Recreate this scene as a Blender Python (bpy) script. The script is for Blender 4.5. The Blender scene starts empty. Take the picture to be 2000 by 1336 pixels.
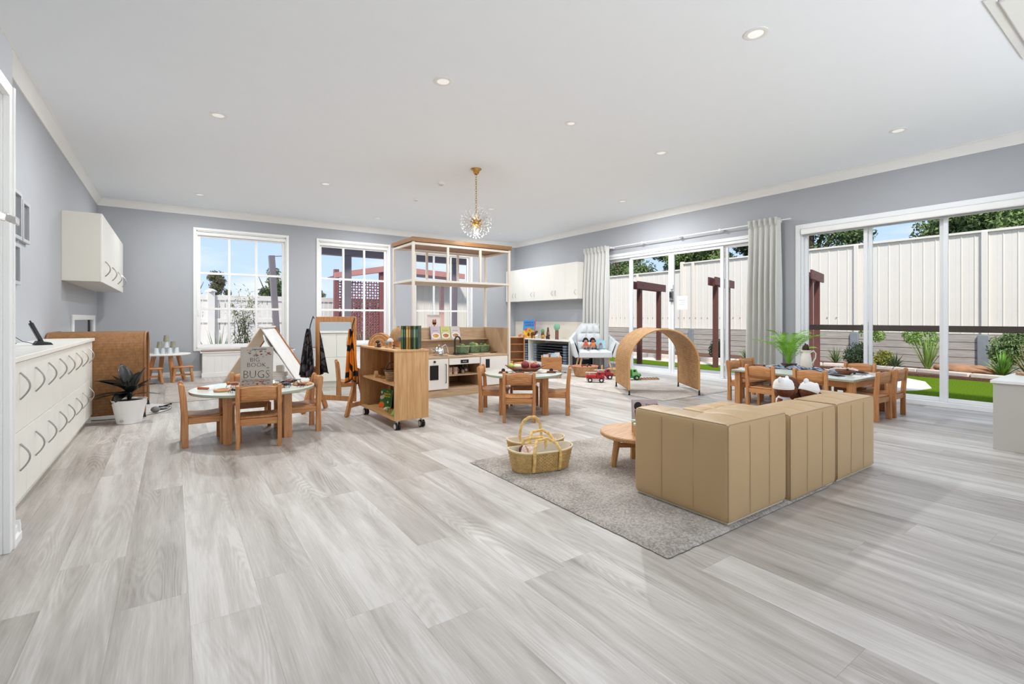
import bpy, math, random
from math import sin, cos, pi, radians
from mathutils import Vector, Matrix
random.seed(7)
SC = bpy.context.scene
COL = SC.collection

# ------------------------------------------------------------------ camera
cam_d = bpy.data.cameras.new('camera'); cam = bpy.data.objects.new('camera', cam_d); COL.objects.link(cam)
cam.location = (0, 0, 1.1); cam.rotation_euler = (radians(90), 0, radians(-35))
cam_d.sensor_width = 36; cam_d.lens = 945 / 2000 * 36; cam_d.shift_y = -0.023
cam_d.clip_start = 0.02; cam_d.clip_end = 400
SC.camera = cam

# ------------------------------------------------------------------ view, world, sun
SC.view_settings.view_transform = 'Standard'; SC.view_settings.look = 'None'
SC.view_settings.exposure = 0.19; SC.view_settings.gamma = 1; SC.view_settings.use_curve_mapping = False
SC.cycles.use_denoising = True
SC.cycles.max_bounces = 10; SC.cycles.diffuse_bounces = 9; SC.cycles.transparent_max_bounces = 24
SC.cycles.sample_clamp_indirect = 6
W = bpy.data.worlds.new('sky'); SC.world = W; W.use_nodes = True
wn = W.node_tree.nodes; wl = W.node_tree.links; wn.clear()
def N(nodes, t, **kw):
    n = nodes.new(t)
    for k, v in kw.items(): setattr(n, k, v)
    return n
o_ = N(wn, 'ShaderNodeOutputWorld'); bg = N(wn, 'ShaderNodeBackground'); tc = N(wn, 'ShaderNodeTexCoord')
sep = N(wn, 'ShaderNodeSeparateXYZ'); wl.new(tc.outputs['Generated'], sep.inputs[0])
ramp = N(wn, 'ShaderNodeValToRGB'); wl.new(sep.outputs['Z'], ramp.inputs[0])
ramp.color_ramp.elements[0].position = 0.0; ramp.color_ramp.elements[0].color = (0.62, 0.77, 0.96, 1)
ramp.color_ramp.elements[1].position = 0.45; ramp.color_ramp.elements[1].color = (0.26, 0.5, 0.95, 1)
mp = N(wn, 'ShaderNodeMapping'); mp.inputs['Scale'].default_value = (1.3, 1.3, 5.0); mp.inputs['Location'].default_value = (0.9, 0.1, 0.25)
wl.new(tc.outputs['Generated'], mp.inputs[0])
nz = N(wn, 'ShaderNodeTexNoise'); nz.inputs['Scale'].default_value = 2.2; nz.inputs['Detail'].default_value = 8; nz.inputs['Roughness'].default_value = 0.55
wl.new(mp.outputs[0], nz.inputs[0])
cr = N(wn, 'ShaderNodeValToRGB'); cr.color_ramp.elements[0].position = 0.46; cr.color_ramp.elements[1].position = 0.66
wl.new(nz.outputs[0], cr.inputs[0])
mx = N(wn, 'ShaderNodeMix', data_type='RGBA'); wl.new(cr.outputs[0], mx.inputs[0]); wl.new(ramp.outputs[0], mx.inputs[6])
mx.inputs[7].default_value = (0.88, 0.9, 0.95, 1)
wl.new(mx.outputs[2], bg.inputs[0]); bg.inputs[1].default_value = 1.02; wl.new(bg.outputs[0], o_.inputs[0])
sd = bpy.data.lights.new('sun', 'SUN'); sun = bpy.data.objects.new('sun', sd); COL.objects.link(sun)
sd.energy = 4.2; sd.angle = radians(6); sd.color = (1, 0.96, 0.9)
sun.rotation_euler = Vector((-0.46, -0.44, 0.77)).to_track_quat('Z', 'Y').to_euler()
DOWNLIGHT_W = 28.0   # far zone; the zone nearest the camera is dimmed
def area(name, loc, rot, sx, sy, e, color=(1, 1, 1), spread=180):
    d = bpy.data.lights.new(name, 'AREA'); d.shape = 'RECTANGLE'; d.size = sx; d.size_y = sy; d.energy = e; d.color = color; d.spread = radians(spread)
    o = bpy.data.objects.new(name, d); COL.objects.link(o); o.location = loc; o.rotation_euler = rot; return o
# unseen fill light added behind the camera, tilted up to brighten the ceiling
area('rear_ceiling_fill', (3.4, -2.6, .75), (radians(128), 0, 0), 6.4, 1.5, 80, (0.97, 0.99, 1.0), 120)

# ------------------------------------------------------------------ materials
MC = {}
def base(name, rough=0.5, metal=0.0, spec=0.5):
    m = bpy.data.materials.new(name); m.use_nodes = True
    b = m.node_tree.nodes['Principled BSDF']
    b.inputs['Roughness'].default_value = rough; b.inputs['Metallic'].default_value = metal
    b.inputs['Specular IOR Level'].default_value = spec
    return m, m.node_tree.nodes, m.node_tree.links, b
def S(c):  # srgb 0-255 -> linear
    return tuple([((v / 255) / 12.92 if v / 255 <= .04045 else ((v / 255 + .055) / 1.055) ** 2.4) for v in c]) + (1,)
def plain(name, c, rough=0.5, metal=0.0, var=0.04, scale=6.0, bump=0.0, bscale=60.0, spec=0.5, sheen=0):
    if name in MC: return MC[name]
    m, n, l, b = base(name, rough, metal, spec)
    col = S(c)
    t = N(n, 'ShaderNodeTexCoord')
    x = N(n, 'ShaderNodeTexNoise'); x.inputs['Scale'].default_value = scale; x.inputs['Detail'].default_value = 4
    l.new(t.outputs['Object'], x.inputs[0])
    r = N(n, 'ShaderNodeValToRGB')
    r.color_ramp.elements[0].position = .3; r.color_ramp.elements[1].position = .7
    r.color_ramp.elements[0].color = tuple(v * (1 - var) for v in col[:3]) + (1,)
    r.color_ramp.elements[1].color = tuple(min(1, v * (1 + var)) for v in col[:3]) + (1,)
    l.new(x.outputs[0], r.inputs[0]); l.new(r.outputs[0], b.inputs['Base Color'])
    if sheen: b.inputs['Sheen Weight'].default_value = sheen
    if bump:
        y = N(n, 'ShaderNodeTexNoise'); y.inputs['Scale'].default_value = bscale; y.inputs['Detail'].default_value = 5
        l.new(t.outputs['Object'], y.inputs[0])
        q = N(n, 'ShaderNodeBump'); q.inputs['Strength'].default_value = bump; q.inputs['Distance'].default_value = .01
        l.new(y.outputs[0], q.inputs['Height']); l.new(q.outputs[0], b.inputs['Normal'])
    MC[name] = m; return m
def wood(name, c1, c2, axis='z', rough=.45, scale=1.0, rnd=True):
    key = name + '_' + axis
    if key in MC: return MC[key]
    m, n, l, b = base(key, rough)
    t = N(n, 'ShaderNodeTexCoord'); oi = N(n, 'ShaderNodeObjectInfo')
    mp = N(n, 'ShaderNodeMapping'); s = {'x': (1.0, 18, 18), 'y': (18, 1.0, 18), 'z': (18, 18, 1.0)}[axis]
    mp.inputs['Scale'].default_value = tuple(v * scale for v in s)
    add = N(n, 'ShaderNodeVectorMath', operation='ADD'); sc = N(n, 'ShaderNodeVectorMath', operation='SCALE'); sc.inputs['Scale'].default_value = 9
    l.new(oi.outputs['Location'], sc.inputs[0])
    l.new(t.outputs['Object'], mp.inputs[0]); l.new(mp.outputs[0], add.inputs[0]); l.new(sc.outputs[0], add.inputs[1])
    x = N(n, 'ShaderNodeTexNoise'); x.inputs['Scale'].default_value = 1.0; x.inputs['Detail'].default_value = 3; x.inputs['Distortion'].default_value = .25
    l.new(add.outputs[0], x.inputs[0])
    mu = N(n, 'ShaderNodeMath', operation='MULTIPLY'); mu.inputs[1].default_value = 42; l.new(x.outputs[0], mu.inputs[0])
    si = N(n, 'ShaderNodeMath', operation='SINE'); l.new(mu.outputs[0], si.inputs[0])
    y = N(n, 'ShaderNodeTexNoise'); y.inputs['Scale'].default_value = 9; y.inputs['Detail'].default_value = 4; l.new(add.outputs[0], y.inputs[0])
    a2 = N(n, 'ShaderNodeMath', operation='MULTIPLY_ADD'); a2.inputs[1].default_value = .13; l.new(si.outputs[0], a2.inputs[0]); l.new(y.outputs[0], a2.inputs[2])
    r = N(n, 'ShaderNodeValToRGB'); r.color_ramp.elements[0].position = .25; r.color_ramp.elements[1].position = .8
    r.color_ramp.elements[0].color = S(c2); r.color_ramp.elements[1].color = S(c1)
    l.new(a2.outputs[0], r.inputs[0]); l.new(r.outputs[0], b.inputs['Base Color'])
    q = N(n, 'ShaderNodeBump'); q.inputs['Strength'].default_value = .12; q.inputs['Distance'].default_value = .004
    l.new(a2.outputs[0], q.inputs['Height']); l.new(q.outputs[0], b.inputs['Normal'])
    MC[key] = m; return m
def emit(name, c, e):
    if name in MC: return MC[name]
    m, n, l, b = base(name, .5); b.inputs['Base Color'].default_value = S(c)
    b.inputs['Emission Color'].default_value = S(c); b.inputs['Emission Strength'].default_value = e
    MC[name] = m; return m
def glass(name, tint=(1, 1, 1), refl=.07, rough=0.0):
    if name in MC: return MC[name]
    m = bpy.data.materials.new(name); m.use_nodes = True; n = m.node_tree.nodes; l = m.node_tree.links; n.clear()
    o = N(n, 'ShaderNodeOutputMaterial'); tr = N(n, 'ShaderNodeBsdfTransparent'); gl = N(n, 'ShaderNodeBsdfGlossy'); mi = N(n, 'ShaderNodeMixShader')
    lw = N(n, 'ShaderNodeLayerWeight'); lw.inputs[0].default_value = .12
    mm = N(n, 'ShaderNodeMath', operation='MULTIPLY'); mm.inputs[1].default_value = refl / .07 * .14; l.new(lw.outputs['Fresnel'], mm.inputs[0])
    tr.inputs[0].default_value = tuple(tint) + (1,); gl.inputs['Roughness'].default_value = rough
    l.new(mm.outputs[0], mi.inputs[0]); l.new(tr.outputs[0], mi.inputs[1]); l.new(gl.outputs[0], mi.inputs[2]); l.new(mi.outputs[0], o.inputs[0])
    MC[name] = m; return m
def wicker(name, c1, c2, su, sv, bump=.6, swap=False):
    if name in MC: return MC[name]
    m, n, l, b = base(name, .6)
    t = N(n, 'ShaderNodeTexCoord'); mp = N(n, 'ShaderNodeMapping'); mp.inputs['Scale'].default_value = (su, sv, 1)
    if swap:
        sp_ = N(n, 'ShaderNodeSeparateXYZ'); cb = N(n, 'ShaderNodeCombineXYZ'); l.new(t.outputs['UV'], sp_.inputs[0]); l.new(sp_.outputs[1], cb.inputs[0]); l.new(sp_.outputs[0], cb.inputs[1]); l.new(cb.outputs[0], mp.inputs[0])
    else: l.new(t.outputs['UV'], mp.inputs[0])
    br = N(n, 'ShaderNodeTexBrick'); br.inputs['Scale'].default_value = 1; br.inputs['Mortar Size'].default_value = .07; br.inputs['Mortar Smooth'].default_value = 1
    br.inputs['Brick Width'].default_value = 1; br.inputs['Row Height'].default_value = 1
    br.inputs['Color1'].default_value = S(c1); br.inputs['Color2'].default_value = tuple(v * .8 for v in S(c1)[:3]) + (1,); br.inputs['Mortar'].default_value = S(c2)
    l.new(mp.outputs[0], br.inputs[0])
    x = N(n, 'ShaderNodeTexNoise'); x.inputs['Scale'].default_value = 25; l.new(t.outputs['Object'], x.inputs[0])
    mixn = N(n, 'ShaderNodeMix', data_type='RGBA', blend_type='MULTIPLY'); mixn.inputs[0].default_value = .6
    rr = N(n, 'ShaderNodeValToRGB'); rr.color_ramp.elements[0].position = .3; rr.color_ramp.elements[0].color = (.6, .6, .6, 1); rr.color_ramp.elements[1].position = .65
    l.new(x.outputs[0], rr.inputs[0]); l.new(br.outputs[0], mixn.inputs[6]); l.new(rr.outputs[0], mixn.inputs[7]); l.new(mixn.outputs[2], b.inputs['Base Color'])
    q = N(n, 'ShaderNodeBump'); q.inputs['Strength'].default_value = bump; q.inputs['Distance'].default_value = .006; q.invert = True
    l.new(br.outputs['Fac'], q.inputs['Height']); l.new(q.outputs[0], b.inputs['Normal'])
    MC[name] = m; return m

OAK = ((206, 150, 96), (172, 112, 64)); BEECH = ((212, 170, 118), (184, 136, 84)); LAM = ((202, 174, 142), (176, 146, 114)); DARKW = ((120, 70, 40), (84, 46, 26))
def oak(a='z'): return wood('oak', *OAK, axis=a)
def beech(a='z'): return wood('beech', *BEECH, axis=a)
def lam(a='x'): return wood('laminate_oak', *LAM, axis=a, scale=.8)
def darkw(a='x'): return wood('dark_wood', *DARKW, axis=a)
white = lambda: plain('white_paint', (236, 236, 234), .35, var=.01)
warmwhite = lambda: plain('white_cabinet', (232, 230, 222), .35, var=.01)
black = lambda: plain('black_plastic', (22, 22, 24), .4)
chrome = lambda: plain('chrome', (225, 225, 225), .12, 1.0, var=.01)
steel = lambda: plain('brushed_steel', (170, 168, 162), .3, .9, var=.03)

# ------------------------------------------------------------------ mesh builder
class MB:
    def __init__(s, M=None): s.v = []; s.f = []; s.uv = {}; s.M = M or Matrix.Identity(4)
    def at(s, M): s.M = M; return s
    def _add(s, vs, fs, uvs=None):
        b = len(s.v); s.v += [tuple(s.M @ Vector(p)) for p in vs]
        for i, f in enumerate(fs):
            if uvs: s.uv[len(s.f)] = uvs[i]
            s.f.append(tuple(b + k for k in f))
        return s
    def box(s, x0, x1, y0, y1, z0, z1):
        x0, x1 = min(x0, x1), max(x0, x1); y0, y1 = min(y0, y1), max(y0, y1); z0, z1 = min(z0, z1), max(z0, z1)
        v = [(x, y, z) for z in (z0, z1) for y in (y0, y1) for x in (x0, x1)]
        return s._add(v, [(0, 2, 3, 1), (4, 5, 7, 6), (0, 1, 5, 4), (2, 6, 7, 3), (0, 4, 6, 2), (1, 3, 7, 5)])
    def beam(s, a, b, w, h, up=(0, 0, 1)):  # rectangular bar from a to b, width w sideways, h along up
        a = Vector(a); b = Vector(b); d = (b - a).normalized(); u = Vector(up)
        if abs(d.dot(u)) > .98: u = Vector((0, 1, 0))
        sd_ = d.cross(u).normalized(); u = sd_.cross(d).normalized()
        v = []
        for p in (a, b):
            for i, j in ((-1, -1), (1, -1), (1, 1), (-1, 1)): v.append(tuple(p + sd_ * i * w / 2 + u * j * h / 2))
        return s._add(v, [(3, 2, 1, 0), (4, 5, 6, 7), (0, 1, 5, 4), (1, 2, 6, 5), (2, 3, 7, 6), (3, 0, 4, 7)])
    def cyl(s, a, b, r0, r1=None, n=16, cap=True):
        r1 = r0 if r1 is None else r1
        a = Vector(a); b = Vector(b); d = (b - a).normalized(); u = Vector((0, 0, 1)) if abs(d.z) < .95 else Vector((1, 0, 0))
        e1 = d.cross(u).normalized(); e2 = d.cross(e1)
        v = [tuple(p + (e1 * cos(2 * pi * i / n) + e2 * sin(2 * pi * i / n)) * r) for p, r in ((a, r0), (b, r1)) for i in range(n)]
        f = [(i, (i + 1) % n, n + (i + 1) % n, n + i) for i in range(n)]
        if cap: f += [tuple(range(n - 1, -1, -1)), tuple(range(n, 2 * n))]
        return s._add(v, f)
    def tube(s, pts, r, n=8, closed=False, rr=None):
        pts = [Vector(p) for p in pts]; m = len(pts); v = []; f = []; prev = None
        for i, p in enumerate(pts):
            if closed: d = pts[(i + 1) % m] - pts[i - 1]
            else: d = pts[min(i + 1, m - 1)] - pts[max(i - 1, 0)]
            d.normalize()
            if prev is None:
                u = Vector((0, 0, 1)) if abs(d.z) < .9 else Vector((1, 0, 0)); e1 = d.cross(u).normalized()
            else: e1 = (prev - d * prev.dot(d)).normalized()
            prev = e1; e2 = d.cross(e1); q = rr[i] if rr else r
            v += [tuple(p + (e1 * cos(2 * pi * k / n) + e2 * sin(2 * pi * k / n)) * q) for k in range(n)]
        for i in range(m if closed else m - 1):
            j = (i + 1) % m
            f += [(i * n + k, i * n + (k + 1) % n, j * n + (k + 1) % n, j * n + k) for k in range(n)]
        if not closed: f += [tuple(range(n - 1, -1, -1)), tuple((m - 1) * n + k for k in range(n))]
        return s._add(v, f)
    def lathe(s, prof, n=24, c=(0, 0, 0), sx=1, sy=1, cap=True):
        v = []; f = []; uv = []
        for r, z in prof: v += [(c[0] + r * sx * cos(2 * pi * i / n), c[1] + r * sy * sin(2 * pi * i / n), c[2] + z) for i in range(n)]
        m = len(prof)
        for j in range(m - 1):
            for i in range(n):
                k = (i + 1) % n; f.append((j * n + i, j * n + k, (j + 1) * n + k, (j + 1) * n + i))
                uv.append([(i / n, j / (m - 1)), ((i + 1) / n, j / (m - 1)), ((i + 1) / n, (j + 1) / (m - 1)), (i / n, (j + 1) / (m - 1))])
        if cap:
            if prof[0][0] > 1e-5: f.append(tuple(range(n - 1, -1, -1))); uv.append([(0, 0)] * n)
            if prof[-1][0] > 1e-5: f.append(tuple((m - 1) * n + i for i in range(n))); uv.append([(0, 0)] * n)
        return s._add(v, f, uv)
    def ball(s, c, r, n=14, m=9, sx=1, sy=1, sz=1):
        return s.lathe([(max(1e-6, r * sin(pi * j / m)), -r * cos(pi * j / m) * sz) for j in range(m + 1)], n, c, sx, sy, cap=False)
    def prism(s, poly, a, b, axis='y'):  # poly 2D list, extruded between a and b on axis
        def P(p, t): return {'y': (p[0], t, p[1]), 'x': (t, p[0], p[1]), 'z': (p[0], p[1], t)}[axis]
        n = len(poly); v = [P(p, a) for p in poly] + [P(p, b) for p in poly]
        f = [tuple(range(n)), tuple(range(2 * n - 1, n - 1, -1))] + [(i, n + i, n + (i + 1) % n, (i + 1) % n) for i in range(n)]
        return s._add(v, f)
    def grid(s, fn, nu, nv, cu=False, flip=False):
        v = []; f = []; uv = []
        for j in range(nv + 1):
            for i in range(nu + (0 if cu else 1)): v.append(tuple(fn(i / nu, j / nv)))
        w = nu if cu else nu + 1
        for j in range(nv):
            for i in range(nu):
                k = (i + 1) % w; q = (j * w + i, j * w + k, (j + 1) * w + k, (j + 1) * w + i)
                t = [(i / nu, j / nv), ((i + 1) / nu, j / nv), ((i + 1) / nu, (j + 1) / nv), (i / nu, (j + 1) / nv)]
                if flip: q = q[::-1]; t = t[::-1]
                f.append(q); uv.append(t)
        return s._add(v, f, uv)
    def mesh(s, name, m, ang=35):
        me = bpy.data.meshes.new(name); me.from_pydata(s.v, [], s.f)
        if s.uv:
            u = me.uv_layers.new(name='UVMap'); d = u.data
            for p in me.polygons:
                t = s.uv.get(p.index)
                if t:
                    for k, li in enumerate(p.loop_indices): d[li].uv = t[k]
        if m: me.materials.append(m)
        me.polygons.foreach_set('use_smooth', [True] * len(me.polygons))
        me.validate(); me.set_sharp_from_angle(angle=radians(ang)); me.update()
        return me
def tag(o, label=None, cat=None, group=None, kind=None):
    if label: o['label'] = label
    if cat: o['category'] = cat
    if group: o['group'] = group
    if kind: o['kind'] = kind
    return o
def put(name, mb, m, parent=None, bevel=0, kind=None, label=None, ang=35, seg=2):
    o = bpy.data.objects.new(name, mb.mesh(name, m, ang) if isinstance(mb, MB) else mb); COL.objects.link(o)
    if parent: o.parent = parent
    if bevel:
        b = o.modifiers.new('bevel', 'BEVEL'); b.width = bevel; b.segments = seg; b.limit_method = 'ANGLE'; b.harden_normals = False
    if kind: o['kind'] = kind
    if label: o['label'] = label
    return o
def thing(name, label, cat, loc=(0, 0, 0), rz=0, group=None):
    o = bpy.data.objects.new(name, None); COL.objects.link(o); o.empty_display_size = .1
    o.location = loc; o.rotation_euler = (0, 0, rz); return tag(o, label, cat, group)
def struct(name, mb, m, bevel=0, parent=None):
    return put(name, mb, m, parent, bevel, kind='structure' if not parent else None)
def copy_tree(o, parent=None):
    c = o.copy(); COL.objects.link(c)
    if parent: c.parent = parent
    for ch in list(o.children): copy_tree(ch, c)
    return c
def dup(o, loc, rz, label, group=None, scale=None):
    c = copy_tree(o); c.location = loc; c.rotation_euler = (0, 0, rz); c['label'] = label
    if group: c['group'] = group
    if scale: c.scale = (scale,) * 3
    return c
def solid(o, t, off=0): m = o.modifiers.new('solidify', 'SOLIDIFY'); m.thickness = t; m.offset = off; return o
def sub(o, n=1): m = o.modifiers.new('subsurf', 'SUBSURF'); m.levels = n; m.render_levels = n; return o
def text(s, size, loc, m, parent, rot=(90, 0, 0), name='lettering', bold=0.0, align='CENTER', sy=1):
    cu = bpy.data.curves.new('t', 'FONT'); cu.body = s; cu.size = size; cu.extrude = .0006; cu.offset = bold; cu.align_x = align; cu.resolution_u = 2
    ob = bpy.data.objects.new('t', cu); COL.objects.link(ob)
    me = bpy.data.meshes.new_from_object(ob.evaluated_get(bpy.context.evaluated_depsgraph_get()))
    bpy.data.objects.remove(ob); me.materials.clear(); me.materials.append(m)
    o = bpy.data.objects.new(name, me); COL.objects.link(o); o.parent = parent; o.location = loc
    o.rotation_euler = tuple(radians(a) for a in rot); o.scale = (1, sy, 1); return o
def T(x=0, y=0, z=0, rx=0, ry=0, rz=0):
    return Matrix.Translation((x, y, z)) @ Matrix.Rotation(rz, 4, 'Z') @ Matrix.Rotation(ry, 4, 'Y') @ Matrix.Rotation(rx, 4, 'X')

# ================================================================== ROOM SHELL
XL, XR, YB, YF, ZC = -1.08, 7.8, 10.97, -2.5, 3.19
wallm = plain('wall_paint', (170, 173, 178), .7, var=.01, bump=.03, bscale=300)
ceilm = plain('ceiling_paint', (242, 246, 251), .8, var=.005)
# floor boards
def floor_mat():
    m, n, l, b = base('vinyl_plank', .42, spec=.62); b.inputs['Coat Weight'].default_value = .0
    oi = N(n, 'ShaderNodeObjectInfo'); t = N(n, 'ShaderNodeTexCoord')
    rnd = N(n, 'ShaderNodeVectorMath', operation='SCALE'); rnd.inputs['Scale'].default_value = 7.3; l.new(oi.outputs['Location'], rnd.inputs[0])
    ad = N(n, 'ShaderNodeVectorMath', operation='ADD'); l.new(t.outputs['Object'], ad.inputs[0]); l.new(rnd.outputs[0], ad.inputs[1])
    def noise(scale, sc, det=3, dist=0.0, rough=.5):
        mp = N(n, 'ShaderNodeMapping'); mp.inputs['Scale'].default_value = scale; l.new(ad.outputs[0], mp.inputs[0])
        x = N(n, 'ShaderNodeTexNoise'); x.inputs['Scale'].default_value = sc; x.inputs['Detail'].default_value = det; x.inputs['Distortion'].default_value = dist; x.inputs['Roughness'].default_value = rough
        l.new(mp.outputs[0], x.inputs[0]); return x
    big = noise((9, .8, 1), 1.0, 4, .5, .6); rg = noise((8, 1.0, 1), .6, 1.5, .3); fine = noise((150, 5, 1), 1.0, 5, .2, .7)
    mu = N(n, 'ShaderNodeMath', operation='MULTIPLY'); mu.inputs[1].default_value = 190; l.new(rg.outputs[0], mu.inputs[0])
    si = N(n, 'ShaderNodeMath', operation='SINE'); l.new(mu.outputs[0], si.inputs[0])
    # cathedral grain shows only in places
    msk = N(n, 'ShaderNodeValToRGB'); msk.color_ramp.elements[0].position = .44; msk.color_ramp.elements[1].position = .7
    l.new(noise((3, .8, 1), 1.3, 2).outputs[0], msk.inputs[0])
    g1 = N(n, 'ShaderNodeMath', operation='MULTIPLY'); l.new(si.outputs[0], g1.inputs[0]); l.new(msk.outputs[0], g1.inputs[1])
    g2 = N(n, 'ShaderNodeMath', operation='MULTIPLY_ADD'); g2.inputs[1].default_value = .085; l.new(g1.outputs[0], g2.inputs[0]); l.new(big.outputs[0], g2.inputs[2])
    g3 = N(n, 'ShaderNodeMath', operation='MULTIPLY_ADD'); g3.inputs[1].default_value = .42; l.new(fine.outputs[0], g3.inputs[0]); l.new(g2.outputs[0], g3.inputs[2])
    rt = N(n, 'ShaderNodeMath', operation='MULTIPLY_ADD'); rt.inputs[1].default_value = .2; l.new(oi.outputs['Random'], rt.inputs[0]); l.new(g3.outputs[0], rt.inputs[2])
    r = N(n, 'ShaderNodeValToRGB'); e = r.color_ramp.elements; e[0].position = .42; e[0].color = S((112, 101, 91)); e[1].position = 1.08; e[1].color = S((200, 196, 190))
    k = e.new(.66); k.color = S((160, 153, 145)); k = e.new(.85); k.color = S((182, 176, 169))
    l.new(rt.outputs[0], r.inputs[0]); l.new(r.outputs[0], b.inputs['Base Color'])
    q = N(n, 'ShaderNodeBump'); q.inputs['Strength'].default_value = .12; q.inputs['Distance'].default_value = .002
    l.new(g3.outputs[0], q.inputs['Height']); l.new(q.outputs[0], b.inputs['Normal'])
    return m
FM = floor_mat()
fl = struct('floor', MB().box(XL - .1, XR + .18, YF - .1, YB + .1, -.12, -.004), plain('subfloor', (110, 106, 100), .9))
PW, PL, GAP = .23, 1.52, .00022
def plank_mesh(lx0, lx1, ly0, ly1):
    g = MB(); b = .0012
    g.box(lx0 + GAP, lx1 - GAP, ly0 + GAP, ly1 - GAP, -.004, 0); return g
full = plank_mesh(0, PW, 0, PL).mesh('plank', FM)
rows = []; x = .51 - 7 * PW
planks = []
i = 0
while x < XR:
    j0 = {0.51: 1.80, 0.28: 2.28, -0.41: 2.86}.get(round(x, 2), random.uniform(0, PL))
    y = j0 - PL * math.ceil((j0 - YF) / PL)
    while y < YB:
        x0, x1, y0, y1 = max(x, XL), min(x + PW, XR), max(y, YF), min(y + PL, YB)
        if x1 - x0 > .01 and y1 - y0 > .01: planks.append((x0, x1, y0, y1))
        y += PL
    x += PW
def in_view(p):
    cx_, cy_ = (p[0] + p[1]) / 2, p[3]
    tt = sin(radians(35)) * cx_ + cos(radians(35)) * cy_; ll = cos(radians(35)) * cx_ - sin(radians(35)) * cy_
    return tt > 1.2 and abs(ll) < tt * 1.15
vis = sorted([p for p in planks if in_view(p)], key=lambda p: p[0] ** 2 + p[3] ** 2)
far = set(vis[298:]) | set(p for p in planks if not in_view(p))
rest = MB()
for p in planks:
    if p in far: rest.box(p[0] + GAP, p[1] - GAP, p[2] + GAP, p[3] - GAP, -.004, 0); continue
    w, h = p[1] - p[0], p[3] - p[2]
    me = full if abs(w - PW) < 1e-4 and abs(h - PL) < 1e-4 else plank_mesh(0, w, 0, h).mesh('plank', FM)
    o = put('plank', me, None, fl); o.location = (p[0], p[2], 0)
if rest.v: put('plank', rest, FM, fl, kind='stuff')

struct('ceiling', MB().box(XL - .1, XR + .18, YF - .1, YB + .1, ZC, ZC + .15), ceilm)
# walls (boxes around the openings)
WIN = [(.36, 1.93), (2.58, 4.13), (4.80, 6.36)]; WZ0, WZ1 = .53, 2.78
g = MB(); xs = XL - .15
for a, b_ in WIN:
    g.box(xs, a, YB, YB + .18, 0, ZC); g.box(a, b_, YB, YB + .18, 0, WZ0); g.box(a, b_, YB, YB + .18, WZ1, ZC); xs = b_
g.box(xs, XR + .15, YB, YB + .18, 0, ZC); struct('wall_back', g, wallm)
struct('wall_left', MB().box(XL - .15, XL, YF, YB, 0, ZC), wallm)
DY0, DY1, DZ = 4.0, 7.75, 2.42    # curtained doors
SY0, SY1, SZ = .1, 3.5, 2.45      # sliding window
g = MB(); g.box(XR, XR + .2, YF, SY0, 0, ZC).box(XR, XR + .2, SY1, DY0, 0, ZC).box(XR, XR + .2, DY1, YB, 0, ZC)
g.box(XR, XR + .2, SY0, SY1, SZ, ZC).box(XR, XR + .2, DY0, DY1, DZ, ZC); struct('wall_right', g, wallm)
g = MB(); g.box(XL, .1, YF - .15, YF, 0, ZC).box(6.7, XR, YF - .15, YF, 0, ZC).box(.1, 6.7, YF - .15, YF, 2.45, ZC); struct('wall_front', g, wallm)
nib = MB().box(-.85, -.65, 2.2, 2.42, 0, 2.43).box(-.85, -.65, 3.262, 3.37, 0, 2.43).box(-.85, -.65, 2.42, 3.262, 2.19, 2.43)
struct('wall_near_left', nib, wallm)
# cornices
def cornice(name, pts_fn, a, b):
    prof = [(0, 0), (.012, 0), (.016, .02), (.03, .035), (.045, .07), (.062, .09), (.066, .112), (.075, .116), (.075, .13), (0, .13)]
    n = len(prof); g = MB(); g._add([pts_fn(a, p) for p in prof] + [pts_fn(b, p) for p in prof], [(i, (i + 1) % n, n + (i + 1) % n, n + i) for i in range(n)] + [tuple(range(n))[::-1], tuple(range(n, 2 * n))])
    return struct(name, g, white())
z0 = ZC - .13
cornice('trim_1', lambda t, p: (t, YB - p[0], z0 + p[1]), XL, XR)
cornice('trim_2', lambda t, p: (XL + p[0], t, z0 + p[1]), YF, YB)
cornice('trim_3', lambda t, p: (XR - p[0], t, z0 + p[1]), YF, YB)
# baseboards
def skirt(name, g): return struct(name, g, white(), .004)
skirt('baseboard_back', MB().box(XL, XR, YB - .016, YB, 0, .085).box(XL, XR, YB - .01, YB, .085, .1))
skirt('baseboard_left', MB().box(XL, XL + .016, 6.8, YB - .02, 0, .1))
skirt('baseboard_right', MB().box(XR - .016, XR, SY1 + .1, DY0 - .1, 0, .1).box(XR - .016, XR, DY1 + .05, YB - .02, 0, .1))
g = MB()
prof = [(0, 0), (.03, 0), (.03, .035), (.02, .045), (.02, .075), (.012, .085), (.006, .1), (0, .1)]
g.prism([(-.65 + a, c) for a, c in prof], 3.262, 3.37 + .024, 'y')
g.prism([(3.37 + a, c) for a, c in prof], -.85, -.6225, 'x'); struct('baseboard_near_left', g, white())
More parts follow.
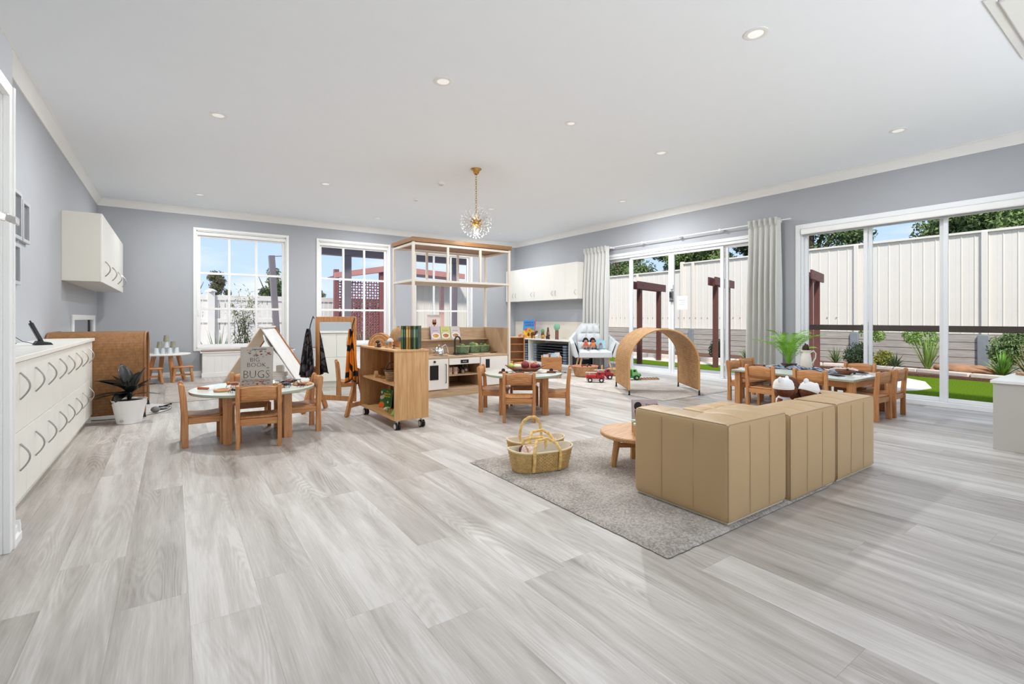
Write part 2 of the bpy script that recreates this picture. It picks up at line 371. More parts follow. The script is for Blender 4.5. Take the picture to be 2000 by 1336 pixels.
# near door set in the nib wall
g = MB().box(-.65, -.625, 3.2, 3.262, 0, 2.2).box(-.65, -.618, 3.245, 3.262, 0, 2.2).box(-.65, -.625, 2.35, 3.2, 2.14, 2.2).box(-.65, -.625, 2.35, 2.42, 0, 2.14).box(-.85, -.65, 3.2, 3.262, 0, 2.19).box(-.85, -.65, 2.42, 3.2, 2.14, 2.19)
d1 = struct('door_1', g, white(), .003)
put('door_leaf', MB().box(-.8, -.76, 2.43, 3.2, .01, 2.14), white(), d1, .003)
g = MB(); g.tube([(-.7, 2.72, 1.49), (-.64, 2.8, 1.535), (-.58, 2.88, 1.54), (-.55, 2.95, 1.535)], .012, 10)
g.box(-.72, -.55, 2.68, 2.72, 1.46, 1.56)
hk = thing('door_closer', 'polished chrome door closer arm beside the near white door frame', 'door closer')
g = MB(); pts = [(-.66, 2.62), (-.61, 2.75), (-.575, 2.86), (-.558, 2.93), (-.553, 2.97)]
for k in range(len(pts) - 1):
    g.beam((*pts[k], 1.525), (*pts[k + 1], 1.52), .006, .032)
put('arm', g, chrome(), hk, .002)
put('pivot', MB().cyl((-.6, 2.78, 1.46), (-.6, 2.78, 1.505), .014, .02).ball((-.6, 2.78, 1.455), .016), chrome(), hk)
put('bracket', MB().box(-.66, -.6, 2.7, 2.8, 1.54, 1.56).box(-.76, -.6, 2.55, 2.64, 1.5, 1.56), chrome(), hk, .002)

# ------------------------------------------------------------------ back windows
def gridwin(n, x0, x1, z0, z1):
    g = MB(); w = .05
    g.box(x0 - w, x0, YB - .02, YB, z0 - w, z1 + w).box(x1, x1 + w, YB - .02, YB, z0 - w, z1 + w).box(x0, x1, YB - .02, YB, z1, z1 + w).box(x0, x1, YB - .02, YB, z0 - w, z0)
    g.box(x0, x0 + .02, YB, YB + .12, z0, z1).box(x1 - .02, x1, YB, YB + .12, z0, z1).box(x0, x1, YB, YB + .12, z0, z0 + .02).box(x0, x1, YB, YB + .12, z1 - .02, z1)
    wv = struct('window_%d' % n, g, white(), .004)
    a0, a1, c0, c1 = x0 + .02, x1 - .02, z0 + .02, z1 - .02; y0, y1 = YB + .06, YB + .1
    put('sash', MB().box(a0, a0 + .05, y0, y1, c0, c1).box(a1 - .05, a1, y0, y1, c0, c1).box(a0 + .05, a1 - .05, y0, y1, c0, c0 + .05).box(a0 + .05, a1 - .05, y0, y1, c1 - .1, c1), white(), wv, .004)
    px0, px1, pz0, pz1 = a0 + .05, a1 - .05, c0 + .05, c1 - .1
    for k in (1, 2):
        xx = px0 + (px1 - px0) * k / 3; put('glazing_bar', MB().box(xx - .022, xx + .022, y0, y1, pz0, pz1), white(), wv, .003)
        zz = pz0 + (pz1 - pz0) * k / 3; put('glazing_bar', MB().box(px0, px1, y0 + .001, y1 - .001, zz - .022, zz + .022), white(), wv, .003)
    for i in range(3):
        for j in range(3):
            put('pane', MB().box(px0 + (px1 - px0) * i / 3 + .022, px0 + (px1 - px0) * (i + 1) / 3 - .022, y0 + .018, y0 + .022, pz0 + (pz1 - pz0) * j / 3 + .022, pz0 + (pz1 - pz0) * (j + 1) / 3 - .022), glass('pane_glass'), wv)
    put('blind_cassette', MB().box(x0 + .01, x1 - .01, YB + .002, YB + .05, z1 - .09, z1 - .025), white(), wv, .01)
    put('window_latch', MB().box(a0 + .005, a0 + .03, YB + .045, YB + .06, z0 + .62, z0 + .74), white(), wv, .005)
for i, (a, b_) in enumerate(WIN): gridwin(i + 1, a, b_, WZ0, WZ1)
# service hatch in the left wall
g = MB(); y0, y1, z0, z1 = 8.5, 10.45, .55, 1.08
g.box(XL, XL + .02, y0 - .12, y0, z0, z1 + .07).box(XL, XL + .02, y1, y1 + .12, z0, z1 + .07).box(XL, XL + .02, y0, y1, z1, z1 + .07).box(XL, XL + .02, y0, y1, z0 - .06, z0)
w4 = struct('window_4', g, white(), .003)
put('pane', MB().box(XL + .001, XL + .006, y0, y1, z0, z1), plain('hatch_glass', (150, 152, 156), .08, .6, var=.02), w4)
put('mullion', MB().box(XL + .006, XL + .018, 9.9, 10.02, z0, z1), black(), w4)

# ------------------------------------------------------------------ glazed doors in the right wall
alu = plain('white_aluminium', (232, 234, 236), .3, var=.01)
g = MB().box(XR - .02, XR, SY1, SY1 + .07, 0, SZ + .07).box(XR - .02, XR, SY0 - .07, SY0, 0, SZ + .07).box(XR - .02, XR, SY0, SY1, SZ, SZ + .07)
g.box(XR, XR + .2, SY1 - .03, SY1, .06, SZ - .05).box(XR, XR + .2, SY0, SY0 + .03, .06, SZ - .05).box(XR, XR + .2, SY0, SY1, SZ - .05, SZ).box(XR - .005, XR + .22, SY0, SY1, 0, .06)
d2 = struct('window_5', g, alu, .004)
ed = [3.47, 2.66, 1.855, 1.05, .13]
for k in range(4):
    b1, b0 = ed[k], ed[k + 1]; xx = XR + (.05 if k % 2 == 0 else .085)
    fr = put('door_sash', MB().box(xx, xx + .035, b1 - .045, b1, .061, SZ - .051).box(xx, xx + .035, b0 + .001, b0 + .045, .061, SZ - .051).box(xx, xx + .035, b0 + .045, b1 - .045, .061, .11).box(xx, xx + .035, b0 + .045, b1 - .045, SZ - .09, SZ - .051), alu, d2, .004)
    put('pane', MB().box(xx + .015, xx + .02, b0 + .045, b1 - .045, .11, SZ - .09), glass('pane_glass'), fr)
put('blind_cassette', MB().box(XR - .055, XR + .03, SY0 + .02, SY1 - .02, SZ - .09, SZ - .005), white(), d2, .012)
put('blind_hem', MB().box(XR - .02, XR - .008, SY0 + .03, SY1 - .03, SZ - .115, SZ - .09), plain('grey_seal', (150, 150, 150), .5), d2)
g = MB().box(XR - .015, XR, DY1, DY1 + .06, 0, DZ + .06).box(XR - .015, XR, DY0 - .06, DY0, 0, DZ + .06).box(XR - .015, XR, DY0, DY1, DZ, DZ + .06)
g.box(XR, XR + .2, DY1 - .03, DY1, .05, DZ - .05).box(XR, XR + .2, DY0, DY0 + .03, .05, DZ - .05).box(XR, XR + .2, DY0, DY1, DZ - .05, DZ).box(XR - .01, XR + .22, DY0, DY1, 0, .05)
d3 = struct('door_2', g, alu, .004)
ed = [7.72, 6.88, 5.86, 4.78, 4.03]
for k in range(4):
    b1, b0 = ed[k], ed[k + 1]; xx = XR + (.03 if k in (1, 2) else .07); w = .06
    fr = put('door_leaf', MB().box(xx, xx + .04, b1 - w, b1 - .002, .051, DZ - .051).box(xx, xx + .04, b0 + .002, b0 + w, .051, DZ - .051).box(xx, xx + .04, b0 + w, b1 - w, .051, .12).box(xx, xx + .04, b0 + w, b1 - w, DZ - .1, DZ - .051), alu, d3, .004)
    put('pane', MB().box(xx + .022, xx + .022, b0 + w, b1 - w, .12, DZ - .1), glass('pane_glass'), fr)
lk = put('door_lock', MB().box(XR - .015, XR + .03, 5.8, 5.87, 1.42, 1.62), plain('grey_lock', (120, 122, 124), .3, .5), d3, .01)
put('keypad', MB().box(XR - .025, XR - .014, 5.81, 5.86, 1.5, 1.6), black(), lk, .003)
put('lock_lever', MB().cyl((XR - .03, 5.84, 1.46), (XR - .03, 5.74, 1.455), .008), steel(), lk)
ns = tag(put('door_notice', MB().box(XR + .028, XR + .0285, 5.5, 5.72, 1.27, 1.52), plain('paper', (238, 240, 242), .6)), 'white paper notice taped to the door glass beside the lock', 'notice')
put('print_line', MB().box(XR + .0272, XR + .0279, 5.54, 5.68, 1.44, 1.45).box(XR + .0272, XR + .0279, 5.54, 5.66, 1.4, 1.406).box(XR + .0272, XR + .0279, 5.56, 5.68, 1.36, 1.366), plain('print_grey', (150, 155, 160), .6), ns)
hi = tag(put('alarm_contact', MB().box(XR - .02, XR + .03, 5.79, 5.87, 1.66, 1.75), white(), None, .008), 'small white alarm contact above the door lock', 'sensor')
# curtain rail
rl = thing('curtain_rail', 'thin white curtain rail above the glazed doors', 'rail')
put('track', MB().box(XR - .1, XR - .085, 3.6, 8.15, 2.615, 2.63), white(), rl)
for yy in (3.8, 4.77, 5.6, 6.45, 7.3, 8.0): put('bracket', MB().box(XR - .11, XR, yy - .02, yy + .02, 2.6, 2.64), white(), rl, .003)
# ceiling
def downlight(loc, label, r=.055):
    t = thing('downlight', label, 'downlight', (loc[0], loc[1], ZC), 0, 'recessed ceiling downlights')
    put('trim_ring', MB().lathe([(r + .028, 0), (r + .03, -.004), (r + .01, -.008), (r, -.006), (r - .004, 0)], 28, cap=False), white(), t)
    put('lens', MB().lathe([(r, -.003), (r * .6, -.0045), (.001, -.005)], 24, cap=False), emit('lamp_lens', (250, 250, 246), .25), t)
    d = bpy.data.lights.new('lamp', 'AREA'); d.shape = 'DISK'; d.size = r * 1.3; d.energy = DOWNLIGHT_W * (1.4 if loc[0] > 6 and loc[1] < 7 else 1) * (.3 if loc[1] < 3 else .84 if loc[1] < 5 else .85 if loc[1] > 9 else 1.45); d.color = (.965, .985, 1.0)
    o = bpy.data.objects.new('lamp', d); COL.objects.link(o); o.parent = t; o.location = (0, 0, -.012)
for p, s_ in [((3.5, 1.88), 'white recessed ceiling downlight largest in view, above the beige sofa'), ((6.6, 1.94), 'white recessed ceiling downlight near the sliding windows, toward the low white cabinet'),
    ((1.95, 3.84), 'white recessed ceiling downlight in front of the wheeled shelf'), ((5.04, 3.92), 'white recessed ceiling downlight above the near side of the wicker arch'),
    ((.38, 5.81), 'white recessed ceiling downlight above the white lockers'), ((6.56, 5.93), 'white recessed ceiling downlight above the toy truck rug'),
    ((1.94, 7.81), 'white recessed ceiling downlight in front of the second window'), ((4.97, 7.79), 'white recessed ceiling downlight just right of the chandelier'),
    ((.37, 9.71), 'white recessed ceiling downlight in front of the first window near the back left corner'), ((3.49, 9.86), 'white recessed ceiling downlight nearest the third window'),
    ((6.56, 9.85), 'white recessed ceiling downlight by the back right corner, over the black stacked beds'), ((3.49, 3.88), 'small white recessed ceiling downlight between the chandelier and the sofa')]: downlight(p, s_, .04 if p == (3.49, 3.88) else .055)
# lamps behind the camera and out of frame
downlight((.4, 1.9), 'white recessed ceiling downlight outside the picture')
ld = bpy.data.lights.new('chandelier_bulb', 'POINT'); ld.energy = 6; ld.shadow_soft_size = .06; ld.color = (1, .95, .88)
lo = bpy.data.objects.new('chandelier_bulb', ld); COL.objects.link(lo); lo.location = (3.47, 5.83, 2.3)
for p, s_ in (((3.38, 6.73), 'round white smoke detector on the ceiling behind the chandelier'), ((3.47, 7.88), 'small white round sensor on the ceiling far behind the smoke detector')):
    t = thing('smoke_detector', s_, 'detector', (p[0], p[1], ZC)); r = .06 if p[1] < 7 else .045
    put('housing', MB().lathe([(r, 0), (r, -.015), (r * .85, -.03), (.001, -.034)], 24, cap=False), white(), t)
    put('vent_ring', MB().lathe([(r * .62, -.031), (r * .62, -.04), (.001, -.042)], 20, cap=False), plain('detector_grey', (205, 205, 205), .5), t)
gt = thing('ceiling_vent', 'glossy white framed ceiling vent with a dark slot at the top right', 'vent', (0, 0, ZC))
g = MB(); g.box(4.36, 5.6, .77, .83, -.012, 0).box(4.36, 4.42, -.4, .77, -.012, 0).box(5.54, 5.6, -.4, .77, -.012, 0).box(4.36, 5.6, -.46, -.4, -.012, 0)
put('frame', g, plain('gloss_white', (240, 240, 240), .08, var=.01), gt, .004)
put('lip', MB().box(4.42, 5.54, .62, .77, -.03, -.001), plain('gloss_white', (240, 240, 240), .08, var=.01), gt, .012)
put('slot', MB().box(4.42, 5.54, .585, .62, -.012, -.001), plain('dark_slot', (60, 60, 62), .6), gt)
put('slat', MB().box(4.42, 5.54, .4, .58, -.02, -.001), plain('gloss_white', (240, 240, 240), .08, var=.01), gt, .01)
# chandelier
brass = plain('brass', (200, 160, 95), .22, 1.0, var=.02)
ch = thing('chandelier', 'brass starburst chandelier with crystal sprays hanging from the ceiling centre', 'chandelier', (3.47, 5.83, ZC))
put('canopy', MB().lathe([(.075, 0), (.078, -.008), (.05, -.03), (.035, -.07), (.012, -.085), (.001, -.086)], 24, cap=False), brass, ch)
g = MB(); z = -.08
k = 0
while z > -.66:
    a = pi / 2 * (k % 2); pts = [(.011 * cos(q) * cos(a), .011 * cos(q) * sin(a), z - .018 + .022 * sin(q)) for q in [2 * pi * i / 10 for i in range(10)]]
    g.tube(pts, .003, 5, closed=True); z -= .033; k += 1
put('chain', g, brass, ch)
HZ = -.75
put('hub', MB().ball((0, 0, HZ), .045).cyl((0, 0, HZ), (0, 0, -.66), .012), brass, ch)
crys = plain('crystal', (235, 235, 238), .05, .35, var=.02)
sil = plain('silver_wire', (150, 140, 125), .3, .9)
rr_ = random.Random(3); dirs = []
for k in range(22):
    zz = 1 - 2 * (k + .5) / 22
    if zz > .82: continue
    a = k * 2.39996; q = math.sqrt(1 - zz * zz); dirs.append(Vector((q * cos(a), q * sin(a), zz)))
for dv in dirs:
    g = MB(); e1 = dv.orthogonal().normalized(); e2 = dv.cross(e1); tips = []
    for q in range(8):
        a = 2 * pi * q / 7; off = 0 if q == 7 else .28
        d = (dv + (e1 * cos(a) + e2 * sin(a)) * off).normalized(); L = rr_.uniform(.2, .225)
        g.beam(Vector((0, 0, HZ)) + dv * .04, Vector((0, 0, HZ)) + d * L, .0016, .0016); tips.append(Vector((0, 0, HZ)) + d * L)
    sp = put('spray', g, sil, ch, kind='stuff')
    g = MB()
    for tp in tips: g.ball(tp, .0085, 6, 4)
    put('crystals', g, crys, sp, kind='stuff')
g = MB()
for dv in dirs: g.cyl(Vector((0, 0, HZ)), Vector((0, 0, HZ)) + dv * .085, .007, .009, 8)
put('socket_arms', g, brass, ch)

# ================================================================== LEFT SIDE JOINERY
cabm = warmwhite()
hm = steel()
def arch_handle(M, L=.15, d=.04, r=.005):
    g = MB(M); pts = [(-d * sin(pi * k / 10) * 1.0, 0, L / 2 - L * k / 10) for k in range(11)]
    g.tube(pts, r, 6); return g
lc = thing('locker_cabinet', 'long white locker cabinet with two rows of panels and arched handles along the left wall', 'cabinet')
put('body', MB().box(XL + .004, -.715, 3.4, 6.72, .09, .862).box(XL + .004, -.75, 3.4, 6.72, 0, .09).box(XL + .004, -.71, 6.7, 6.72, 0, .862), cabm, lc, .002)
ys = [3.47 + .4 * k for k in range(9)]; ys[-1] = 6.715
hy = [3.73, 4.1, 4.48, 4.87, 5.24, 5.62, 5.99, 6.41]
yb = [3.42, 3.915, 4.29, 4.675, 5.055, 5.43, 5.805, 6.2, 6.7]
for r_, (za, zb) in enumerate(((.095, .474), (.478, .858))):
    for k in range(8):
        d = put('door', MB().box(-.714, -.697, yb[k] + .0015, yb[k + 1] - .0015, za, zb), cabm, lc, .002)
        zc = (.33 if r_ == 0 else .725)
        put('handle', arch_handle(T(-.695, hy[k] + .03, zc, rz=pi)), hm, d)
tag(put('worktop', MB().box(XL, -.68, 3.37, 6.735, .864, .893), cabm, None, .003), 'continuous white worktop over the long row of lockers', 'worktop')
# phone
ph = thing('cordless_phone', 'black cordless phone standing in its cradle on the locker worktop', 'phone', (-.84, 5.2, .893), radians(20))
put('cradle', MB().prism([(-.05, 0), (.06, 0), (.045, .02), (-.03, .035)], -.045, .045, 'y'), black(), ph, .004)
put('handset', MB(T(0, 0, .015, ry=radians(-22))).box(-.012, .012, -.027, .027, 0, .17).cyl((0, -.018, .16), (0, -.018, .19), .006), black(), ph, .006)
g = MB(T(0, 0, .015, ry=radians(-22)))
for i in range(4):
    for j in range(3): g.box(.012, .014, -.018 + j * .014, -.009 + j * .014, .03 + i * .018, .042 + i * .018)
put('keys', g, plain('key_grey', (150, 150, 155), .5), ph)
put('cable', MB().tube([(-.04, 0, .01), (-.1, .05, .03), (-.16, .02, .08), (-.2, -.03, .05), (-.15, -.05, .02), (-.2, -.08, .008), (-.22, -.1, .004)], .0025, 6), black(), ph)
# wall cupboard
wc = thing('wall_cupboard', 'white wall cupboard with four arched handles on the left wall', 'cupboard')
put('body', MB().box(XL, -.73, 7.72, 10.72, 1.55, 2.38), plain('cupboard_cream', (214, 211, 200), .4, var=.01), wc, .002)
for k in range(4):
    y0 = 7.722 + .749 * k
    d = put('door', MB().box(-.729, -.711, y0 + .0015, y0 + .7475, 1.545, 2.38), cabm, wc, .002)
    put('handle', arch_handle(T(-.709, y0 + (.3, .42, .5, .55)[k], 1.73, rz=pi), .19, .05, .008), hm, d)
# picture frames
frm = plain('frame_grey', (176, 177, 180), .4); gl_ = plain('picture_dark', (120, 122, 128), .1)
for y0, y1, z0, z1, s_ in ((5.42, 5.76, 1.76, 2.16, 'grey picture frame hanging nearest the door, upper pair'), (5.79, 6.04, 1.76, 2.12, 'grey picture frame on the right of the upper pair'), (5.4, 5.72, 1.38, 1.72, 'grey picture frame hanging alone below the other two')):
    f_ = thing('wall_picture', s_, 'picture', (XL, 0, 0))
    put('frame', MB().box(0, .03, y0, y0 + .03, z0, z1).box(0, .03, y1 - .03, y1, z0, z1).box(0, .03, y0 + .03, y1 - .03, z0, z0 + .03).box(0, .03, y0 + .03, y1 - .03, z1 - .03, z1), frm, f_, .003)
    put('glazing', MB().box(.002, .01, y0 + .03, y1 - .03, z0 + .03, z1 - .03), gl_, f_)

# ================================================================== WICKER ARCHES
def arch_pt(u, W_, H, p=2.4):
    # u 0..1 along the arch: straight legs then a rounded top
    a = W_ / 2; hs = H - a * .98; La = hs; Lc = pi * a; Lt = 2 * La + Lc; s = u * Lt
    if s < La: return (-a, s, 0)
    if s > La + Lc: return (a, Lt - s, 0)
    th = pi * (s - La) / Lc; return (-a * cos(th), hs + a * .98 * sin(th), 0)
def wicker_arch(name, label, loc, rz, W_, H, D, rows, stakes, mat, trim, foot, zb=.06, flat=0):
    t = thing(name, label, 'play arch', loc, rz)
    a = W_ / 2; rt = min(a, flat or a); hs = H - rt
    Lt = 2 * (hs - zb) + pi * rt + 2 * (a - rt)
    def P(s, off=0):
        L1 = hs - zb; L2 = pi * rt / 2; L3 = 2 * (a - rt)
        if s < L1: return (-a - off, zb + s)
        s -= L1
        if s < L2: th = s / rt; return (-a + rt - (rt + off) * cos(th), hs + (rt + off) * sin(th))
        s -= L2
        if s < L3: return (-a + rt + s, H + off)
        s -= L3
        if s < L2: th = s / rt; return (a - rt + (rt + off) * sin(th), hs + (rt + off) * cos(th))
        s -= L2; return (a + off, hs - s)
    nu = rows * 2; nv = stakes * 2
    def fn(u, v):
        i = round(u * nu); j = round(v * nv)
        off = .002 * (1 if ((i // 2 + j) % 2 == 0) else -1) * (1 if i % 2 else .1)
        x, z = P(u * Lt, off); return (x, -D / 2 + v * D, z)
    g = MB().grid(fn, nu, nv); w = put('woven_panel', g, mat, t, ang=180); solid(w, .008)
    for yy in (-D / 2, D / 2):
        pts = [P(Lt * k / 60) for k in range(61)]
        put('rim', MB().tube([(x, yy, z) for x, z in pts], .013, 8), trim, t)
    for k in (1, 2):
        yy = -D / 2 + D * k / 3
        pts = [P(Lt * q / 50) for q in range(51)]
        put('stake', MB().tube([(x, yy, z) for x, z in pts], .0035, 5), plain('wicker_shadow', (120, 84, 48), .7), t)  # stakes in a plain brown, darker than the woven strands
    for x in (-a, a):
        for yy in (-D / 2, D / 2): put('foot', MB().cyl((x, yy, 0), (x, yy, zb + .02), .012, .01, 10).cyl((x, yy, 0), (x, yy, .015), .018, .014, 10), black(), t)
    return t
wm1 = wicker('wicker_brown', (158, 110, 62), (116, 76, 42), 64, 84, .5, True)
wicker_arch('wicker_tunnel', 'brown woven wicker tunnel standing behind the potted plant', (-.66, 7.21, .012), pi / 2, .98, .93, .8, 75, 34, wm1, plain('cane_trim', (140, 92, 52), .5, bump=.3, bscale=90), None, .05, .2)
wm2 = wicker('wicker_honey', (208, 160, 104), (172, 122, 72), 18, 74, .8, True)
wicker_arch('wicker_arch', 'honey coloured woven wicker arch standing on the rug by the glazed doors', (5.9, 4.695, .022), math.atan2(-.57, .8), .98, .925, .88, 54, 12, wm2, plain('cane_trim_light', (200, 152, 96), .5, bump=.3, bscale=90), None, .07, 0)
# mirrored mat under tunnel
mt = thing('play_mat', 'round white mat with a dark edge half under the wicker tunnel', 'mat', (-.52, 7.3, 0))
put('mat_top', MB().lathe([(.5, .004), (.5, .009), (.001, .009)], 40, cap=False), plain('mat_white', (222, 224, 222), .25), mt)
put('mat_edge', MB().lathe([(.47, 0), (.505, .001), (.505, .005), (.5, .006)], 40, cap=False), black(), mt)
tg = thing('stone', 'smooth grey stone on the round mat inside the tunnel end', 'stone', (-.17, 6.98, .009))
put('stone_body', MB().ball((0, 0, .035), .045, sz=.78), plain('stone_grey', (120, 116, 110), .7), tg)
tg = thing('silver_dish', 'small silver dish of dark tools on the round mat', 'dish', (-.1, 7.2, .009), .3)
put('bowl', MB().lathe([(.02, 0), (.06, .008), (.085, .025), (.08, .024), (.055, .01), (.001, .006)], 24, cap=False), chrome(), tg)
put('tool', MB().beam((-.06, -.02, .025), (.09, .03, .045), .012, .012).ball((.09, .03, .045), .012), black(), tg)
put('tool', MB().beam((-.03, .04, .03), (.06, -.03, .03), .01, .01), black(), tg)

# potted rubber plant
pp = thing('potted_plant', 'dark leaved rubber plant in a white tapered pot beside the lockers', 'plant', (-.38, 6.5, 0))
put('pot', MB().lathe([(.1, 0), (.107, .004), (.152, .245), (.156, .25), (.15, .25), (.142, .235), (.001, .232)], 32, cap=False), plain('pot_white', (238, 238, 238), .4, var=.01), pp)
put('water_gauge', MB(T(0, 0, 0, rz=radians(-120))).lathe([(.001, 0), (.03, 0), (.03, .004), (.001, .004)], 16, (0, 0, 0)).box(0, .001, 0, .001, 0, .001) if False else MB().ball((-.055, -.1, .04), .026, sx=.7, sy=.6, sz=.5), plain('gauge_grey', (170, 165, 155), .5), pp)
put('soil', MB().lathe([(.144, .232), (.1, .24), (.001, .243)], 20, cap=False), plain('soil', (40, 32, 26), .95, bump=.5), pp)
lfm = plain('rubber_leaf', (20, 26, 22), .32, var=.3)
def leaf_mb(L, w, droop=.25, fold=.18, n=8, M=None):
    g = MB(M)
    def fn(u, v):
        s = v; x = (u - .5) * 2; ww = w * (sin(pi * s ** .8) ** .75 if 0 < s < 1 else 0.02)
        return (x * ww, s * L, -droop * L * s * s * .6 + abs(x) * ww * fold + .15 * L * s)
    return g.grid(fn, 4, n)
for k, (az, el, L, w, br, h) in enumerate([(140, 72, .2, .075, .03, .40), (150, 8, .24, .065, .05, .40), (165, 18, .22, .06, .06, .37), (150, -14, .26, .045, .05, .31), (185, -6, .24, .045, .05, .32), (-35, 4, .2, .055, .13, .385), (-30, 62, .2, .03, .06, .38), (-75, 30, .16, .05, .04, .32), (240, -30, .17, .06, .03, .34), (205, -48, .15, .06, .04, .34), (110, 40, .18, .055, .03, .34), (60, 50, .18, .05, .03, .36), (20, 35, .16, .045, .04, .33), (-10, -5, .2, .03, .05, .30), (250, 10, .16, .05, .03, .30), (170, 50, .16, .05, .03, .36), (225, 30, .15, .05, .02, .34)]):
    a = radians(az)
    o = put('leaf', leaf_mb(L * 1.15, w * 1.15, .22), lfm, pp); solid(o, .0015)
    o.location = (cos(a) * br, sin(a) * br, h); o.rotation_euler = (radians(el), 0, a - pi / 2)
    put('leaf_stalk', MB().tube([(cos(a) * .01, sin(a) * .01, .24), (cos(a) * .02, sin(a) * .02, .24 + (h - .24) * .6), (cos(a) * br, sin(a) * br, h)], .004, 5), lfm, pp)
g = MB()
for k in range(4):
    a = k * 1.7; g.tube([(.01 * cos(a), .01 * sin(a), .235), (.02 * cos(a), .02 * sin(a), .34), (.035 * cos(a + .3), .035 * sin(a + .3), .44)], .007, 6)
put('stem', g, plain('stem_dark', (44, 40, 30), .6), pp)

# ================================================================== TABLES, STOOLS, CHAIRS
lamtop = plain('table_laminate', (214, 219, 212), .22, var=.01, spec=.6); lamedge = plain('table_edge', (160, 168, 146), .4)
def round_table(name, label, loc, rz, R, H, sp, group=None, legw=.07):
    t = thing(name, label, 'table', loc, rz, group)
    put('tabletop', MB().lathe([(R - .004, -.003), (R, 0), (.001, 0)], 64, (0, 0, H), cap=False), lamtop, t)
    put('edge_band', MB().lathe([(.001, -.024), (R - .006, -.024), (R, -.02), (R, 0)], 64, (0, 0, H), cap=False), lamedge, t)
    for sx in (-1, 1):
        for sy in (-1, 1): put('leg', MB().box(sx * sp - legw / 2, sx * sp + legw / 2, sy * sp - legw / 2, sy * sp + legw / 2, 0, H - .024), oak('z'), t, .004)
    for sx in (-1, 1):
        put('apron', MB().box(sx * sp - .012, sx * sp + .012, -sp + legw / 2, sp - legw / 2, H - .085, H - .024), oak('y'), t, .002)
        put('apron', MB().box(-sp + legw / 2, sp - legw / 2, sx * sp - .012, sx * sp + .012, H - .085, H - .024), oak('x'), t, .002)
    return t
round_table('round_table', 'round pale green table carrying the bugs book, wooden rings and toy insects', (.63, 5.13, 0), 0, .52, .455, .24)
round_table('round_table', 'round pale green table in front of the play kitchen with the wooden fruit bowl', (3.42, 4.65, 0), radians(-35), .46, .455, .245)

def make_chair():
    t = thing('child_chair', 'x', 'chair')
    for sx in (-1, 1):
        x0 = sx * .158 - .016; x1 = sx * .158 + .016
        prof = [(-.165, 0), (-.115, 0), (-.118, .25), (-.128, .4), (-.142, .515), (-.15, .535), (-.165, .54), (-.18, .532), (-.185, .515), (-.172, .4), (-.162, .25)]
        put('leg', MB().prism(prof, x0, x1, 'x'), oak('z'), t, .004)
        put('leg', MB().box(x0 + (.004 if sx > 0 else -.004), x1 + (.004 if sx > 0 else -.004), .115, .15, 0, .245), oak('z'), t, .004)
        put('side_rail', MB().box(sx * .158 - .011, sx * .158 + .011, -.118, .115, .195, .25), oak('y'), t, .003)
    put('front_rail', MB().box(-.142, .142, .122, .144, .195, .25), oak('x'), t, .003)
    put('rear_rail', MB().box(-.142, .142, -.15, -.128, .195, .25), oak('x'), t, .003)
    def fs(u, v): return ((u - .5) * .31, -.14 + v * .32, .268 - .012 * sin(pi * v) * (1 if v < .9 else 1) - (.012 * ((v - .85) / .15) ** 2 if v > .85 else 0))
    s_ = put('seat', MB().grid(fs, 6, 10), oak('y'), t, ang=60); solid(s_, .014, -1)
    n = 10; poly = [(-.142 + .284 * k / n, .515 + .014 * sin(pi * k / n)) for k in range(n + 1)] + [(.142, .405), (-.142, .405)]
    def fb(u, v):
        x = -.142 + .284 * u; zt = .51 + .018 * sin(pi * u); z = .4 + (zt - .4) * v
        return (x, -.15 - .012 * sin(pi * u) - (z - .4) * .1, z)
    b_ = put('backrest', MB().grid(fb, 12, 3), oak('x'), t, ang=60); solid(b_, .017)
    return t
CH0 = make_chair(); CH0.location = (0, 0, -50)
used = [False]
def chair(B, d, label, group, z=0):
    d = Vector(d).normalized(); c = (B[0] + d[0] * .14, B[1] + d[1] * .14, z); rz = math.atan2(d[1], d[0]) - pi / 2
    if not used[0]:
        CH0.location = c; CH0.rotation_euler = (0, 0, rz); CH0['label'] = label; CH0['group'] = group; used[0] = True; return CH0
    return dup(CH0, c, rz, label, group)
G1 = 'child chairs around the bugs table'
chair((.08, 5.12), (1, .02), 'oak child chair on the left side of the bugs table', G1)
chair((.6, 4.62), (.16, 1), 'oak child chair in front of the bugs table, back to the camera', G1)
chair((.66, 5.78), (-.05, -1), 'oak child chair behind the bugs table, mostly hidden by the book', G1)
chair((1.17, 5.13), (-1, .03), 'oak child chair between the bugs table and the standing mirror', G1)
G2 = 'child chairs around the fruit table'
chair((3.06, 4.98), (.68, -.6), 'oak child chair on the left side of the fruit table, near the kitchen', G2)
chair((2.99, 4.14), (.57, .82), 'oak child chair in front of the fruit table, back to the camera', G2)
chair((3.78, 5.13), (-.57, -.82), 'oak child chair behind the fruit table, only its back rail showing', G2)
chair((3.77, 4.25), (-.72, .66), 'oak child chair on the right side of the fruit table, side on', G2)

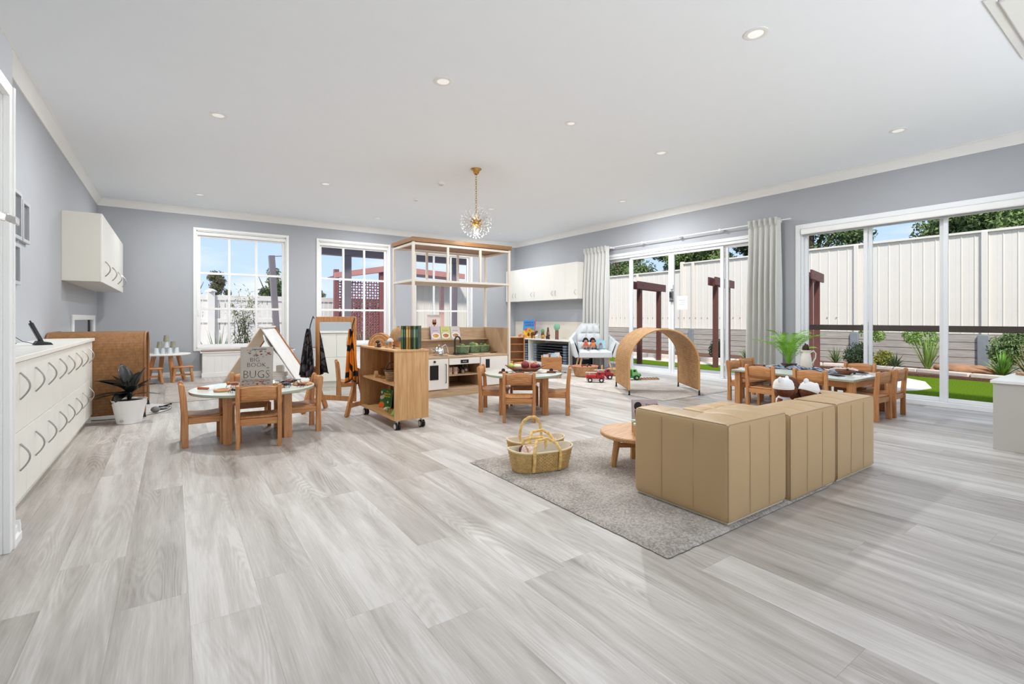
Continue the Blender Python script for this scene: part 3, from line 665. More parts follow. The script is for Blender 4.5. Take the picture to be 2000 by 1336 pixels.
# long tables by the windows
def rect_table(label, x0, x1, y0, y1, H=.44):
    t = thing('rectangular_table', label, 'table', ((x0 + x1) / 2, (y0 + y1) / 2, 0), 0, 'rectangular tables pushed together'); a, b_ = (x1 - x0) / 2, (y1 - y0) / 2
    put('tabletop', MB().box(-a, a, -b_ + .001, b_ - .001, H - .004, H), lamtop, t, .001)
    put('edge_band', MB().box(-a, a, -b_ + .001, b_ - .001, H - .024, H - .004), lamedge, t)
    for sx in (-1, 1):
        for sy in (-1, 1): put('leg', MB().box(sx * (a - .085) - .035, sx * (a - .085) + .035, sy * (b_ - .05) - .035, sy * (b_ - .05) + .035, 0, H - .024), oak('z'), t, .004)
        put('apron', MB().box(sx * (a - .085) - .012, sx * (a - .085) + .012, -b_ + .09, b_ - .09, H - .1, H - .024), oak('y'), t, .002)
        put('apron', MB().box(-a + .12, a - .12, sx * (b_ - .05) - .012, sx * (b_ - .05) + .012, H - .1, H - .024), oak('x'), t, .002)
    return t
rect_table('pale rectangular table, the half nearer the curtain, with palm and jug', 5.95, 7.0, 2.83, 3.52)
rect_table('pale rectangular table, the half farther from the curtain, set with pine cones and mats', 5.95, 7.0, 2.14, 2.83)
G3 = 'child chairs around the long table'
chair((5.8, 3.06), (1, 0), 'oak child chair in front of the long table, left one behind the ottoman', G3)
chair((5.8, 2.5), (1, .03), 'oak child chair in front of the long table, right one just behind the dolls', G3)
chair((6.3, 3.66), (.0, -1), 'oak child chair at the curtain end of the long table, nearer the camera', G3)
chair((6.72, 3.72), (.03, -1), 'oak child chair at the curtain end of the long table, nearer the glazing', G3)
chair((7.18, 2.52), (-1, 0), 'oak child chair on the window side of the long table', G3)
chair((6.26, 1.98), (.05, 1), 'oak child chair at the right end of the long table, nearer the sofa', G3)
chair((6.7, 1.97), (-.02, 1), 'oak child chair at the right end of the long table, nearer the window', G3)

# small table with glasses, two stools
t = thing('small_round_table', 'small white topped round table with splayed wooden legs by the back wall', 'table', (-.1, 10.42, 0))
put('tabletop', MB().lathe([(.001, 0), (.35, 0), (.36, .01), (.36, .02), (.35, .026), (.001, .026)], 40, (0, 0, .46), cap=False), plain('table_white', (232, 232, 228), .4), t)
for k in range(4):
    a = radians(20 + 90 * k); put('leg', MB().cyl((.28 * cos(a), .28 * sin(a), 0), (.18 * cos(a), .18 * sin(a), .46), .03, .035, 8), oak('z'), t)
def stool(label, loc, rz, group='small wooden stools'):
    t = thing('stool', label, 'stool', loc, rz, group)
    put('seat', MB().box(-.15, .15, -.1, .1, .245, .27), oak('x'), t, .012)
    for sx in (-1, 1):
        for sy in (-1, 1): put('leg', MB().cyl((sx * .145, sy * .09, 0), (sx * .11, sy * .065, .246), .02, .022, 10), oak('z'), t)
        put('side_stretcher', MB().beam((sx * .128, -.075, .12), (sx * .128, .075, .12), .022, .03), oak('y'), t, .003)
    put('stretcher', MB().beam((-.128, 0, .12), (.128, 0, .12), .022, .03), oak('x'), t, .003)
    return t
stool('small oak stool on the right of the small round table', (.14, 10.2, 0), 0)
stool('small oak stool partly behind the wicker tunnel, left of the small round table', (-.3, 10.1, 0), .1)
cg = glass('smoked_glass', (.72, .76, .72), .1); cg2 = glass('frosted_glass', (.86, .9, .92), .12, .1)
def cup(loc, label, m):
    t = thing('glass_tumbler', label, 'glass', loc, 0, 'tumblers stacked in a pyramid')
    put('glass_body', MB().lathe([(.043, .0), (.033, .105), (.001, .105)], 18, cap=False), m, t)
    put('rim', MB().lathe([(.0435, 0), (.045, .002), (.0435, .004), (.042, .002), (.0435, 0)], 18, cap=False), m, t); return t
ct = (-.1, 10.34); olive = plain('cup_olive', (150, 148, 128), .2, var=.03); pale = plain('cup_pale', (205, 211, 214), .2, var=.02)
nm = ['leftmost', 'second', 'third', 'rightmost']
for k in range(4): cup((ct[0] - .14 + .095 * k, ct[1] + (.02 if k % 2 else 0), .486), nm[k] + ' upturned pale tumbler of the bottom row of the pyramid', pale)
for k in range(3): cup((ct[0] - .093 + .095 * k, ct[1] + .01, .594), ('left olive', 'middle pale', 'right olive')[k] + ' upturned tumbler of the pyramid middle row', (olive, pale, olive)[k])
cup((ct[0], ct[1] + .01, .702), 'single olive tumbler on top of the pyramid', olive)

# rugs
def rug(label, x0, x1, y0, y1, c, cd, h=.02, scale=1):
    m, n, l, b = base('rug_' + str(c[0]), .95, spec=.1)
    t_ = N(n, 'ShaderNodeTexCoord'); x = N(n, 'ShaderNodeTexNoise'); x.inputs['Scale'].default_value = 80; x.inputs['Detail'].default_value = 6; x.inputs['Roughness'].default_value = .7
    mp = N(n, 'ShaderNodeMapping'); mp.inputs['Scale'].default_value = (1, 1, .3); l.new(t_.outputs['Object'], mp.inputs[0]); l.new(mp.outputs[0], x.inputs[0])
    y = N(n, 'ShaderNodeTexNoise'); y.inputs['Scale'].default_value = 3.2; y.inputs['Detail'].default_value = 5; l.new(t_.outputs['Object'], y.inputs[0])
    a = N(n, 'ShaderNodeMath', operation='MULTIPLY_ADD'); a.inputs[1].default_value = .45; l.new(y.outputs[0], a.inputs[0]); l.new(x.outputs[0], a.inputs[2])
    r = N(n, 'ShaderNodeValToRGB'); r.color_ramp.elements[0].position = .6; r.color_ramp.elements[0].color = S(cd); r.color_ramp.elements[1].position = .84; r.color_ramp.elements[1].color = S(c)
    l.new(a.outputs[0], r.inputs[0]); l.new(r.outputs[0], b.inputs['Base Color']); b.inputs['Sheen Weight'].default_value = .3
    q = N(n, 'ShaderNodeBump'); q.inputs['Strength'].default_value = .8; q.inputs['Distance'].default_value = .012; l.new(x.outputs[0], q.inputs['Height']); l.new(q.outputs[0], b.inputs['Normal'])
    t = thing('rug', label, 'rug', (x0, y0, 0)); put('backing', MB().box(.012, x1 - x0 - .012, .012, y1 - y0 - .012, .0005, .007), plain('rug_backing', (92, 84, 76), .9), t)
    nx, ny = int((x1 - x0) / .025), int((y1 - y0) / .025); rr = random.Random(1)
    def fn(u, v):
        ed = min(u, 1 - u, (v), (1 - v)); e = 0 < u < 1 and 0 < v < 1
        return (u * (x1 - x0) + (0 if e else rr.uniform(-.003, .003)), v * (y1 - y0) + (0 if e else rr.uniform(-.003, .003)), (h + rr.uniform(-.002, .003)) if e else .004)
    put('pile', MB().grid(fn, nx, ny), m, t, kind='stuff', ang=80); return t
rug('grey brown shag rug under the sofa and straw baskets', 1.85, 3.5, 1.4, 3.2, (204, 196, 186), (140, 130, 120))
rug('pale shag rug by the glazed doors under the wicker arch', 5.35, 7.15, 4.12, 7.1, (222, 216, 208), (178, 170, 160))
rug('brown grey rug under the white play tent', -.1, 2.35, 7.7, 9.8, (198, 190, 180), (150, 138, 126), .012)

# ================================================================== WINDOW BENCHES, TENT, BLOCKS
for x0, x1, s_ in ((.44, 2.0, 'white panelled window bench with a brown seat below the first window'), (2.42, 4.1, 'white panelled window bench below the second window, mostly behind the wheeled shelf')):
    t = thing('window_bench', s_, 'bench', ((x0 + x1) / 2, 0, 0), 0, 'window benches'); a = (x1 - x0) / 2; y0 = 10.62
    put('box', MB().box(-a, a, y0, YB - .02, .0, .455), white(), t, .003)
    put('plinth', MB().box(-a - .012, a + .012, y0 - .014, y0, 0, .09), white(), t, .004)
    put('frame_rail', MB().box(-a, a, y0 - .012, y0, .4, .455).box(-a, -a + .07, y0 - .012, y0, .09, .4).box(a - .07, a, y0 - .012, y0, .09, .4), white(), t, .003)
    for k in range(12):
        w = (2 * a - .14) / 12; put('lining_board', MB().box(-a + .07 + w * k + .002, -a + .07 + w * (k + 1) - .002, y0 - .005, y0 + .001, .09, .4), white(), t, .0015)
    put('seat_top', MB().box(-a - .03, a + .03, y0 - .03, YB - .02, .455, .475), white(), t, .004)
    put('cushion', MB().box(-a - .01, a + .01, y0 - .02, YB - .04, .475, .5), plain('tan_vinyl', (150, 122, 104), .5), t, .01, seg=3)
# play tent
tn = thing('play_tent', 'white A-frame play tent with thin wooden edges on the brown rug', 'play tent')
R1, L1, AP = Vector((1.96, 9.0, .012)), Vector((.91, 9.68, .012)), Vector((1.435, 9.34, .945)); sh = Vector((-.27, -.52, 0))
def slab(A, B, C_, D, th):
    n_ = (Vector(B) - Vector(A)).cross(Vector(D) - Vector(A)).normalized() * th
    v = [Vector(p) for p in (A, B, C_, D)]; v = v + [p + n_ for p in v]
    return MB()._add([tuple(p) for p in v], [(3, 2, 1, 0), (4, 5, 6, 7), (0, 1, 5, 4), (1, 2, 6, 5), (2, 3, 7, 6), (3, 0, 4, 7)])
cream = plain('tent_canvas', (240, 222, 198), .8, bump=.1); tw = plain('tent_white', (216, 214, 210), .5)
put('left_panel', slab(L1, L1 + sh, AP + sh, AP, .012), cream, tn)
put('right_panel', slab(R1, AP, AP + sh, R1 + sh, .012), tw, tn)
mr = lambda f_: R1.lerp(AP, f_)
put('mirror_sheet', slab(mr(.04) + sh * .06 + Vector((-.016, 0, 0)), mr(.36) + sh * .06 + Vector((-.016, 0, 0)), mr(.36) + sh * .94 + Vector((-.016, 0, 0)), mr(.04) + sh * .94 + Vector((-.016, 0, 0)), .003), chrome(), tn)
for A, off in ((R1, Vector((.02, .004, .0))), (L1, Vector((-.004, .0, 0)))): put('wooden_edge', MB().beam(A + off, AP + off, .026, .03), wood('edge_wood', (178, 112, 66), (140, 80, 42), 'z'), tn)
put('ridge_cap', MB().beam(AP + Vector((0, 0, .012)), AP + sh + Vector((0, 0, .012)), .09, .03), tw, tn, .004)
put('ridge_end', MB().beam(AP + Vector((.01, .02, .012)), AP + Vector((-.004, -.01, .012)), .1, .036), wood('edge_wood', (178, 112, 66), (140, 80, 42), 'z'), tn, .003)
# inner curved liner hanging from the right panel
g = MB()
def lin(u, v):
    p = mr(.88 - .8 * v) + sh * u; bulge = .05 * sin(pi * min(1, v * 2.2)) if v < .45 else 0
    return p + Vector((-.03 - bulge, -.01, 0))
sl = put('liner', g.grid(lin, 4, 16), tw, tn); solid(sl, .004)
bm_ = plain('foam_white', (240, 236, 230), .7)
for (x, y, sx_, sy_, z0, z1, s_) in ((1.44, 9.12, .3, .22, .013, .1, 'widest white foam block at the bottom of the stack in the tent'), (1.5, 9.16, .24, .16, .1, .18, 'middle white foam block of the stack in the tent'), (1.52, 9.18, .11, .11, .18, .29, 'small white foam block on top of the stack in the tent')):
    t = thing('foam_block', s_, 'block', (x, y, z0), -.5, 'white foam blocks'); put('block_body', MB().box(-sx_ / 2, sx_ / 2, -sy_ / 2, sy_ / 2, 0, z1 - z0), bm_, t, .012, seg=3); put('seam', MB().box(-sx_ / 2 - .001, sx_ / 2 + .001, -sy_ / 2 - .001, sy_ / 2 + .001, (z1 - z0) * .5 - .001, (z1 - z0) * .5 + .001), plain('seam_grey', (205, 200, 194), .7), t)

# ================================================================== ON THE BUGS TABLE
TZ = .455
def book(name, label, loc, rz, w, h, th, c, lean=0, group=None, cat='book'):
    t = thing(name, label, cat, loc, rz, group); t.rotation_euler = (radians(-lean), 0, rz)
    put('cover', MB().box(-w / 2, w / 2, -th / 2, -th / 2 + .003, 0, h).box(-w / 2, w / 2, th / 2 - .003, th / 2, 0, h).box(-w / 2, -w / 2 + .003, -th / 2, th / 2, 0, h), plain('cover_%d_%d_%d' % c, c, .4, var=.02), t)
    put('pages', MB().box(-w / 2 + .003, w / 2 - .004, -th / 2 + .003, th / 2 - .003, .004, h - .004), plain('pages', (228, 224, 214), .8), t); return t
ink = plain('ink_black', (26, 26, 28), .6); 
yaw = radians(-22)
bb = book('book', 'tall grey book of bugs standing open on the round table', (.63, 5.02, TZ + .02), yaw, .275, .36, .016, (178, 172, 164), 4)
text('YUVAL ZOMMER', .017, (.02, -.0085, .333), ink, bb)
text('THE', .022, (-.01, -.0085, .272), ink, bb)
text('BIG', .056, (-.015, -.0085, .224), ink, bb, bold=-.0012)
text('BOOK', .058, (.0, -.0085, .176), ink, bb, bold=-.0012)
text('OF', .018, (.095, -.0085, .16), ink, bb)
text('BUGS', .094, (0, -.0085, .074), ink, bb, bold=-.0022, sy=1.1)
rr = random.Random(5); ic = [(190, 60, 50), (210, 150, 50), (40, 40, 44), (90, 120, 160), (120, 140, 70), (150, 90, 60)]
def bug_print(x, z, s, c):
    g = MB(); y = -.0085
    for dx, dz, a, b_ in ((0, 0, .5, .32), (-.45, .25, .42, .2), (.45, .28, .42, .2), (.1, -.3, .25, .12)):
        pts = [(x + s * (dx + a * cos(q)), z + s * (dz + b_ * sin(q))) for q in [2 * pi * i / 8 for i in range(8)]]
        g.prism(pts, y - .0004, y, 'y')
    return g
for k in range(64):
    x = rr.uniform(-.12, .12); z = rr.choice([rr.uniform(.008, .05), rr.uniform(.26, .345), rr.uniform(.06, .33)])
    if .055 < z < .25 and abs(x) < .095: continue
    put('printed_insect', bug_print(x, z, rr.uniform(.006, .014), ic[k % 6]), plain('ink_%d' % (k % 6), ic[k % 6], .6), bb)
put('printed_insect', bug_print(.1, .3, .02, ic[0]), plain('ink_0', ic[0], .6), bb)
put('printed_insect', bug_print(-.08, .33, .012, ic[1]), plain('ink_1', ic[1], .6), bb)
for z in (.052, .045, .06):
    pts = [(-.12 + .24 * k / 24, -.0088, z + .003 * sin(k * 1.3 + z * 90)) for k in range(25)]
    put('grass_line', MB().tube(pts, .0008, 4), ink, bb)
t = thing('wooden_tray', 'long rounded wooden tray under the bugs book', 'tray', (.66, 5.0, TZ), yaw)
pl_ = [(.2 * (abs(cos(a)) ** .6) * (1 if cos(a) > 0 else -1), .1 * (abs(sin(a)) ** .6) * (1 if sin(a) > 0 else -1)) for a in [2 * pi * k / 40 for k in range(40)]]
put('tray_base', MB().prism(pl_, 0, .008, 'z'), beech('x'), t)
g = MB(); n = len(pl_)
def ringf(u, v):
    k = int(round(u * n)) % n; p = pl_[k]; s, z = [(1, .0), (1, .03), (.95, .03), (.95, .006)][int(round(v * 3))]; return (p[0] * s, p[1] * s, z)
put('tray_wall', g.grid(ringf, n, 3, cu=True), beech('x'), t)
def ring(label, loc, R, r, m=None, cat='ring'):
    t = thing('wooden_ring', label, cat, loc); put('ring_body', MB().lathe([(R, 0), (R + r, .004), (R + r, .018), (R, .022), (R - r, .018), (R - r, .004), (R, 0)], 32, cap=False), m or beech('x'), t)
    put('ring_base', MB().lathe([(R - r * .5, .002), (R - r * .5, .006), (.001, .006)], 28, cap=False), plain('tray_inside', (196, 186, 166), .6), t); return t
ring('round wooden dish ring at the left of the bugs table', (.36, 4.98, TZ), .06, .012)
ring('round wooden dish ring at the right edge of the bugs table', (1.03, 5.02, TZ), .075, .013)
def insect(label, loc, rz, s, c, wings=True, cat='toy insect'):
    t = thing('toy_insect', label, cat, loc, rz, 'toy insects on the bugs table'); m = plain('bug_%d_%d' % (c[0], c[1]), c, .35)
    put('body', MB().ball((0, 0, .25 * s), .16 * s, sx=1, sy=2.2, sz=.8).ball((0, .42 * s, .26 * s), .13 * s), m, t)
    for sx in (-1, 1):
        if wings: put('wing', MB().ball((sx * .28 * s, -.1 * s, .34 * s), .26 * s, 10, 6, sx=1, sy=1.1, sz=.12), plain('wing_dark', (60, 50, 46), .4), t)
        for k in (-1, 0, 1): put('leg', MB().tube([(sx * .1 * s, k * .16 * s, .24 * s), (sx * .32 * s, k * .26 * s, .34 * s), (sx * .48 * s, k * .34 * s, 0)], .022 * s, 5), m, t)
    return t
insect('black toy beetle standing at the front left of the bugs table', (.44, 4.83, TZ), .4, .09, (24, 24, 26), False)
insect('large black toy beetle right of the bugs book', (.86, 4.93, TZ), 1.3, .12, (30, 32, 40), False)
insect('brown toy butterfly with raised wings near the right edge of the bugs table', (.95, 5.08, TZ), 2.2, .15, (96, 54, 40))
insect('orange and black toy butterfly left of the bugs book', (.47, 5.22, TZ), 1, .13, (196, 110, 40))
insect('dark toy spider lying against the chair back, in front of the tray', (.74, 4.8, TZ), .2, .08, (26, 24, 24), False)
insect('grey toy moth behind the black beetle', (.87, 5.13, TZ), -.6, .13, (110, 96, 84))
insect('red brown toy cricket at the far right of the bugs table', (1.0, 4.88, TZ), .9, .09, (110, 40, 34), False)
t = thing('magnifier', 'small wooden handled magnifier lying at the left of the bugs table', 'magnifier', (.26, 5.12, TZ), 2.6)
put('handle', MB().cyl((0, 0, .015), (.09, 0, .02), .012, .014), wood('handle_wood', (190, 110, 70), (150, 80, 46), 'x'), t); put('lens_frame', MB().tube([(-.04 + .035 * cos(a), .035 * sin(a), .008) for a in [2 * pi * k / 16 for k in range(16)]], .004, 6, closed=True), white(), t)
t = thing('toy_leaf', 'small green leafy sprig behind the left of the bugs book', 'leaf', (.57, 5.3, TZ)); 
for k in range(5):
    o = put('leaf', leaf_mb(.05, .014, .2), plain('sprig_green', (100, 140, 50), .6), t); o.rotation_euler = (.7, 0, k * 1.25)
t = thing('white_shell', 'white shell shape beside the green sprig on the bugs table', 'shell', (.5, 5.34, TZ)); put('shell_body', MB().ball((0, 0, .018), .034, sz=.5, sy=.7), plain('shell_white', (230, 226, 220), .6), t)

# ================================================================== STANDING MIRROR WITH CAPES
ms = thing('standing_mirror', 'oak framed child mirror on crossed legs, reflecting the white lockers', 'mirror', (1.56, 5.83, 0), math.atan2(-.33, .43) * -1 + pi)
ms.rotation_euler = (0, 0, math.atan2(5.62 - 6.05, 1.73 - 1.4))   # local +x runs along the frame, -y faces the room
hw = .275
put('frame', MB().box(-hw, -hw + .055, -.014, .014, .14, 1.12).box(hw - .055, hw, -.014, .014, .14, 1.12).box(-hw + .055, hw - .055, -.014, .014, 1.06, 1.12).box(-hw + .055, hw - .055, -.014, .014, .14, .2), oak('z'), ms, .002)
mm_, n, l, b = base('mirror_glass', .015, 1.0); b.inputs['Base Color'].default_value = (.86, .88, .87, 1)
put('mirror_glass', MB().box(-hw + .054, hw - .054, -.01, -.006, .2, 1.06), mm_, ms)
put('back_board', MB().box(-hw + .02, hw - .02, .014, .02, .15, 1.11), oak('x'), ms)
for sx in (-1, 1):
    put('leg', MB().beam((sx * (hw + .02), -.2, 0), (sx * (hw + .02), .02, .52), .028, .06), oak('z'), ms, .003)
    put('leg', MB().beam((sx * (hw + .02), .2, 0), (sx * (hw + .02), -.02, .52), .028, .06), oak('z'), ms, .003)
    put('brace', MB().beam((sx * (hw + .04), -.15, .12), (sx * (hw + .04), .15, .12), .02, .05), oak('y'), ms, .003)
def cape_mat(name, c1, c2, line, sc):
    m, n, l, b = base(name, .8); t_ = N(n, 'ShaderNodeTexCoord'); mp = N(n, 'ShaderNodeMapping'); mp.inputs['Scale'].default_value = sc; l.new(t_.outputs['UV'], mp.inputs[0])
    v = N(n, 'ShaderNodeTexVoronoi', feature='DISTANCE_TO_EDGE'); v.inputs['Scale'].default_value = 1; l.new(mp.outputs[0], v.inputs[0])
    r = N(n, 'ShaderNodeValToRGB'); r.color_ramp.interpolation = 'CONSTANT'; r.color_ramp.elements[0].color = S(line); r.color_ramp.elements[1].position = .09; r.color_ramp.elements[1].color = (1, 1, 1, 1)
    l.new(v.outputs[0], r.inputs[0]); x = N(n, 'ShaderNodeTexNoise'); x.inputs['Scale'].default_value = 1.2; l.new(mp.outputs[0], x.inputs[0])
    c = N(n, 'ShaderNodeValToRGB'); c.color_ramp.elements[0].position = .4; c.color_ramp.elements[0].color = S(c1); c.color_ramp.elements[1].position = .62; c.color_ramp.elements[1].color = S(c2); l.new(x.outputs[0], c.inputs[0])
    mi = N(n, 'ShaderNodeMix', data_type='RGBA', blend_type='MULTIPLY'); mi.inputs[0].default_value = 1; l.new(c.outputs[0], mi.inputs[6]); l.new(r.outputs[0], mi.inputs[7]); l.new(mi.outputs[2], b.inputs['Base Color']); return m
def cape(label, px, m, trim, wtop, wbot, zt, zb, sd_, hang):
    # hangs over the end of the mirror; world frame
    t = thing('butterfly_cape', label, 'cape', (0, 0, 0), 0, 'dress up capes'); t.location = ms.location; t.rotation_euler = ms.rotation_euler
    def fn(u, v):
        w = wtop + (wbot - wtop) * v ** .8; a = (u - .5) * w
        z = zt - (zt - zb) * v - .05 * v * abs(sin(u * pi * 1.0 + sd_)) ; fold = .022 * sin(u * 24 + sd_) * (.4 + .6 * v)
        return (px + a + hang * v, -.06 - .03 * v + fold - abs(u - .5) * .05, z)
    c = put('cloth', MB().grid(fn, 40, 20), m, t, ang=90); solid(c, .002)
    put('hem', MB().tube([fn(u / 20, 1) for u in range(21)], .008, 5), trim, t)
    put('neck_tie', MB().tube([(px, -.055, zt), (px - .01, -.03, zt + .05), (px + .005, -.016, 1.1), (px, 0, 1.125), (px, .02, 1.1)], .006, 5), trim, t)
cape('black and grey winged cape hanging on the left of the mirror', -hw - .045, cape_mat('cape_grey', (96, 84, 88), (40, 38, 42), (14, 14, 16), (5, 5, 1)), black(), .05, .24, .98, .46, .4, .01)
cape('orange and black butterfly cape hanging on the right of the mirror', hw - .01, cape_mat('cape_orange', (214, 110, 20), (232, 140, 30), (24, 14, 12), (3, 2, 1)), plain('cape_hem', (40, 32, 30), .8), .06, .19, .98, .42, 1.5, .03)

# ================================================================== WHEELED SHELF
ts = thing('wheeled_shelf', 'open oak shelf unit on castors, turned end on beside the play kitchen', 'shelf', (1.76, 4.5, 0)); D, L = .36, 1.06; z0, z1 = .1, .79
put('end_panel', MB().box(0, D, 0, .02, z0, z1 - .02), wood('shelf_oak', (214, 170, 118), (188, 140, 90), 'z', scale=.6), ts, .002)
put('end_panel', MB().box(0, D, L - .02, L, z0, z1 - .02), wood('shelf_oak', (214, 170, 118), (188, 140, 90), 'z', scale=.6), ts, .002)
sy_ = wood('shelf_oak', (214, 170, 118), (188, 140, 90), 'y', scale=.6)
put('top_board', MB().box(-.004, D + .004, -.004, L + .004, z1 - .02, z1), sy_, ts, .003)
put('base_board', MB().box(0, D, .02, L - .02, z0, z0 + .02), sy_, ts, .002)
put('shelf_board', MB().box(.004, D - .004, .02, L - .02, .435, .453), sy_, ts, .002)
for k in range(7):
    w = (L - .14) / 7; put('back_board', MB().box(D - .012, D, .11 + w * k + .001, .11 + w * (k + 1) - .001, z0 + .02, z1 - .02), wood('shelf_back', (168, 116, 74), (140, 92, 56), 'z'), ts)
for x in (.05, D - .05):
    for y in (.06, L - .06):
        c_ = put('castor', MB().box(x - .016, x + .016, y - .02, y + .02, z0 - .012, z0).box(x - .003, x + .003, y - .012, y + .03, .05, z0 - .01), white(), ts)
        for s in (-1, 1):
            put('tyre', MB().cyl((x + s * .006, y, .036), (x + s * .024, y, .036), .036, None, 20), black(), c_)
            put('wheel_cap', MB().cyl((x + s * .022, y, .036), (x + s * .028, y, .036), .027, .025, 18), plain('cap_grey', (214, 212, 208), .4), c_)
TOPZ = .79
rb = thing('rainbow_stacker', 'natural wooden rainbow arch stacker on top of the wheeled shelf', 'toy', (1.93, 5.36, TOPZ), radians(-52), )
for k in range(7):
    r1 = .145 - k * .0195; r0 = r1 - .0165; n = 20
    poly = [(r1 * cos(pi * q / n), r1 * sin(pi * q / n)) for q in range(n + 1)] + [(r0 * cos(pi * q / n), r0 * sin(pi * q / n)) for q in range(n, -1, -1)]
    put('arch', MB().prism(poly, -.03, .03, 'y'), wood('rainbow', (222, 178, 128), (194, 140, 88), 'y') if k % 2 else wood('rainbow_dark', (206, 152, 100), (176, 120, 72), 'y'), rb, .002)
bh = thing('woven_basket', 'domed straw beehive basket on top of the wheeled shelf', 'basket', (2.02, 5.06, TOPZ + .06))
put('dome', MB().lathe([(.001, 0), (.085, 0)] + [(.095 * cos(a) ** .8 + .0015 * (1 if k % 2 else -1), .15 * sin(a)) for k, a in enumerate([pi / 2 * q / 15 for q in range(15)])] + [(.02, .145), (.012, .165), (.001, .168)], 28, cap=False), wicker('straw_brown', (190, 146, 98), (120, 82, 48), 40, 16), bh)
put('post', MB().cyl((0, 0, -.06), (0, 0, 0), .05, .06, 16), wood('rainbow', (222, 178, 128), (194, 140, 88), 'y'), bh)
def toadstool(label, loc, c, h, r, peg=(206, 160, 110)):
    t = thing('wooden_mushroom', label, 'toy', loc, 0, 'toy mushrooms on the wheeled shelf')
    put('stalk', MB().lathe([(.018, 0), (.012, h * .7), (.001, h * .7)], 14, cap=False), wood('peg', (214, 172, 124), (184, 140, 92), 'z'), t)
    put('cap', MB().lathe([(.001, h * .62), (r, h * .62), (r * .95, h * .75), (r * .6, h * .93), (.001, h)], 16, cap=False), plain('mush_%d' % c[0], c, .5), t)
toadstool('white capped wooden mushroom on the wheeled shelf', (1.9, 4.98, TOPZ), (216, 212, 204), .1, .036)
toadstool('grey capped wooden mushroom on the wheeled shelf', (1.84, 4.93, TOPZ), (112, 114, 118), .07, .028)
toadstool('tall dark grey capped wooden mushroom beside the green books', (1.97, 4.87, TOPZ), (88, 92, 98), .12, .03)
for (x, y, s_, sc_) in ((1.82, 5.14, 'black flat tree toy at the left on the wheeled shelf', .07), (1.8, 5.04, 'row of black toy insects on the wheeled shelf edge', .04), (1.86, 4.78, 'black toy insect in front of the green books', .04)):
    t = thing('black_toy', s_, 'toy', (x, y, TOPZ), .6, 'small black toys on the wheeled shelf'); put('toy_body', MB().ball((0, 0, sc_ * .8), sc_ * .45, 12, 7, sx=1.1, sy=.5, sz=.5).cyl((0, 0, 0), (0, 0, sc_ * .7), sc_ * .1), black(), t)
    put('toy_foot', MB().box(-sc_ * .6, sc_ * .6, -sc_ * .2, sc_ * .2, 0, sc_ * .12), black(), t, .002)
# large books standing spine out
cs = [(70, 98, 62), (40, 66, 52), (178, 140, 66), (150, 112, 52), (36, 44, 40), (92, 120, 78), (30, 58, 48)]
nm = ['dark green picture book at the left of the upright row', 'deep green picture book second from the left in the upright row', 'mustard yellow picture book in the upright row', 'ochre picture book beside the mustard one in the upright row', 'near black picture book in the upright row', 'sage green picture book in the upright row', 'dark teal picture book at the right end of the upright row']
nd = Vector((cos(radians(-35)), sin(radians(-35)), 0)); b0 = Vector((1.93, 4.68, TOPZ))
for k in range(7):
    w = (.026, .02, .024, .024, .022, .026, .024)[k]; p = b0 + nd * (.025 * k)
    t = book('picture_book', nm[k], p, radians(-35) + radians(90), .012 if False else .17, .235 - (.002 * (k % 3)), w - .002, cs[k], 0, 'upright picture books on the wheeled shelf')
    put('spine_band', MB().box(-.0862, -.085, -w / 2 + .003, w / 2 - .003, .12, .2), plain('band_%d' % k, tuple(min(255, v + 50) for v in cs[k]), .5), t)
# shelf contents
t = thing('arch_block', 'small pale wooden arch block on the middle shelf', 'block', (1.83, 5.22, .453), radians(80)); n = 14
put('arch_body', MB().prism([(.045 * cos(pi * q / n), .06 * sin(pi * q / n) + .01) for q in range(n + 1)] + [(-.045, 0), (.045, 0)], -.018, .018, 'y'), beech('x'), t, .002)
put('arch_window', MB().prism([(.018 * cos(pi * q / n), .026 * sin(pi * q / n)) for q in range(n + 1)], -.019, .019, 'y'), plain('yellow_film', (226, 200, 120), .4), t)
t = thing('glass_jar', 'tall clear jar on the middle shelf beside the basket', 'jar', (1.85, 5.06, .453)); put('jar_body', MB().lathe([(.03, 0), (.03, .12), (.026, .12), (.026, .006), (.001, .006)], 20, cap=False), glass('jar_glass', (.9, .88, .8), .1), t); put('jar_base', MB().lathe([(.001, 0), (.029, 0), (.029, .01), (.001, .01)], 16, cap=False), beech('z'), t)
def round_basket(name, label, loc, R, h, m, rim=None, handle=True, sy=1, rz=0, group=None):
    t = thing(name, label, 'basket', loc, rz, group)
    pr = [(.001, 0), (R * .72, 0)] + [(R * (.74 + .26 * (k / 12) ** .7) + (.003 if k % 2 else -.002), h * k / 12) for k in range(1, 13)]
    pr += [(R * .93, h), (R * .68, .02), (.001, .015)]
    put('body', MB().lathe(pr, 32, sy=sy, cap=False), m, t)
    put('rim', MB().tube([(R * cos(a), R * sy * sin(a), h) for a in [2 * pi * k / 28 for k in range(28)]], .008, 6, closed=True), rim or m, t)
    if handle: put('handle', MB().tube([(-R * .9 * cos(pi * q / 14), 0, h + R * 1.0 * sin(pi * q / 14)) for q in range(15)], .006, 6), rim or m, t)
    return t
round_basket('woven_basket', 'brown woven basket with a thin hoop handle on the middle shelf', (1.87, 4.83, .453), .085, .11, wicker('seagrass', (186, 150, 104), (106, 72, 42), 26, 10), plain('cane_dark', (84, 56, 38), .6))
gb = book('book', 'green butterfly garden board book leaning on the bottom shelf', (1.9, 5.13, .122), radians(-68), .175, .2, .02, (24, 110, 44), 8)
yel = plain('title_yellow', (206, 196, 40), .5)
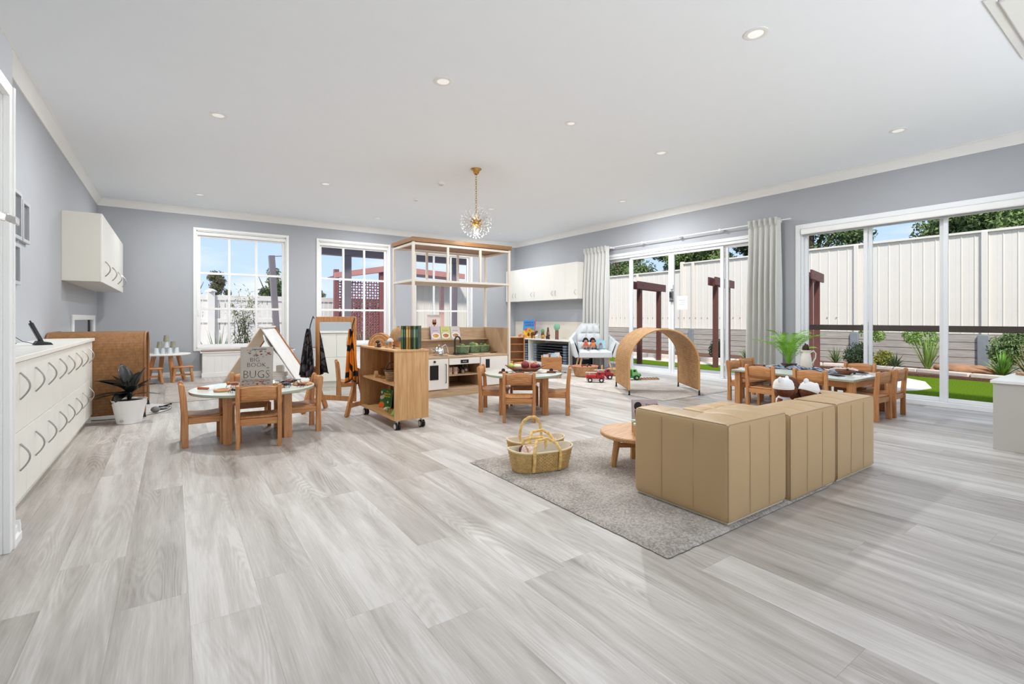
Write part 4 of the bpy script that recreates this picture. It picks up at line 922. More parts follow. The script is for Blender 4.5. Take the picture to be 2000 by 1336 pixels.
text('The', .022, (.02, -.0108, .172), yel, gb, bold=.0006); text('Butterfly', .03, (.025, -.0108, .144), yel, gb, bold=.001); text('Garden', .03, (.025, -.0108, .117), yel, gb, bold=.001)
put('print_butterfly', MB().prism([(-.06 + .028 * cos(q), .11 + .02 * sin(q)) for q in [2 * pi * k / 12 for k in range(12)]], -.0112, -.0102, 'y').prism([(-.035 + .016 * cos(q), .12 + .022 * sin(q)) for q in [2 * pi * k / 12 for k in range(12)]], -.0112, -.0102, 'y'), plain('print_cream', (226, 214, 196), .5), gb)
put('print_flower', MB().prism([(-.05 + .04 * cos(q), .03 + .035 * sin(q)) for q in [2 * pi * k / 12 for k in range(12)]], -.0112, -.0102, 'y'), plain('print_orange', (226, 96, 30), .5), gb)
put('print_flower', MB().prism([(-.065 + .016 * cos(q), .165 + .016 * sin(q)) for q in [2 * pi * k / 6 for k in range(6)]], -.0112, -.0102, 'y').prism([(.04 + .014 * cos(q), .065 + .014 * sin(q)) for q in [2 * pi * k / 6 for k in range(6)]], -.0112, -.0102, 'y'), plain('print_cream', (226, 214, 196), .5), gb)
gb2 = book('book', 'second green book standing behind the butterfly garden book', (1.98, 5.05, .122), radians(-68), .16, .2, .014, (18, 92, 40), 6)
put('print_flower', MB().prism([(.055 + .014 * cos(q), .08 + .02 * sin(q)) for q in [2 * pi * k / 8 for k in range(8)]], -.0082, -.0072, 'y'), plain('print_orange2', (220, 150, 30), .5), gb2)
def toy(label, loc, c, s, shape, rz=0, grp='wooden vegetables on the bottom shelf'):
    t = thing('wooden_vegetable', label, 'toy', loc, rz, grp); m = plain('veg_%d_%d' % c[:2], c, .45)
    if shape == 'arc': put('vegetable_body', MB().tube([(s * cos(pi * q / 10), 0, .012 + s * sin(pi * q / 10)) for q in range(11)], s * .28, 8), m, t)
    elif shape == 'wedge': put('vegetable_body', MB().prism([(-s, 0), (s, 0), (s * .2, s * 1.5)], -s * .5, s * .5, 'y'), m, t, .006)
    else: put('vegetable_body', MB().ball((0, 0, s * .8), s, sx=1.5, sz=.8), m, t)
    put('vegetable_inside', MB().ball((0, -s * .5, s * .6), s * .3, 8, 5), plain('veg_in', (220, 214, 170), .6), t)
toy('lime green wooden vegetable wedge at the front of the bottom shelf', (1.84, 4.7, .122), (120, 168, 20), .045, 'wedge', .4)
toy('green and white curved wooden vegetable slice on the bottom shelf', (1.82, 4.85, .122), (120, 150, 50), .035, 'arc', 1.2)
toy('pale wooden vegetable in the middle of the bottom shelf', (1.85, 4.94, .122), (218, 200, 168), .028, 'ball')
toy('dark green wooden vegetable at the back of the bottom shelf', (1.94, 4.82, .122), (30, 54, 30), .04, 'ball')
toy('dark purple wooden vegetable beside the end panel on the bottom shelf', (1.9, 4.6, .122), (50, 24, 30), .035, 'ball')
t = thing('wooden_crate', 'small dark red wooden crate on the bottom shelf', 'crate', (1.97, 4.72, .122)); put('crate_body', MB().box(-.05, .05, -.09, .09, .04, .09), darkw('y'), t, .003); put('crate_foot', MB().box(-.045, .045, -.08, .08, 0, .04), black(), t)

# ================================================================== PLAY KITCHEN
kf = plain('frame_cream', (222, 214, 202), .4, var=.01)
KX0, KX1, KY0, KY1 = 2.63, 4.23, 6.08, 6.8
pk = thing('play_kitchen', 'timber play kitchen with cream posts, a canopy board, oven doors and a sink', 'play kitchen')
cn = lam('x')
put('canopy_board', MB().box(KX0 - .015, KX1 + .015, KY0 - .015, KY1 + .015, 2.14, 2.2), wood('canopy_oak', (156, 114, 72), (128, 90, 52), 'x', scale=.8), pk, .003)
P_ = .035
def bar(*a): put('frame_bar', MB().box(*a), kf, pk, .003)
for x in (KX0, KX1 - P_):
    for y in (KY0, KY1 - P_): put('post', MB().box(x, x + P_, y, y + P_, 0, 2.14), kf, pk, .003)
for y in (KY0, KY1 - P_):
    for z in (2.1, 1.6): bar(KX0 + P_, KX1 - P_, y, y + P_, z, z + .03)
for x in (KX0, KX1 - P_):
    for z in (2.1, 1.6): bar(x, x + P_, KY0 + P_, KY1 - P_, z, z + .03)
for k in (1, 2):
    x = KX0 + (KX1 - KX0) * k / 3
    for y in (KY0, KY1 - P_): put('post', MB().box(x - .016, x + .016, y, y + .03, 1.63, 2.1), kf, pk, .003)
put('shelf_board', MB().box(KX0 + .01, KX1 - .01, KY0 + P_, KY1 - P_, 1.602, 1.632), lam('x'), pk, .002)
z_ = .565
put('worktop', MB().box(KX0 - .0 + P_, KX1 - P_, KY0 - .0, KY1 - .05, z_ - .025, z_), lam('x'), pk, .002)
put('side_panel', MB().box(KX1 - P_ - .02, KX1 - P_, KY0 + .01, KY1, .1, .96), lam('z'), pk, .002)
put('side_panel', MB().box(KX0 + P_, KX0 + P_ + .02, KY0 + .01, KY1, .1, .96), lam('z'), pk, .002)
put('back_panel', MB().box(KX0 + P_, KX1 - P_, KY1 - .05, KY1 - .03, .1, .96), lam('x'), pk, .002)
put('ledge', MB().box(KX0 + P_ + .02, KX1 - P_ - .02, KY1 - .17, KY1 - .05, .765, .782), lam('x'), pk, .002)
put('plinth', MB().box(KX0 + P_, KX1 - P_, KY0 + .01, KY0 + .03, 0, .1), lam('x'), pk, .002)
put('floor_board', MB().box(KX0 + P_, KX1 - P_, KY0 + .02, KY1 - .05, .1, .118), lam('x'), pk)
xa, xb = 3.17, 3.69   # bay divisions
for x in (xa, xb): put('divider', MB().box(x - .008, x + .008, KY0 + .005, KY1 - .05, .118, z_ - .025), lam('z'), pk)
wd = plain('door_white', (234, 230, 222), .4, var=.01)
d = put('oven_door', MB().box(KX0 + P_ + .004, xa - .01, KY0 - .004, KY0 + .014, .112, z_ - .03), wd, pk, .003)
put('oven_window', MB().box(2.88, 3.01, KY0 - .008, KY0 - .004, .25, .45), black(), d)
put('oven_knob', MB().cyl((2.95, KY0 - .004, .5), (2.95, KY0 - .024, .5), .016, .014, 18), black(), d)
put('bar_handle', MB().tube([(3.12, KY0 - .004, .2), (3.12, KY0 - .026, .2), (3.12, KY0 - .026, .46), (3.12, KY0 - .004, .46)], .005, 8), black(), d)
d = put('control_panel', MB().box(xa + .01, xb - .01, KY0 - .004, KY0 + .014, .445, z_ - .03), wd, pk, .003)
sc_ = put('display', MB().box(3.36, 3.49, KY0 - .007, KY0 - .004, .46, .51), black(), d)
text('09:30', .028, (3.425, KY0 - .0075, .475), plain('digit_grey', (200, 205, 210), .5), sc_)
put('microwave_shelf', MB().box(xa + .01, xb - .01, KY0 + .006, KY1 - .05, .285, .3), lam('x'), pk)
d = put('fridge_door', MB().box(xb + .01, KX1 - P_ - .024, KY0 - .004, KY0 + .014, .112, z_ - .03), wd, pk, .003)
put('door_screen', MB().box(3.78, 3.85, KY0 - .007, KY0 - .004, .37, .5), black(), d)
put('bar_handle', MB().tube([(3.73, KY0 - .004, .25), (3.73, KY0 - .024, .25), (3.73, KY0 - .024, .42), (3.73, KY0 - .004, .42)], .005, 8), black(), d)
put('sink', MB().box(3.36, 3.64, KY0 + .12, KY0 + .42, z_ - .001, z_ + .002), black(), pk)
fx, fy = 3.42, 6.36
put('tap', MB().tube([(fx, fy, z_), (fx, fy, z_ + .2)] + [(fx + .045 - .045 * cos(pi * q / 10), fy - .0, z_ + .21 + .055 * sin(pi * q / 10)) for q in range(11)] + [(fx + .09, fy, z_ + .17)], .012, 10).cyl((fx, fy, z_), (fx, fy, z_ + .035), .026, .02), black(), pk)
# kettles, cups
def kettle(label, loc, s, rz, m):
    t = thing('toy_kettle', label, 'kettle', loc, rz, 'shiny toy kettles')
    put('body', MB().lathe([(.001, 0), (.07 * s, 0), (.078 * s, .03 * s), (.07 * s, .07 * s), (.045 * s, .1 * s), (.04 * s, .105 * s), (.001, .108 * s)], 24, cap=False), m, t)
    put('lid_knob', MB().ball((0, 0, .125 * s), .014 * s), m, t)
    put('spout', MB().tube([(-.06 * s, 0, .05 * s), (-.1 * s, 0, .075 * s), (-.115 * s, 0, .095 * s)], .01 * s, 8), m, t)
    if s > .8: put('handle', MB().tube([(.03 * s, 0, .1 * s), (.085 * s, 0, .135 * s), (.115 * s, 0, .09 * s), (.125 * s, 0, .03 * s)], .008 * s, 8), m, t)
    else: put('handle', MB().tube([(-.05 * s * cos(pi * q / 10) , 0, .1 * s + .1 * s * sin(pi * q / 10)) for q in range(11)], .007 * s, 6), m, t)
kettle('shiny steel toy kettle on the kitchen worktop', (3.13, 6.3, z_), 1.15, 0, chrome())
kettle('small steel teapot with hoop handle on the kitchen shelf', (3.56, 6.3, .306), .75, 0, steel())
t = thing('toy_cutlery', 'bundle of small metal toy cutlery in front of the kettle', 'cutlery', (3.12, 6.17, z_))
for k in range(6): put('spoon', MB().beam((-.07 + .01 * k, -.02 + .012 * k, .006), (.06, .012 * k - .03, .009), .006, .003).ball((.065, .012 * k - .03, .009), .011, 8, 5, sz=.4), steel(), t)
pinkm = plain('cup_pink', (216, 186, 166), .4)
for k, x in enumerate((3.25, 3.34)):
    t = thing('toy_cup', ('pink toy cup at the left', 'pink toy cup at the right')[k] + ' of the kitchen open shelf', 'cup', (x, 6.2, .3), 0, 'pink toy cups'); put('cup_body', MB().lathe([(.001, 0), (.034, 0), (.036, .1), (.032, .1), (.03, .008), (.001, .008)], 20, cap=False), pinkm, t); put('cup_handle', MB().tube([(.034, 0, .08), (.055, 0, .07), (.055, 0, .035), (.034, 0, .025)], .005, 6), pinkm, t)
t = thing('toy_pot', 'small steel toy pot on the kitchen open shelf', 'pot', (3.46, 6.2, .306)); put('pot_body', MB().lathe([(.001, 0), (.03, 0), (.03, .045), (.001, .05)], 18, cap=False), steel(), t); put('pot_lid', MB().ball((0, 0, .055), .008), steel(), t)
t = thing('tray', 'round wooden tray under the toy teapot', 'tray', (3.54, 6.28, .3)); put('tray_base', MB().lathe([(.001, 0), (.11, 0), (.115, .006), (.001, .006)], 28, cap=False), beech('x'), t)
# green baskets with vegetables
gm = wicker('green_basket', (126, 150, 110), (44, 62, 42), 22, 6, .9)
for k, (x, y) in enumerate(((3.63, 6.5), (3.84, 6.53), (4.03, 6.56))):
    t = thing('green_basket', ('left', 'middle', 'right')[k] + ' green woven basket of vegetables on the kitchen worktop', 'basket', (x, y, z_), 0, 'green baskets on the play kitchen')
    def bf(u, v, t_=0):
        a = 2 * pi * u; e = .5; s = (.8 + .2 * v); cx_ = abs(cos(a)) ** e * (1 if cos(a) > 0 else -1); cy_ = abs(sin(a)) ** e * (1 if sin(a) > 0 else -1)
        return (.1 * s * cx_, .075 * s * cy_, .11 * v)
    o = put('basket_wall', MB().grid(bf, 32, 6, cu=True), gm, t); solid(o, .005)
    put('basket_base', MB().prism([bf(k_ / 32, 0)[:2] for k_ in range(32)], .002, .008, 'z'), gm, t)
    put('rim', MB().tube([bf(k_ / 32, 1) for k_ in range(32)], .007, 6, closed=True), plain('rim_green', (140, 164, 120), .5), t)
vg = [('dark green toy lettuce in the middle green basket', 3.82, 6.53, (84, 108, 56), .055), ('pale green toy lettuce in the middle green basket', 3.87, 6.52, (150, 160, 84), .045), ('toy avocado in the right green basket', 4.0, 6.56, (70, 92, 40), .04), ('yellow green toy pepper in the right green basket', 4.06, 6.55, (160, 150, 60), .036), ('dark toy aubergine leaning in the right green basket', 4.07, 6.6, (40, 50, 38), .045), ('green toy cucumber in the left green basket', 3.63, 6.5, (96, 124, 66), .04)]
for s_, x, y, c, r in vg:
    t = thing('toy_vegetable', s_, 'vegetable', (x, y, z_ + .075), 0, 'toy vegetables in the green baskets'); put('vegetable_body', MB().ball((0, 0, r * .7), r, sx=1.2, sz=1.0), plain('veg_%d_%d' % c[:2], c, .5, var=.2, scale=30, bump=.4), t); put('stem', MB().tube([(0, 0, r * 1.5), (.01, 0, r * 1.8), (.02, 0, r * 1.9)], .003, 5), plain('stem_g', (110, 120, 60), .6), t)
# recipe books and card
for k, (x, c, s_) in enumerate(((3.21, (196, 182, 196), 'lilac cook book propped on the kitchen ledge, left of three'), (3.38, (196, 196, 120), 'yellow green cook book propped on the kitchen ledge, middle of three'), (3.55, (206, 198, 196), 'pale pink cook book propped on the kitchen ledge, right of three'))):
    t = book('cook_book', s_, (x + .06, 6.68, .782), 0, .165, .2, .012, c, 14, 'cook books on the play kitchen')
    put('title_print', MB().box(-.045, -.012, -.0066, -.0058, .13, .136).box(-.008, .008, -.0066, -.0058, .13, .136).box(.012, .042, -.0066, -.0058, .13, .136), plain('title_brown', (110, 98, 100), .6), t)
    put('plate_print', MB().prism([(.07 * cos(q), .055 + .05 * sin(q)) for q in [2 * pi * i / 20 for i in range(20)]], -.0072, -.0062, 'y'), plain('plate_print', (232, 228, 222), .4), t)
    put('food_print', MB().prism([(.05 * cos(q) * (1 + .1 * sin(5 * q)), .055 + .03 * sin(q)) for q in [2 * pi * i / 20 for i in range(20)]], -.0078, -.0068, 'y'), plain('food_%d' % k, ((200, 150, 50), (176, 110, 50), (170, 116, 80))[k], .5, var=.5, scale=60), t)
t = thing('heart_card', 'white card with two brown hand shapes standing on the kitchen back panel', 'card', (3.05, 6.79, .96)); t.location = (3.28, 6.765, .945)
put('card', MB().box(-.12, .1, -.004, 0, .015, .21), plain('card_pink', (234, 224, 220), .6), t)
hp = []
put('heart_print', MB().prism([(-.018 + .018 * cos(q), .1 + .042 * sin(q)) for q in [2 * pi * i / 14 for i in range(14)]], -.006, -.004, 'y').prism([(.016 + .018 * cos(q), .1 + .045 * sin(q)) for q in [2 * pi * i / 14 for i in range(14)]], -.006, -.004, 'y').prism([(-.034, .09), (.034, .09), (0, .025)], -.006, -.004, 'y'), plain('hand_brown', (172, 112, 78), .6), t)
t = thing('toy_scissors', 'dark wooden toy utensils at the right end of the kitchen worktop', 'utensil', (4.07, 6.3, z_), .3); put('handle', MB().beam((-.08, 0, .012), (.06, .02, .012), .02, .015), darkw('x'), t, .003); put('blade', MB().beam((0, -.03, .01), (.1, .02, .012), .012, .008), darkw('x'), t)

# ================================================================== RIGHT WALL: CUPBOARDS, STORAGE, COTS
uc = thing('wall_cupboards', 'row of white wall cupboards with paired arched handles by the back right corner', 'cupboard')
Y0, Y1 = 8.08, 10.93
put('body', MB().box(7.466, XR, Y0, Y1, 1.55, 2.38), cabm, uc, .002)
nd_ = 7; w = (Y1 - Y0) / nd_
for k in range(nd_):
    d = put('door', MB().box(7.45, 7.465, Y0 + w * k + .0015, Y0 + w * (k + 1) - .0015, 1.545, 2.38), cabm, uc, .002)
    hy_ = Y0 + w * k + (w - .045 if k % 2 == 0 else .045)
    hy_ = Y0 + w * (k + 1) - .04 if k % 2 == 1 else Y0 + w * k + .04
    g = MB(); s_ = 1 if k % 2 == 1 else -1
    hh = Y0 + w * (k + 1) - .05 if k % 2 == 1 else Y0 + w * k + .05
    # handles pair across the joint between doors
    pts = [(7.448 - .028 * sin(pi * q / 10), hh - s_ * .02 * sin(pi * q / 10), 1.64 + .12 * q / 10) for q in range(11)]
    put('handle', g.tube(pts, .005, 6), hm, d)
st = thing('storage_unit', 'low white storage unit with open bays holding black stacked beds', 'cabinet')
SX, SY0_, SY1_ = 7.25, 8.12, 10.93
put('worktop', MB().box(SX - .02, XR - .02, SY0_ - .02, SY1_, .575, .605), cabm, st, .003)
put('base_panel', MB().box(SX + .02, XR - .02, SY0_, SY1_, .0, .05), cabm, st, .002)
put('back_panel', MB().box(XR - .04, XR - .02, SY0_, SY1_, .05, .575), cabm, st)
for y in (SY0_, 9.62, SY1_ - .02): put('side_panel', MB().box(SX, XR - .04, y, y + .025, .05, .575), cabm, st, .002)
tag(put('splashback', MB().box(XR - .02, XR - .001, 8.1, 10.95, .6, 1.02), plain('splash_beige', (220, 212, 200), .4, var=.01), None, .002), 'beige splashback panel behind the low storage unit', 'panel')
cotm = plain('cot_black', (26, 28, 32), .35); cote = plain('cot_blue_grey', (104, 116, 132), .3)
def cot(label, y0, y1, z):
    t = thing('stacking_bed', label, 'bed', (SX + .05, 0, z), 0, 'black stacked beds')
    put('rail', MB().cyl((0.02, y0 + .06, .035), (0.02, y1 - .06, .035), .018, None, 10).cyl((.4, y0 + .06, .035), (.4, y1 - .06, .035), .018, None, 8), cotm, t)
    put('bed_sheet', MB().box(.02, .4, y0 + .06, y1 - .06, .026, .03), cotm, t)
    for y in (y0, y1 - .12): put('end_cap', MB().box(-.01, .43, y, y + .12, .004, .056), cote, t, .014)
    return t
for k in range(7): cot(('lowest', 'second lowest', 'third', 'middle', 'fifth', 'second highest', 'topmost')[k] + ' black bed of the long stack in the near storage bay', 8.28, 9.5, .05 + .062 * k)
for k in range(7): cot(('lowest', 'second lowest', 'third', 'middle', 'fifth', 'second highest', 'topmost')[k] + ' black bed of the stack in the far storage bay', 9.75, 10.85, .05 + .062 * k)
# book, toy animals and trees on the storage unit
HZ_ = .605
hb = book('picture_book', 'blue and yellow picture book with a fruit bowl cover on the storage unit', (7.45, 9.9, HZ_), radians(-78), .29, .33, .014, (70, 142, 204), 6); hb.scale = (1.4, 1, 1.4)
text("HANDA'S", .06, (.005, -.0078, .26), plain('title_blue', (20, 70, 130), .5), hb, bold=.001); text('SURPRISE', .052, (.005, -.0078, .212), plain('title_blue', (20, 70, 130), .5), hb, bold=.001)
yl = plain('cover_yellow', (236, 178, 40), .4)
put('cover_art', MB().prism([(-.14, .002), (.125, .002), (.125, .13), (.0, .16), (-.14, .13)], -.0082, -.0072, 'y'), yl, hb)
put('bowl_art', MB().prism([(-.12, .13), (.115, .13), (.07, .09), (-.06, .09)], -.0088, -.008, 'y'), plain('art_gold', (206, 150, 40), .5), hb)
for x, z, r, c in ((-.07, .145, .028, (200, 70, 50)), (.0, .16, .038, (232, 130, 40)), (.07, .165, .026, (120, 150, 60)), (.02, .135, .02, (110, 140, 60))): put('fruit_art', MB().prism([(x + r * cos(q), z + r * .8 * sin(q)) for q in [2 * pi * i / 14 for i in range(14)]], -.0094, -.0086, 'y'), plain('fr_%d' % c[0], c, .5), hb)
put('head_art', MB().prism([(0 + .03 * cos(q), .06 + .035 * sin(q)) for q in [2 * pi * i / 14 for i in range(14)]], -.0094, -.0086, 'y'), plain('art_brown', (96, 60, 44), .6), hb)
put('spine_strip', MB().box(.126, .146, -.0082, -.007, 0, .33), plain('art_red', (206, 96, 66), .5), hb)
def animal(label, loc, rz, s, c):
    t = thing('toy_animal', label, 'toy animal', loc, rz, 'toy animals on the storage unit'); m = plain('ani_%d_%d' % c[:2], c, .6, var=.2, scale=20)
    put('body', MB().ball((0, 0, .62 * s), .26 * s, sx=1.7, sz=.9).ball((.5 * s, 0, .86 * s), .16 * s, sx=1.3).cyl((.3 * s, 0, .65 * s), (.48 * s, 0, .85 * s), .14 * s, .1 * s, 10), m, t)
    for sx in (-1, 1):
        for sy in (-1, 1): put('leg', MB().cyl((sx * .28 * s, sy * .12 * s, 0), (sx * .26 * s, sy * .12 * s, .5 * s), .055 * s, .08 * s, 8), m, t)
    put('tail', MB().tube([(-.42 * s, 0, .7 * s), (-.52 * s, 0, .5 * s), (-.54 * s, 0, .3 * s)], .03 * s, 5), m, t)
for y, s_, sc_, c, x in ((10.1, 'small orange toy animal at the left of the toy animals', .1, (216, 120, 40), 7.32), (9.85, 'orange and white toy fox in front of the picture book', .09, (226, 140, 70), 7.3), (9.55, 'brown toy buffalo right of the picture book', .19, (92, 54, 34), 7.34), (9.38, 'white toy goat among the toy animals', .11, (224, 218, 206), 7.3), (9.12, 'yellow toy lion among the toy trees', .11, (206, 160, 60), 7.3), (8.95, 'dark toy bull at the right of the toy animals', .11, (58, 32, 26), 7.3)): animal(s_, (x, y, HZ_), -pi / 2 + .2, sc_, c)
def toytree(label, loc, h, c1, c2, cone=False):
    t = thing('toy_tree', label, 'toy tree', loc, 0, 'wooden toy trees on the storage unit')
    put('trunk', MB().box(-.015, .015, -.045, -.02, 0, h * .62).box(-.015, .015, .02, .045, 0, h * .6).box(-.02, .02, -.06, .06, 0, .008), plain('tr_%d' % c2[0], c2, .6), t, .002)
    g = MB()
    if cone: g.prism([(-.05, .0), (.05, 0), (.0, h)], -.02, .02, 'x')
    else: g.ball((0, 0, h * .74), h * .27, sx=.35, sy=1.0, sz=.8).ball((0, -.02, h * .62), h * .12, sx=.4).ball((0, .03, h * .64), h * .13, sx=.4)
    put('crown', g, plain('cr_%d_%d' % c1[:2], c1, .6), t)
toytree('green crowned wooden toy tree behind the toy buffalo', (7.45, 9.32, HZ_), .25, (104, 150, 96), (120, 66, 50))
toytree('pointed brown wooden toy fir among the toy animals', (7.42, 9.08, HZ_), .28, (84, 56, 40), (180, 130, 100), True)
toytree('tall pale green wooden palm toy with brown trunks', (7.42, 8.75, HZ_), .4, (128, 176, 150), (120, 76, 54))

# ================================================================== ARMCHAIR
grey = plain('chair_fabric', (204, 208, 210), .9, var=.03, scale=40, bump=.15, bscale=400)
ac = thing('armchair', 'light grey tufted armchair with splayed wooden legs in front of the left curtain', 'armchair', (7.26, 7.38, 0), math.atan2(-.82, -.5736) - (-pi / 2))
def shell(u, v):   # u -1..1 around from left arm to right arm, v height
    a = abs(u); s = 1 if u > 0 else -1
    top = .985 if a < .3 else (.985 - (a - .3) / .32 * .33 if a < .62 else .655 - (a - .62) / .38 * .06)
    if a < .45: x = .30 * a / .45; y = .3
    elif a < .6: q = (a - .45) / .15; x = .30 + .07 * q; y = .3 - .12 * q
    else: q = (a - .6) / .4; x = .37 + .01 * q; y = .18 - .48 * q
    z = .3 + (top - .3) * v
    lean = v * (.13 if a < .45 else .07)
    if a < .45: xx = x * (1 + .08 * v - .1 * max(0, (z - .65) / .33)); return (s * xx, y + v * .13, z)
    f_ = min(1, (a - .45) / .15); return (s * (x + .09 * v * f_ * (1 if z > .3 else 0)), y + .13 * v * (1 - f_) , z)
sh_ = put('shell', MB().grid(lambda u, v: shell(u * 2 - 1, v), 40, 10), grey, ac, ang=180); solid(sh_, .075, 0); b = sh_.modifiers.new('b', 'BEVEL'); b.width = .012; b.segments = 2
def tuft(u, v, nu_, nv_): return (abs(sin(pi * u * nu_)) ** .45) * (abs(sin(pi * v * nv_)) ** .45)
def backc(u, v):
    w = .27 + .03 * sin(pi * min(1, v * 1.4)) - .09 * max(0, v - .5) / .5
    z = .42 + .54 * v; x = (u - .5) * 2 * w; return (x, .275 + .13 * v - .05 * tuft(u, v, 3, 3) * (1 if 0 < v < 1 else 0) - .01, z)
put('back_cushion', MB().grid(backc, 36, 36, flip=False), grey, ac, ang=180)
def seatc(u, v):
    x = (u - .5) * 2 * (.34 - .03 * v); y = -.3 + .58 * v; return (x, y, .4 + .05 * tuft(u, min(.999, v * .92), 3, 1) - .02 * (v == 0))
put('seat_cushion', MB().grid(seatc, 36, 24), grey, ac, ang=180)
put('seat_base', MB().prism([(-.34, .29), (.34, .29), (.34, .41), (-.34, .41)], -.305, .29, 'y'), grey, ac, .015)
for sx in (-1, 1):
    def armp(u, v, sx=sx): return (sx * (.335 + .08 * v - .02 * sin(pi * u) * sin(pi * v)), -.3 + .5 * u, .4 + .21 * v)
    put('arm_pad', MB().box(0, 0.001, 0, .001, .35, .351) if False else MB().grid(armp, 8, 6), grey, ac, ang=180)
    for sy in (-1, 1): put('leg', MB().cyl((sx * .27, sy * .2, .3), (sx * .34, sy * .27, 0), .024, .014, 14), wood('leg_pale', (226, 192, 146), (200, 160, 112), 'z'), ac)
def fw(o, p):  # point in armchair frame -> world
    return Matrix.Translation(o.location) @ Matrix.Rotation(o.rotation_euler.z, 4, 'Z') @ Vector(p)
def small_doll(label, p, rz, skin, scarf, hair):
    t = thing('doll', label, 'doll', p, rz, 'dolls on the armchair'); sk = plain('skin_%d' % skin[0], skin, .6)
    put('dress', MB().lathe([(.001, 0), (.065, 0), (.06, .03), (.035, .11), (.03, .13), (.001, .13)], 18, cap=False), plain('dress_grey', (150, 136, 132), .8, var=.4, scale=40), t)
    put('scarf', MB().box(-.035, .035, -.045, -.03, .05, .135), plain('scarf_%d' % scarf[1], scarf, .8), t, .006)
    h = put('head', MB().ball((0, 0, .175), .045, 16, 10), sk, t)
    put('hair', MB().ball((0, .014, .187), .056, 16, 10).ball((-.045, .01, .165), .026).ball((.045, .01, .165), .026), hair, h)
    for sx in (-1, 1): put('eye', MB().ball((sx * .016, -.042, .18), .005, 8, 5), black(), h)
    put('mouth', MB().box(-.01, .01, -.0455, -.043, .157, .16), plain('lip', (150, 60, 50), .6), h)
    for sx in (-1, 1):
        put('arm', MB().cyl((sx * .035, 0, .115), (sx * .085, -.02, .05), .016, .012, 10).ball((sx * .087, -.022, .045), .014), sk, t)
        put('leg', MB().cyl((sx * .025, -.03, .018), (sx * .035, -.13, .018), .018, .014, 10).ball((sx * .035, -.14, .024), .02), plain('doll_leg', (70, 52, 50), .8), t)
hairb = plain('hair_black', (20, 16, 15), .9, bump=.8, bscale=200)
small_doll('small cloth doll with a coral scarf on the left of the armchair seat', fw(ac, (-.15, .06, .452)), ac.rotation_euler.z, (200, 160, 130), (226, 84, 56), hairb)
small_doll('small dark haired doll with an orange scarf in the middle of the armchair', fw(ac, (.0, .06, .452)), ac.rotation_euler.z + .1, (170, 110, 80), (238, 130, 44), hairb)
ab = book('picture_book', 'blue picture book leaning in the right corner of the armchair', fw(ac, (.17, .08, .46)), ac.rotation_euler.z - .2, .2, .2, .012, (110, 168, 186), 32)
put('cover_art', MB().prism([(-.05, .01), (.05, .01), (.035, .12), (0, .15), (-.035, .12)], -.0072, -.0062, 'y'), plain('art_brown2', (150, 108, 84), .5), ab)
put('cover_face', MB().prism([(0 + .02 * cos(q), .1 + .025 * sin(q)) for q in [2 * pi * i / 12 for i in range(12)]], -.008, -.007, 'y'), plain('art_brown3', (80, 52, 42), .5), ab)
put('cover_dress', MB().prism([(-.03, .015), (.03, .015), (.015, .07), (-.015, .07)], -.008, -.007, 'y'), plain('art_blue2', (90, 130, 170), .5), ab)
sp = thing('black_box', 'black box with blue and white stickers under the armchair', 'box', (7.5, 7.95, 0), -.3)
put('box_body', MB().box(-.2, .2, -.15, .15, .0, .3), black(), sp, .01)
put('sticker', MB().box(-.16, -.08, -.152, -.15, .2, .26), plain('sticker_blue', (60, 100, 170), .4), sp); put('sticker', MB().box(-.06, .08, -.152, -.15, .2, .26), plain('sticker_white', (200, 206, 212), .4), sp)

# wooden book rack behind the kitchen
br_ = thing('wooden_rack', 'upright oak rack with small compartments showing past the right edge of the play kitchen', 'rack', (5.2, 7.37, 0), radians(-35))
for x in (-.16, .18): put('side_panel', MB().box(x, x + .022, -.12, .12, 0, .8), oak('z'), br_, .003)
for z in (.06, .2, .34, .48, .62, .74): put('shelf_board', MB().box(-.138, .18, -.11, .11, z, z + .014), oak('x'), br_, .002)
put('back_panel', MB().box(-.138, .18, .1, .112, .06, .75), beech('z'), br_)
# crate
cr_ = thing('book_crate', 'oak book browser crate on legs beside the storage unit', 'crate', (5.74, 6.93, .0), radians(-38)); hx, hy_ = .175, .26
for sx in (-1, 1):
    put('side_board', MB().box(sx * hx - .008, sx * hx + .008, -hy_, hy_, .17, .4), beech('y'), cr_, .002)
    for sy in (-1, 1): put('leg', MB().box(sx * (hx - .02) - .018, sx * (hx - .02) + .018, sy * (hy_ - .03) - .018, sy * (hy_ - .03) + .018, 0, .18), oak('z'), cr_, .003)
for sy in (-1, 1): put('end_board', MB().box(-hx, hx, sy * hy_ - .008, sy * hy_ + .008, .17, .4), oak('x'), cr_, .002)
put('base_board', MB().box(-hx, hx, -hy_, hy_, .165, .18), beech('y'), cr_)
for k, (x, y, c, s_) in enumerate(((-.1, -.1, (216, 222, 226), 'pale'), (-.03, -.05, (150, 90, 70), 'brown'), (.0, .0, (150, 196, 216), 'light blue'), (.04, -.06, (186, 212, 222), 'blue and white'), (.1, .06, (222, 224, 226), 'white'), (.12, .14, (206, 206, 206), 'grey'))):
    p = Matrix.Translation(cr_.location) @ Matrix.Rotation(cr_.rotation_euler.z, 4, 'Z') @ Vector((x, y, .181))
    b_ = book('picture_book', s_ + ' picture book sticking up out of the oak crate, ' + ('leftmost', 'second from left', 'in the centre', 'right of centre', 'second from right', 'rightmost')[k], p, radians(-38) + .1, .1, .26 + .01 * (k % 3), .01, c, 6 + 3 * (k % 2), 'picture books in the oak crate')
    put('cover_label', MB().box(-.03, .03, -.0062, -.005, .17, .21), plain('lbl_%d' % k, tuple(int(v * .8) for v in c), .5), b_)
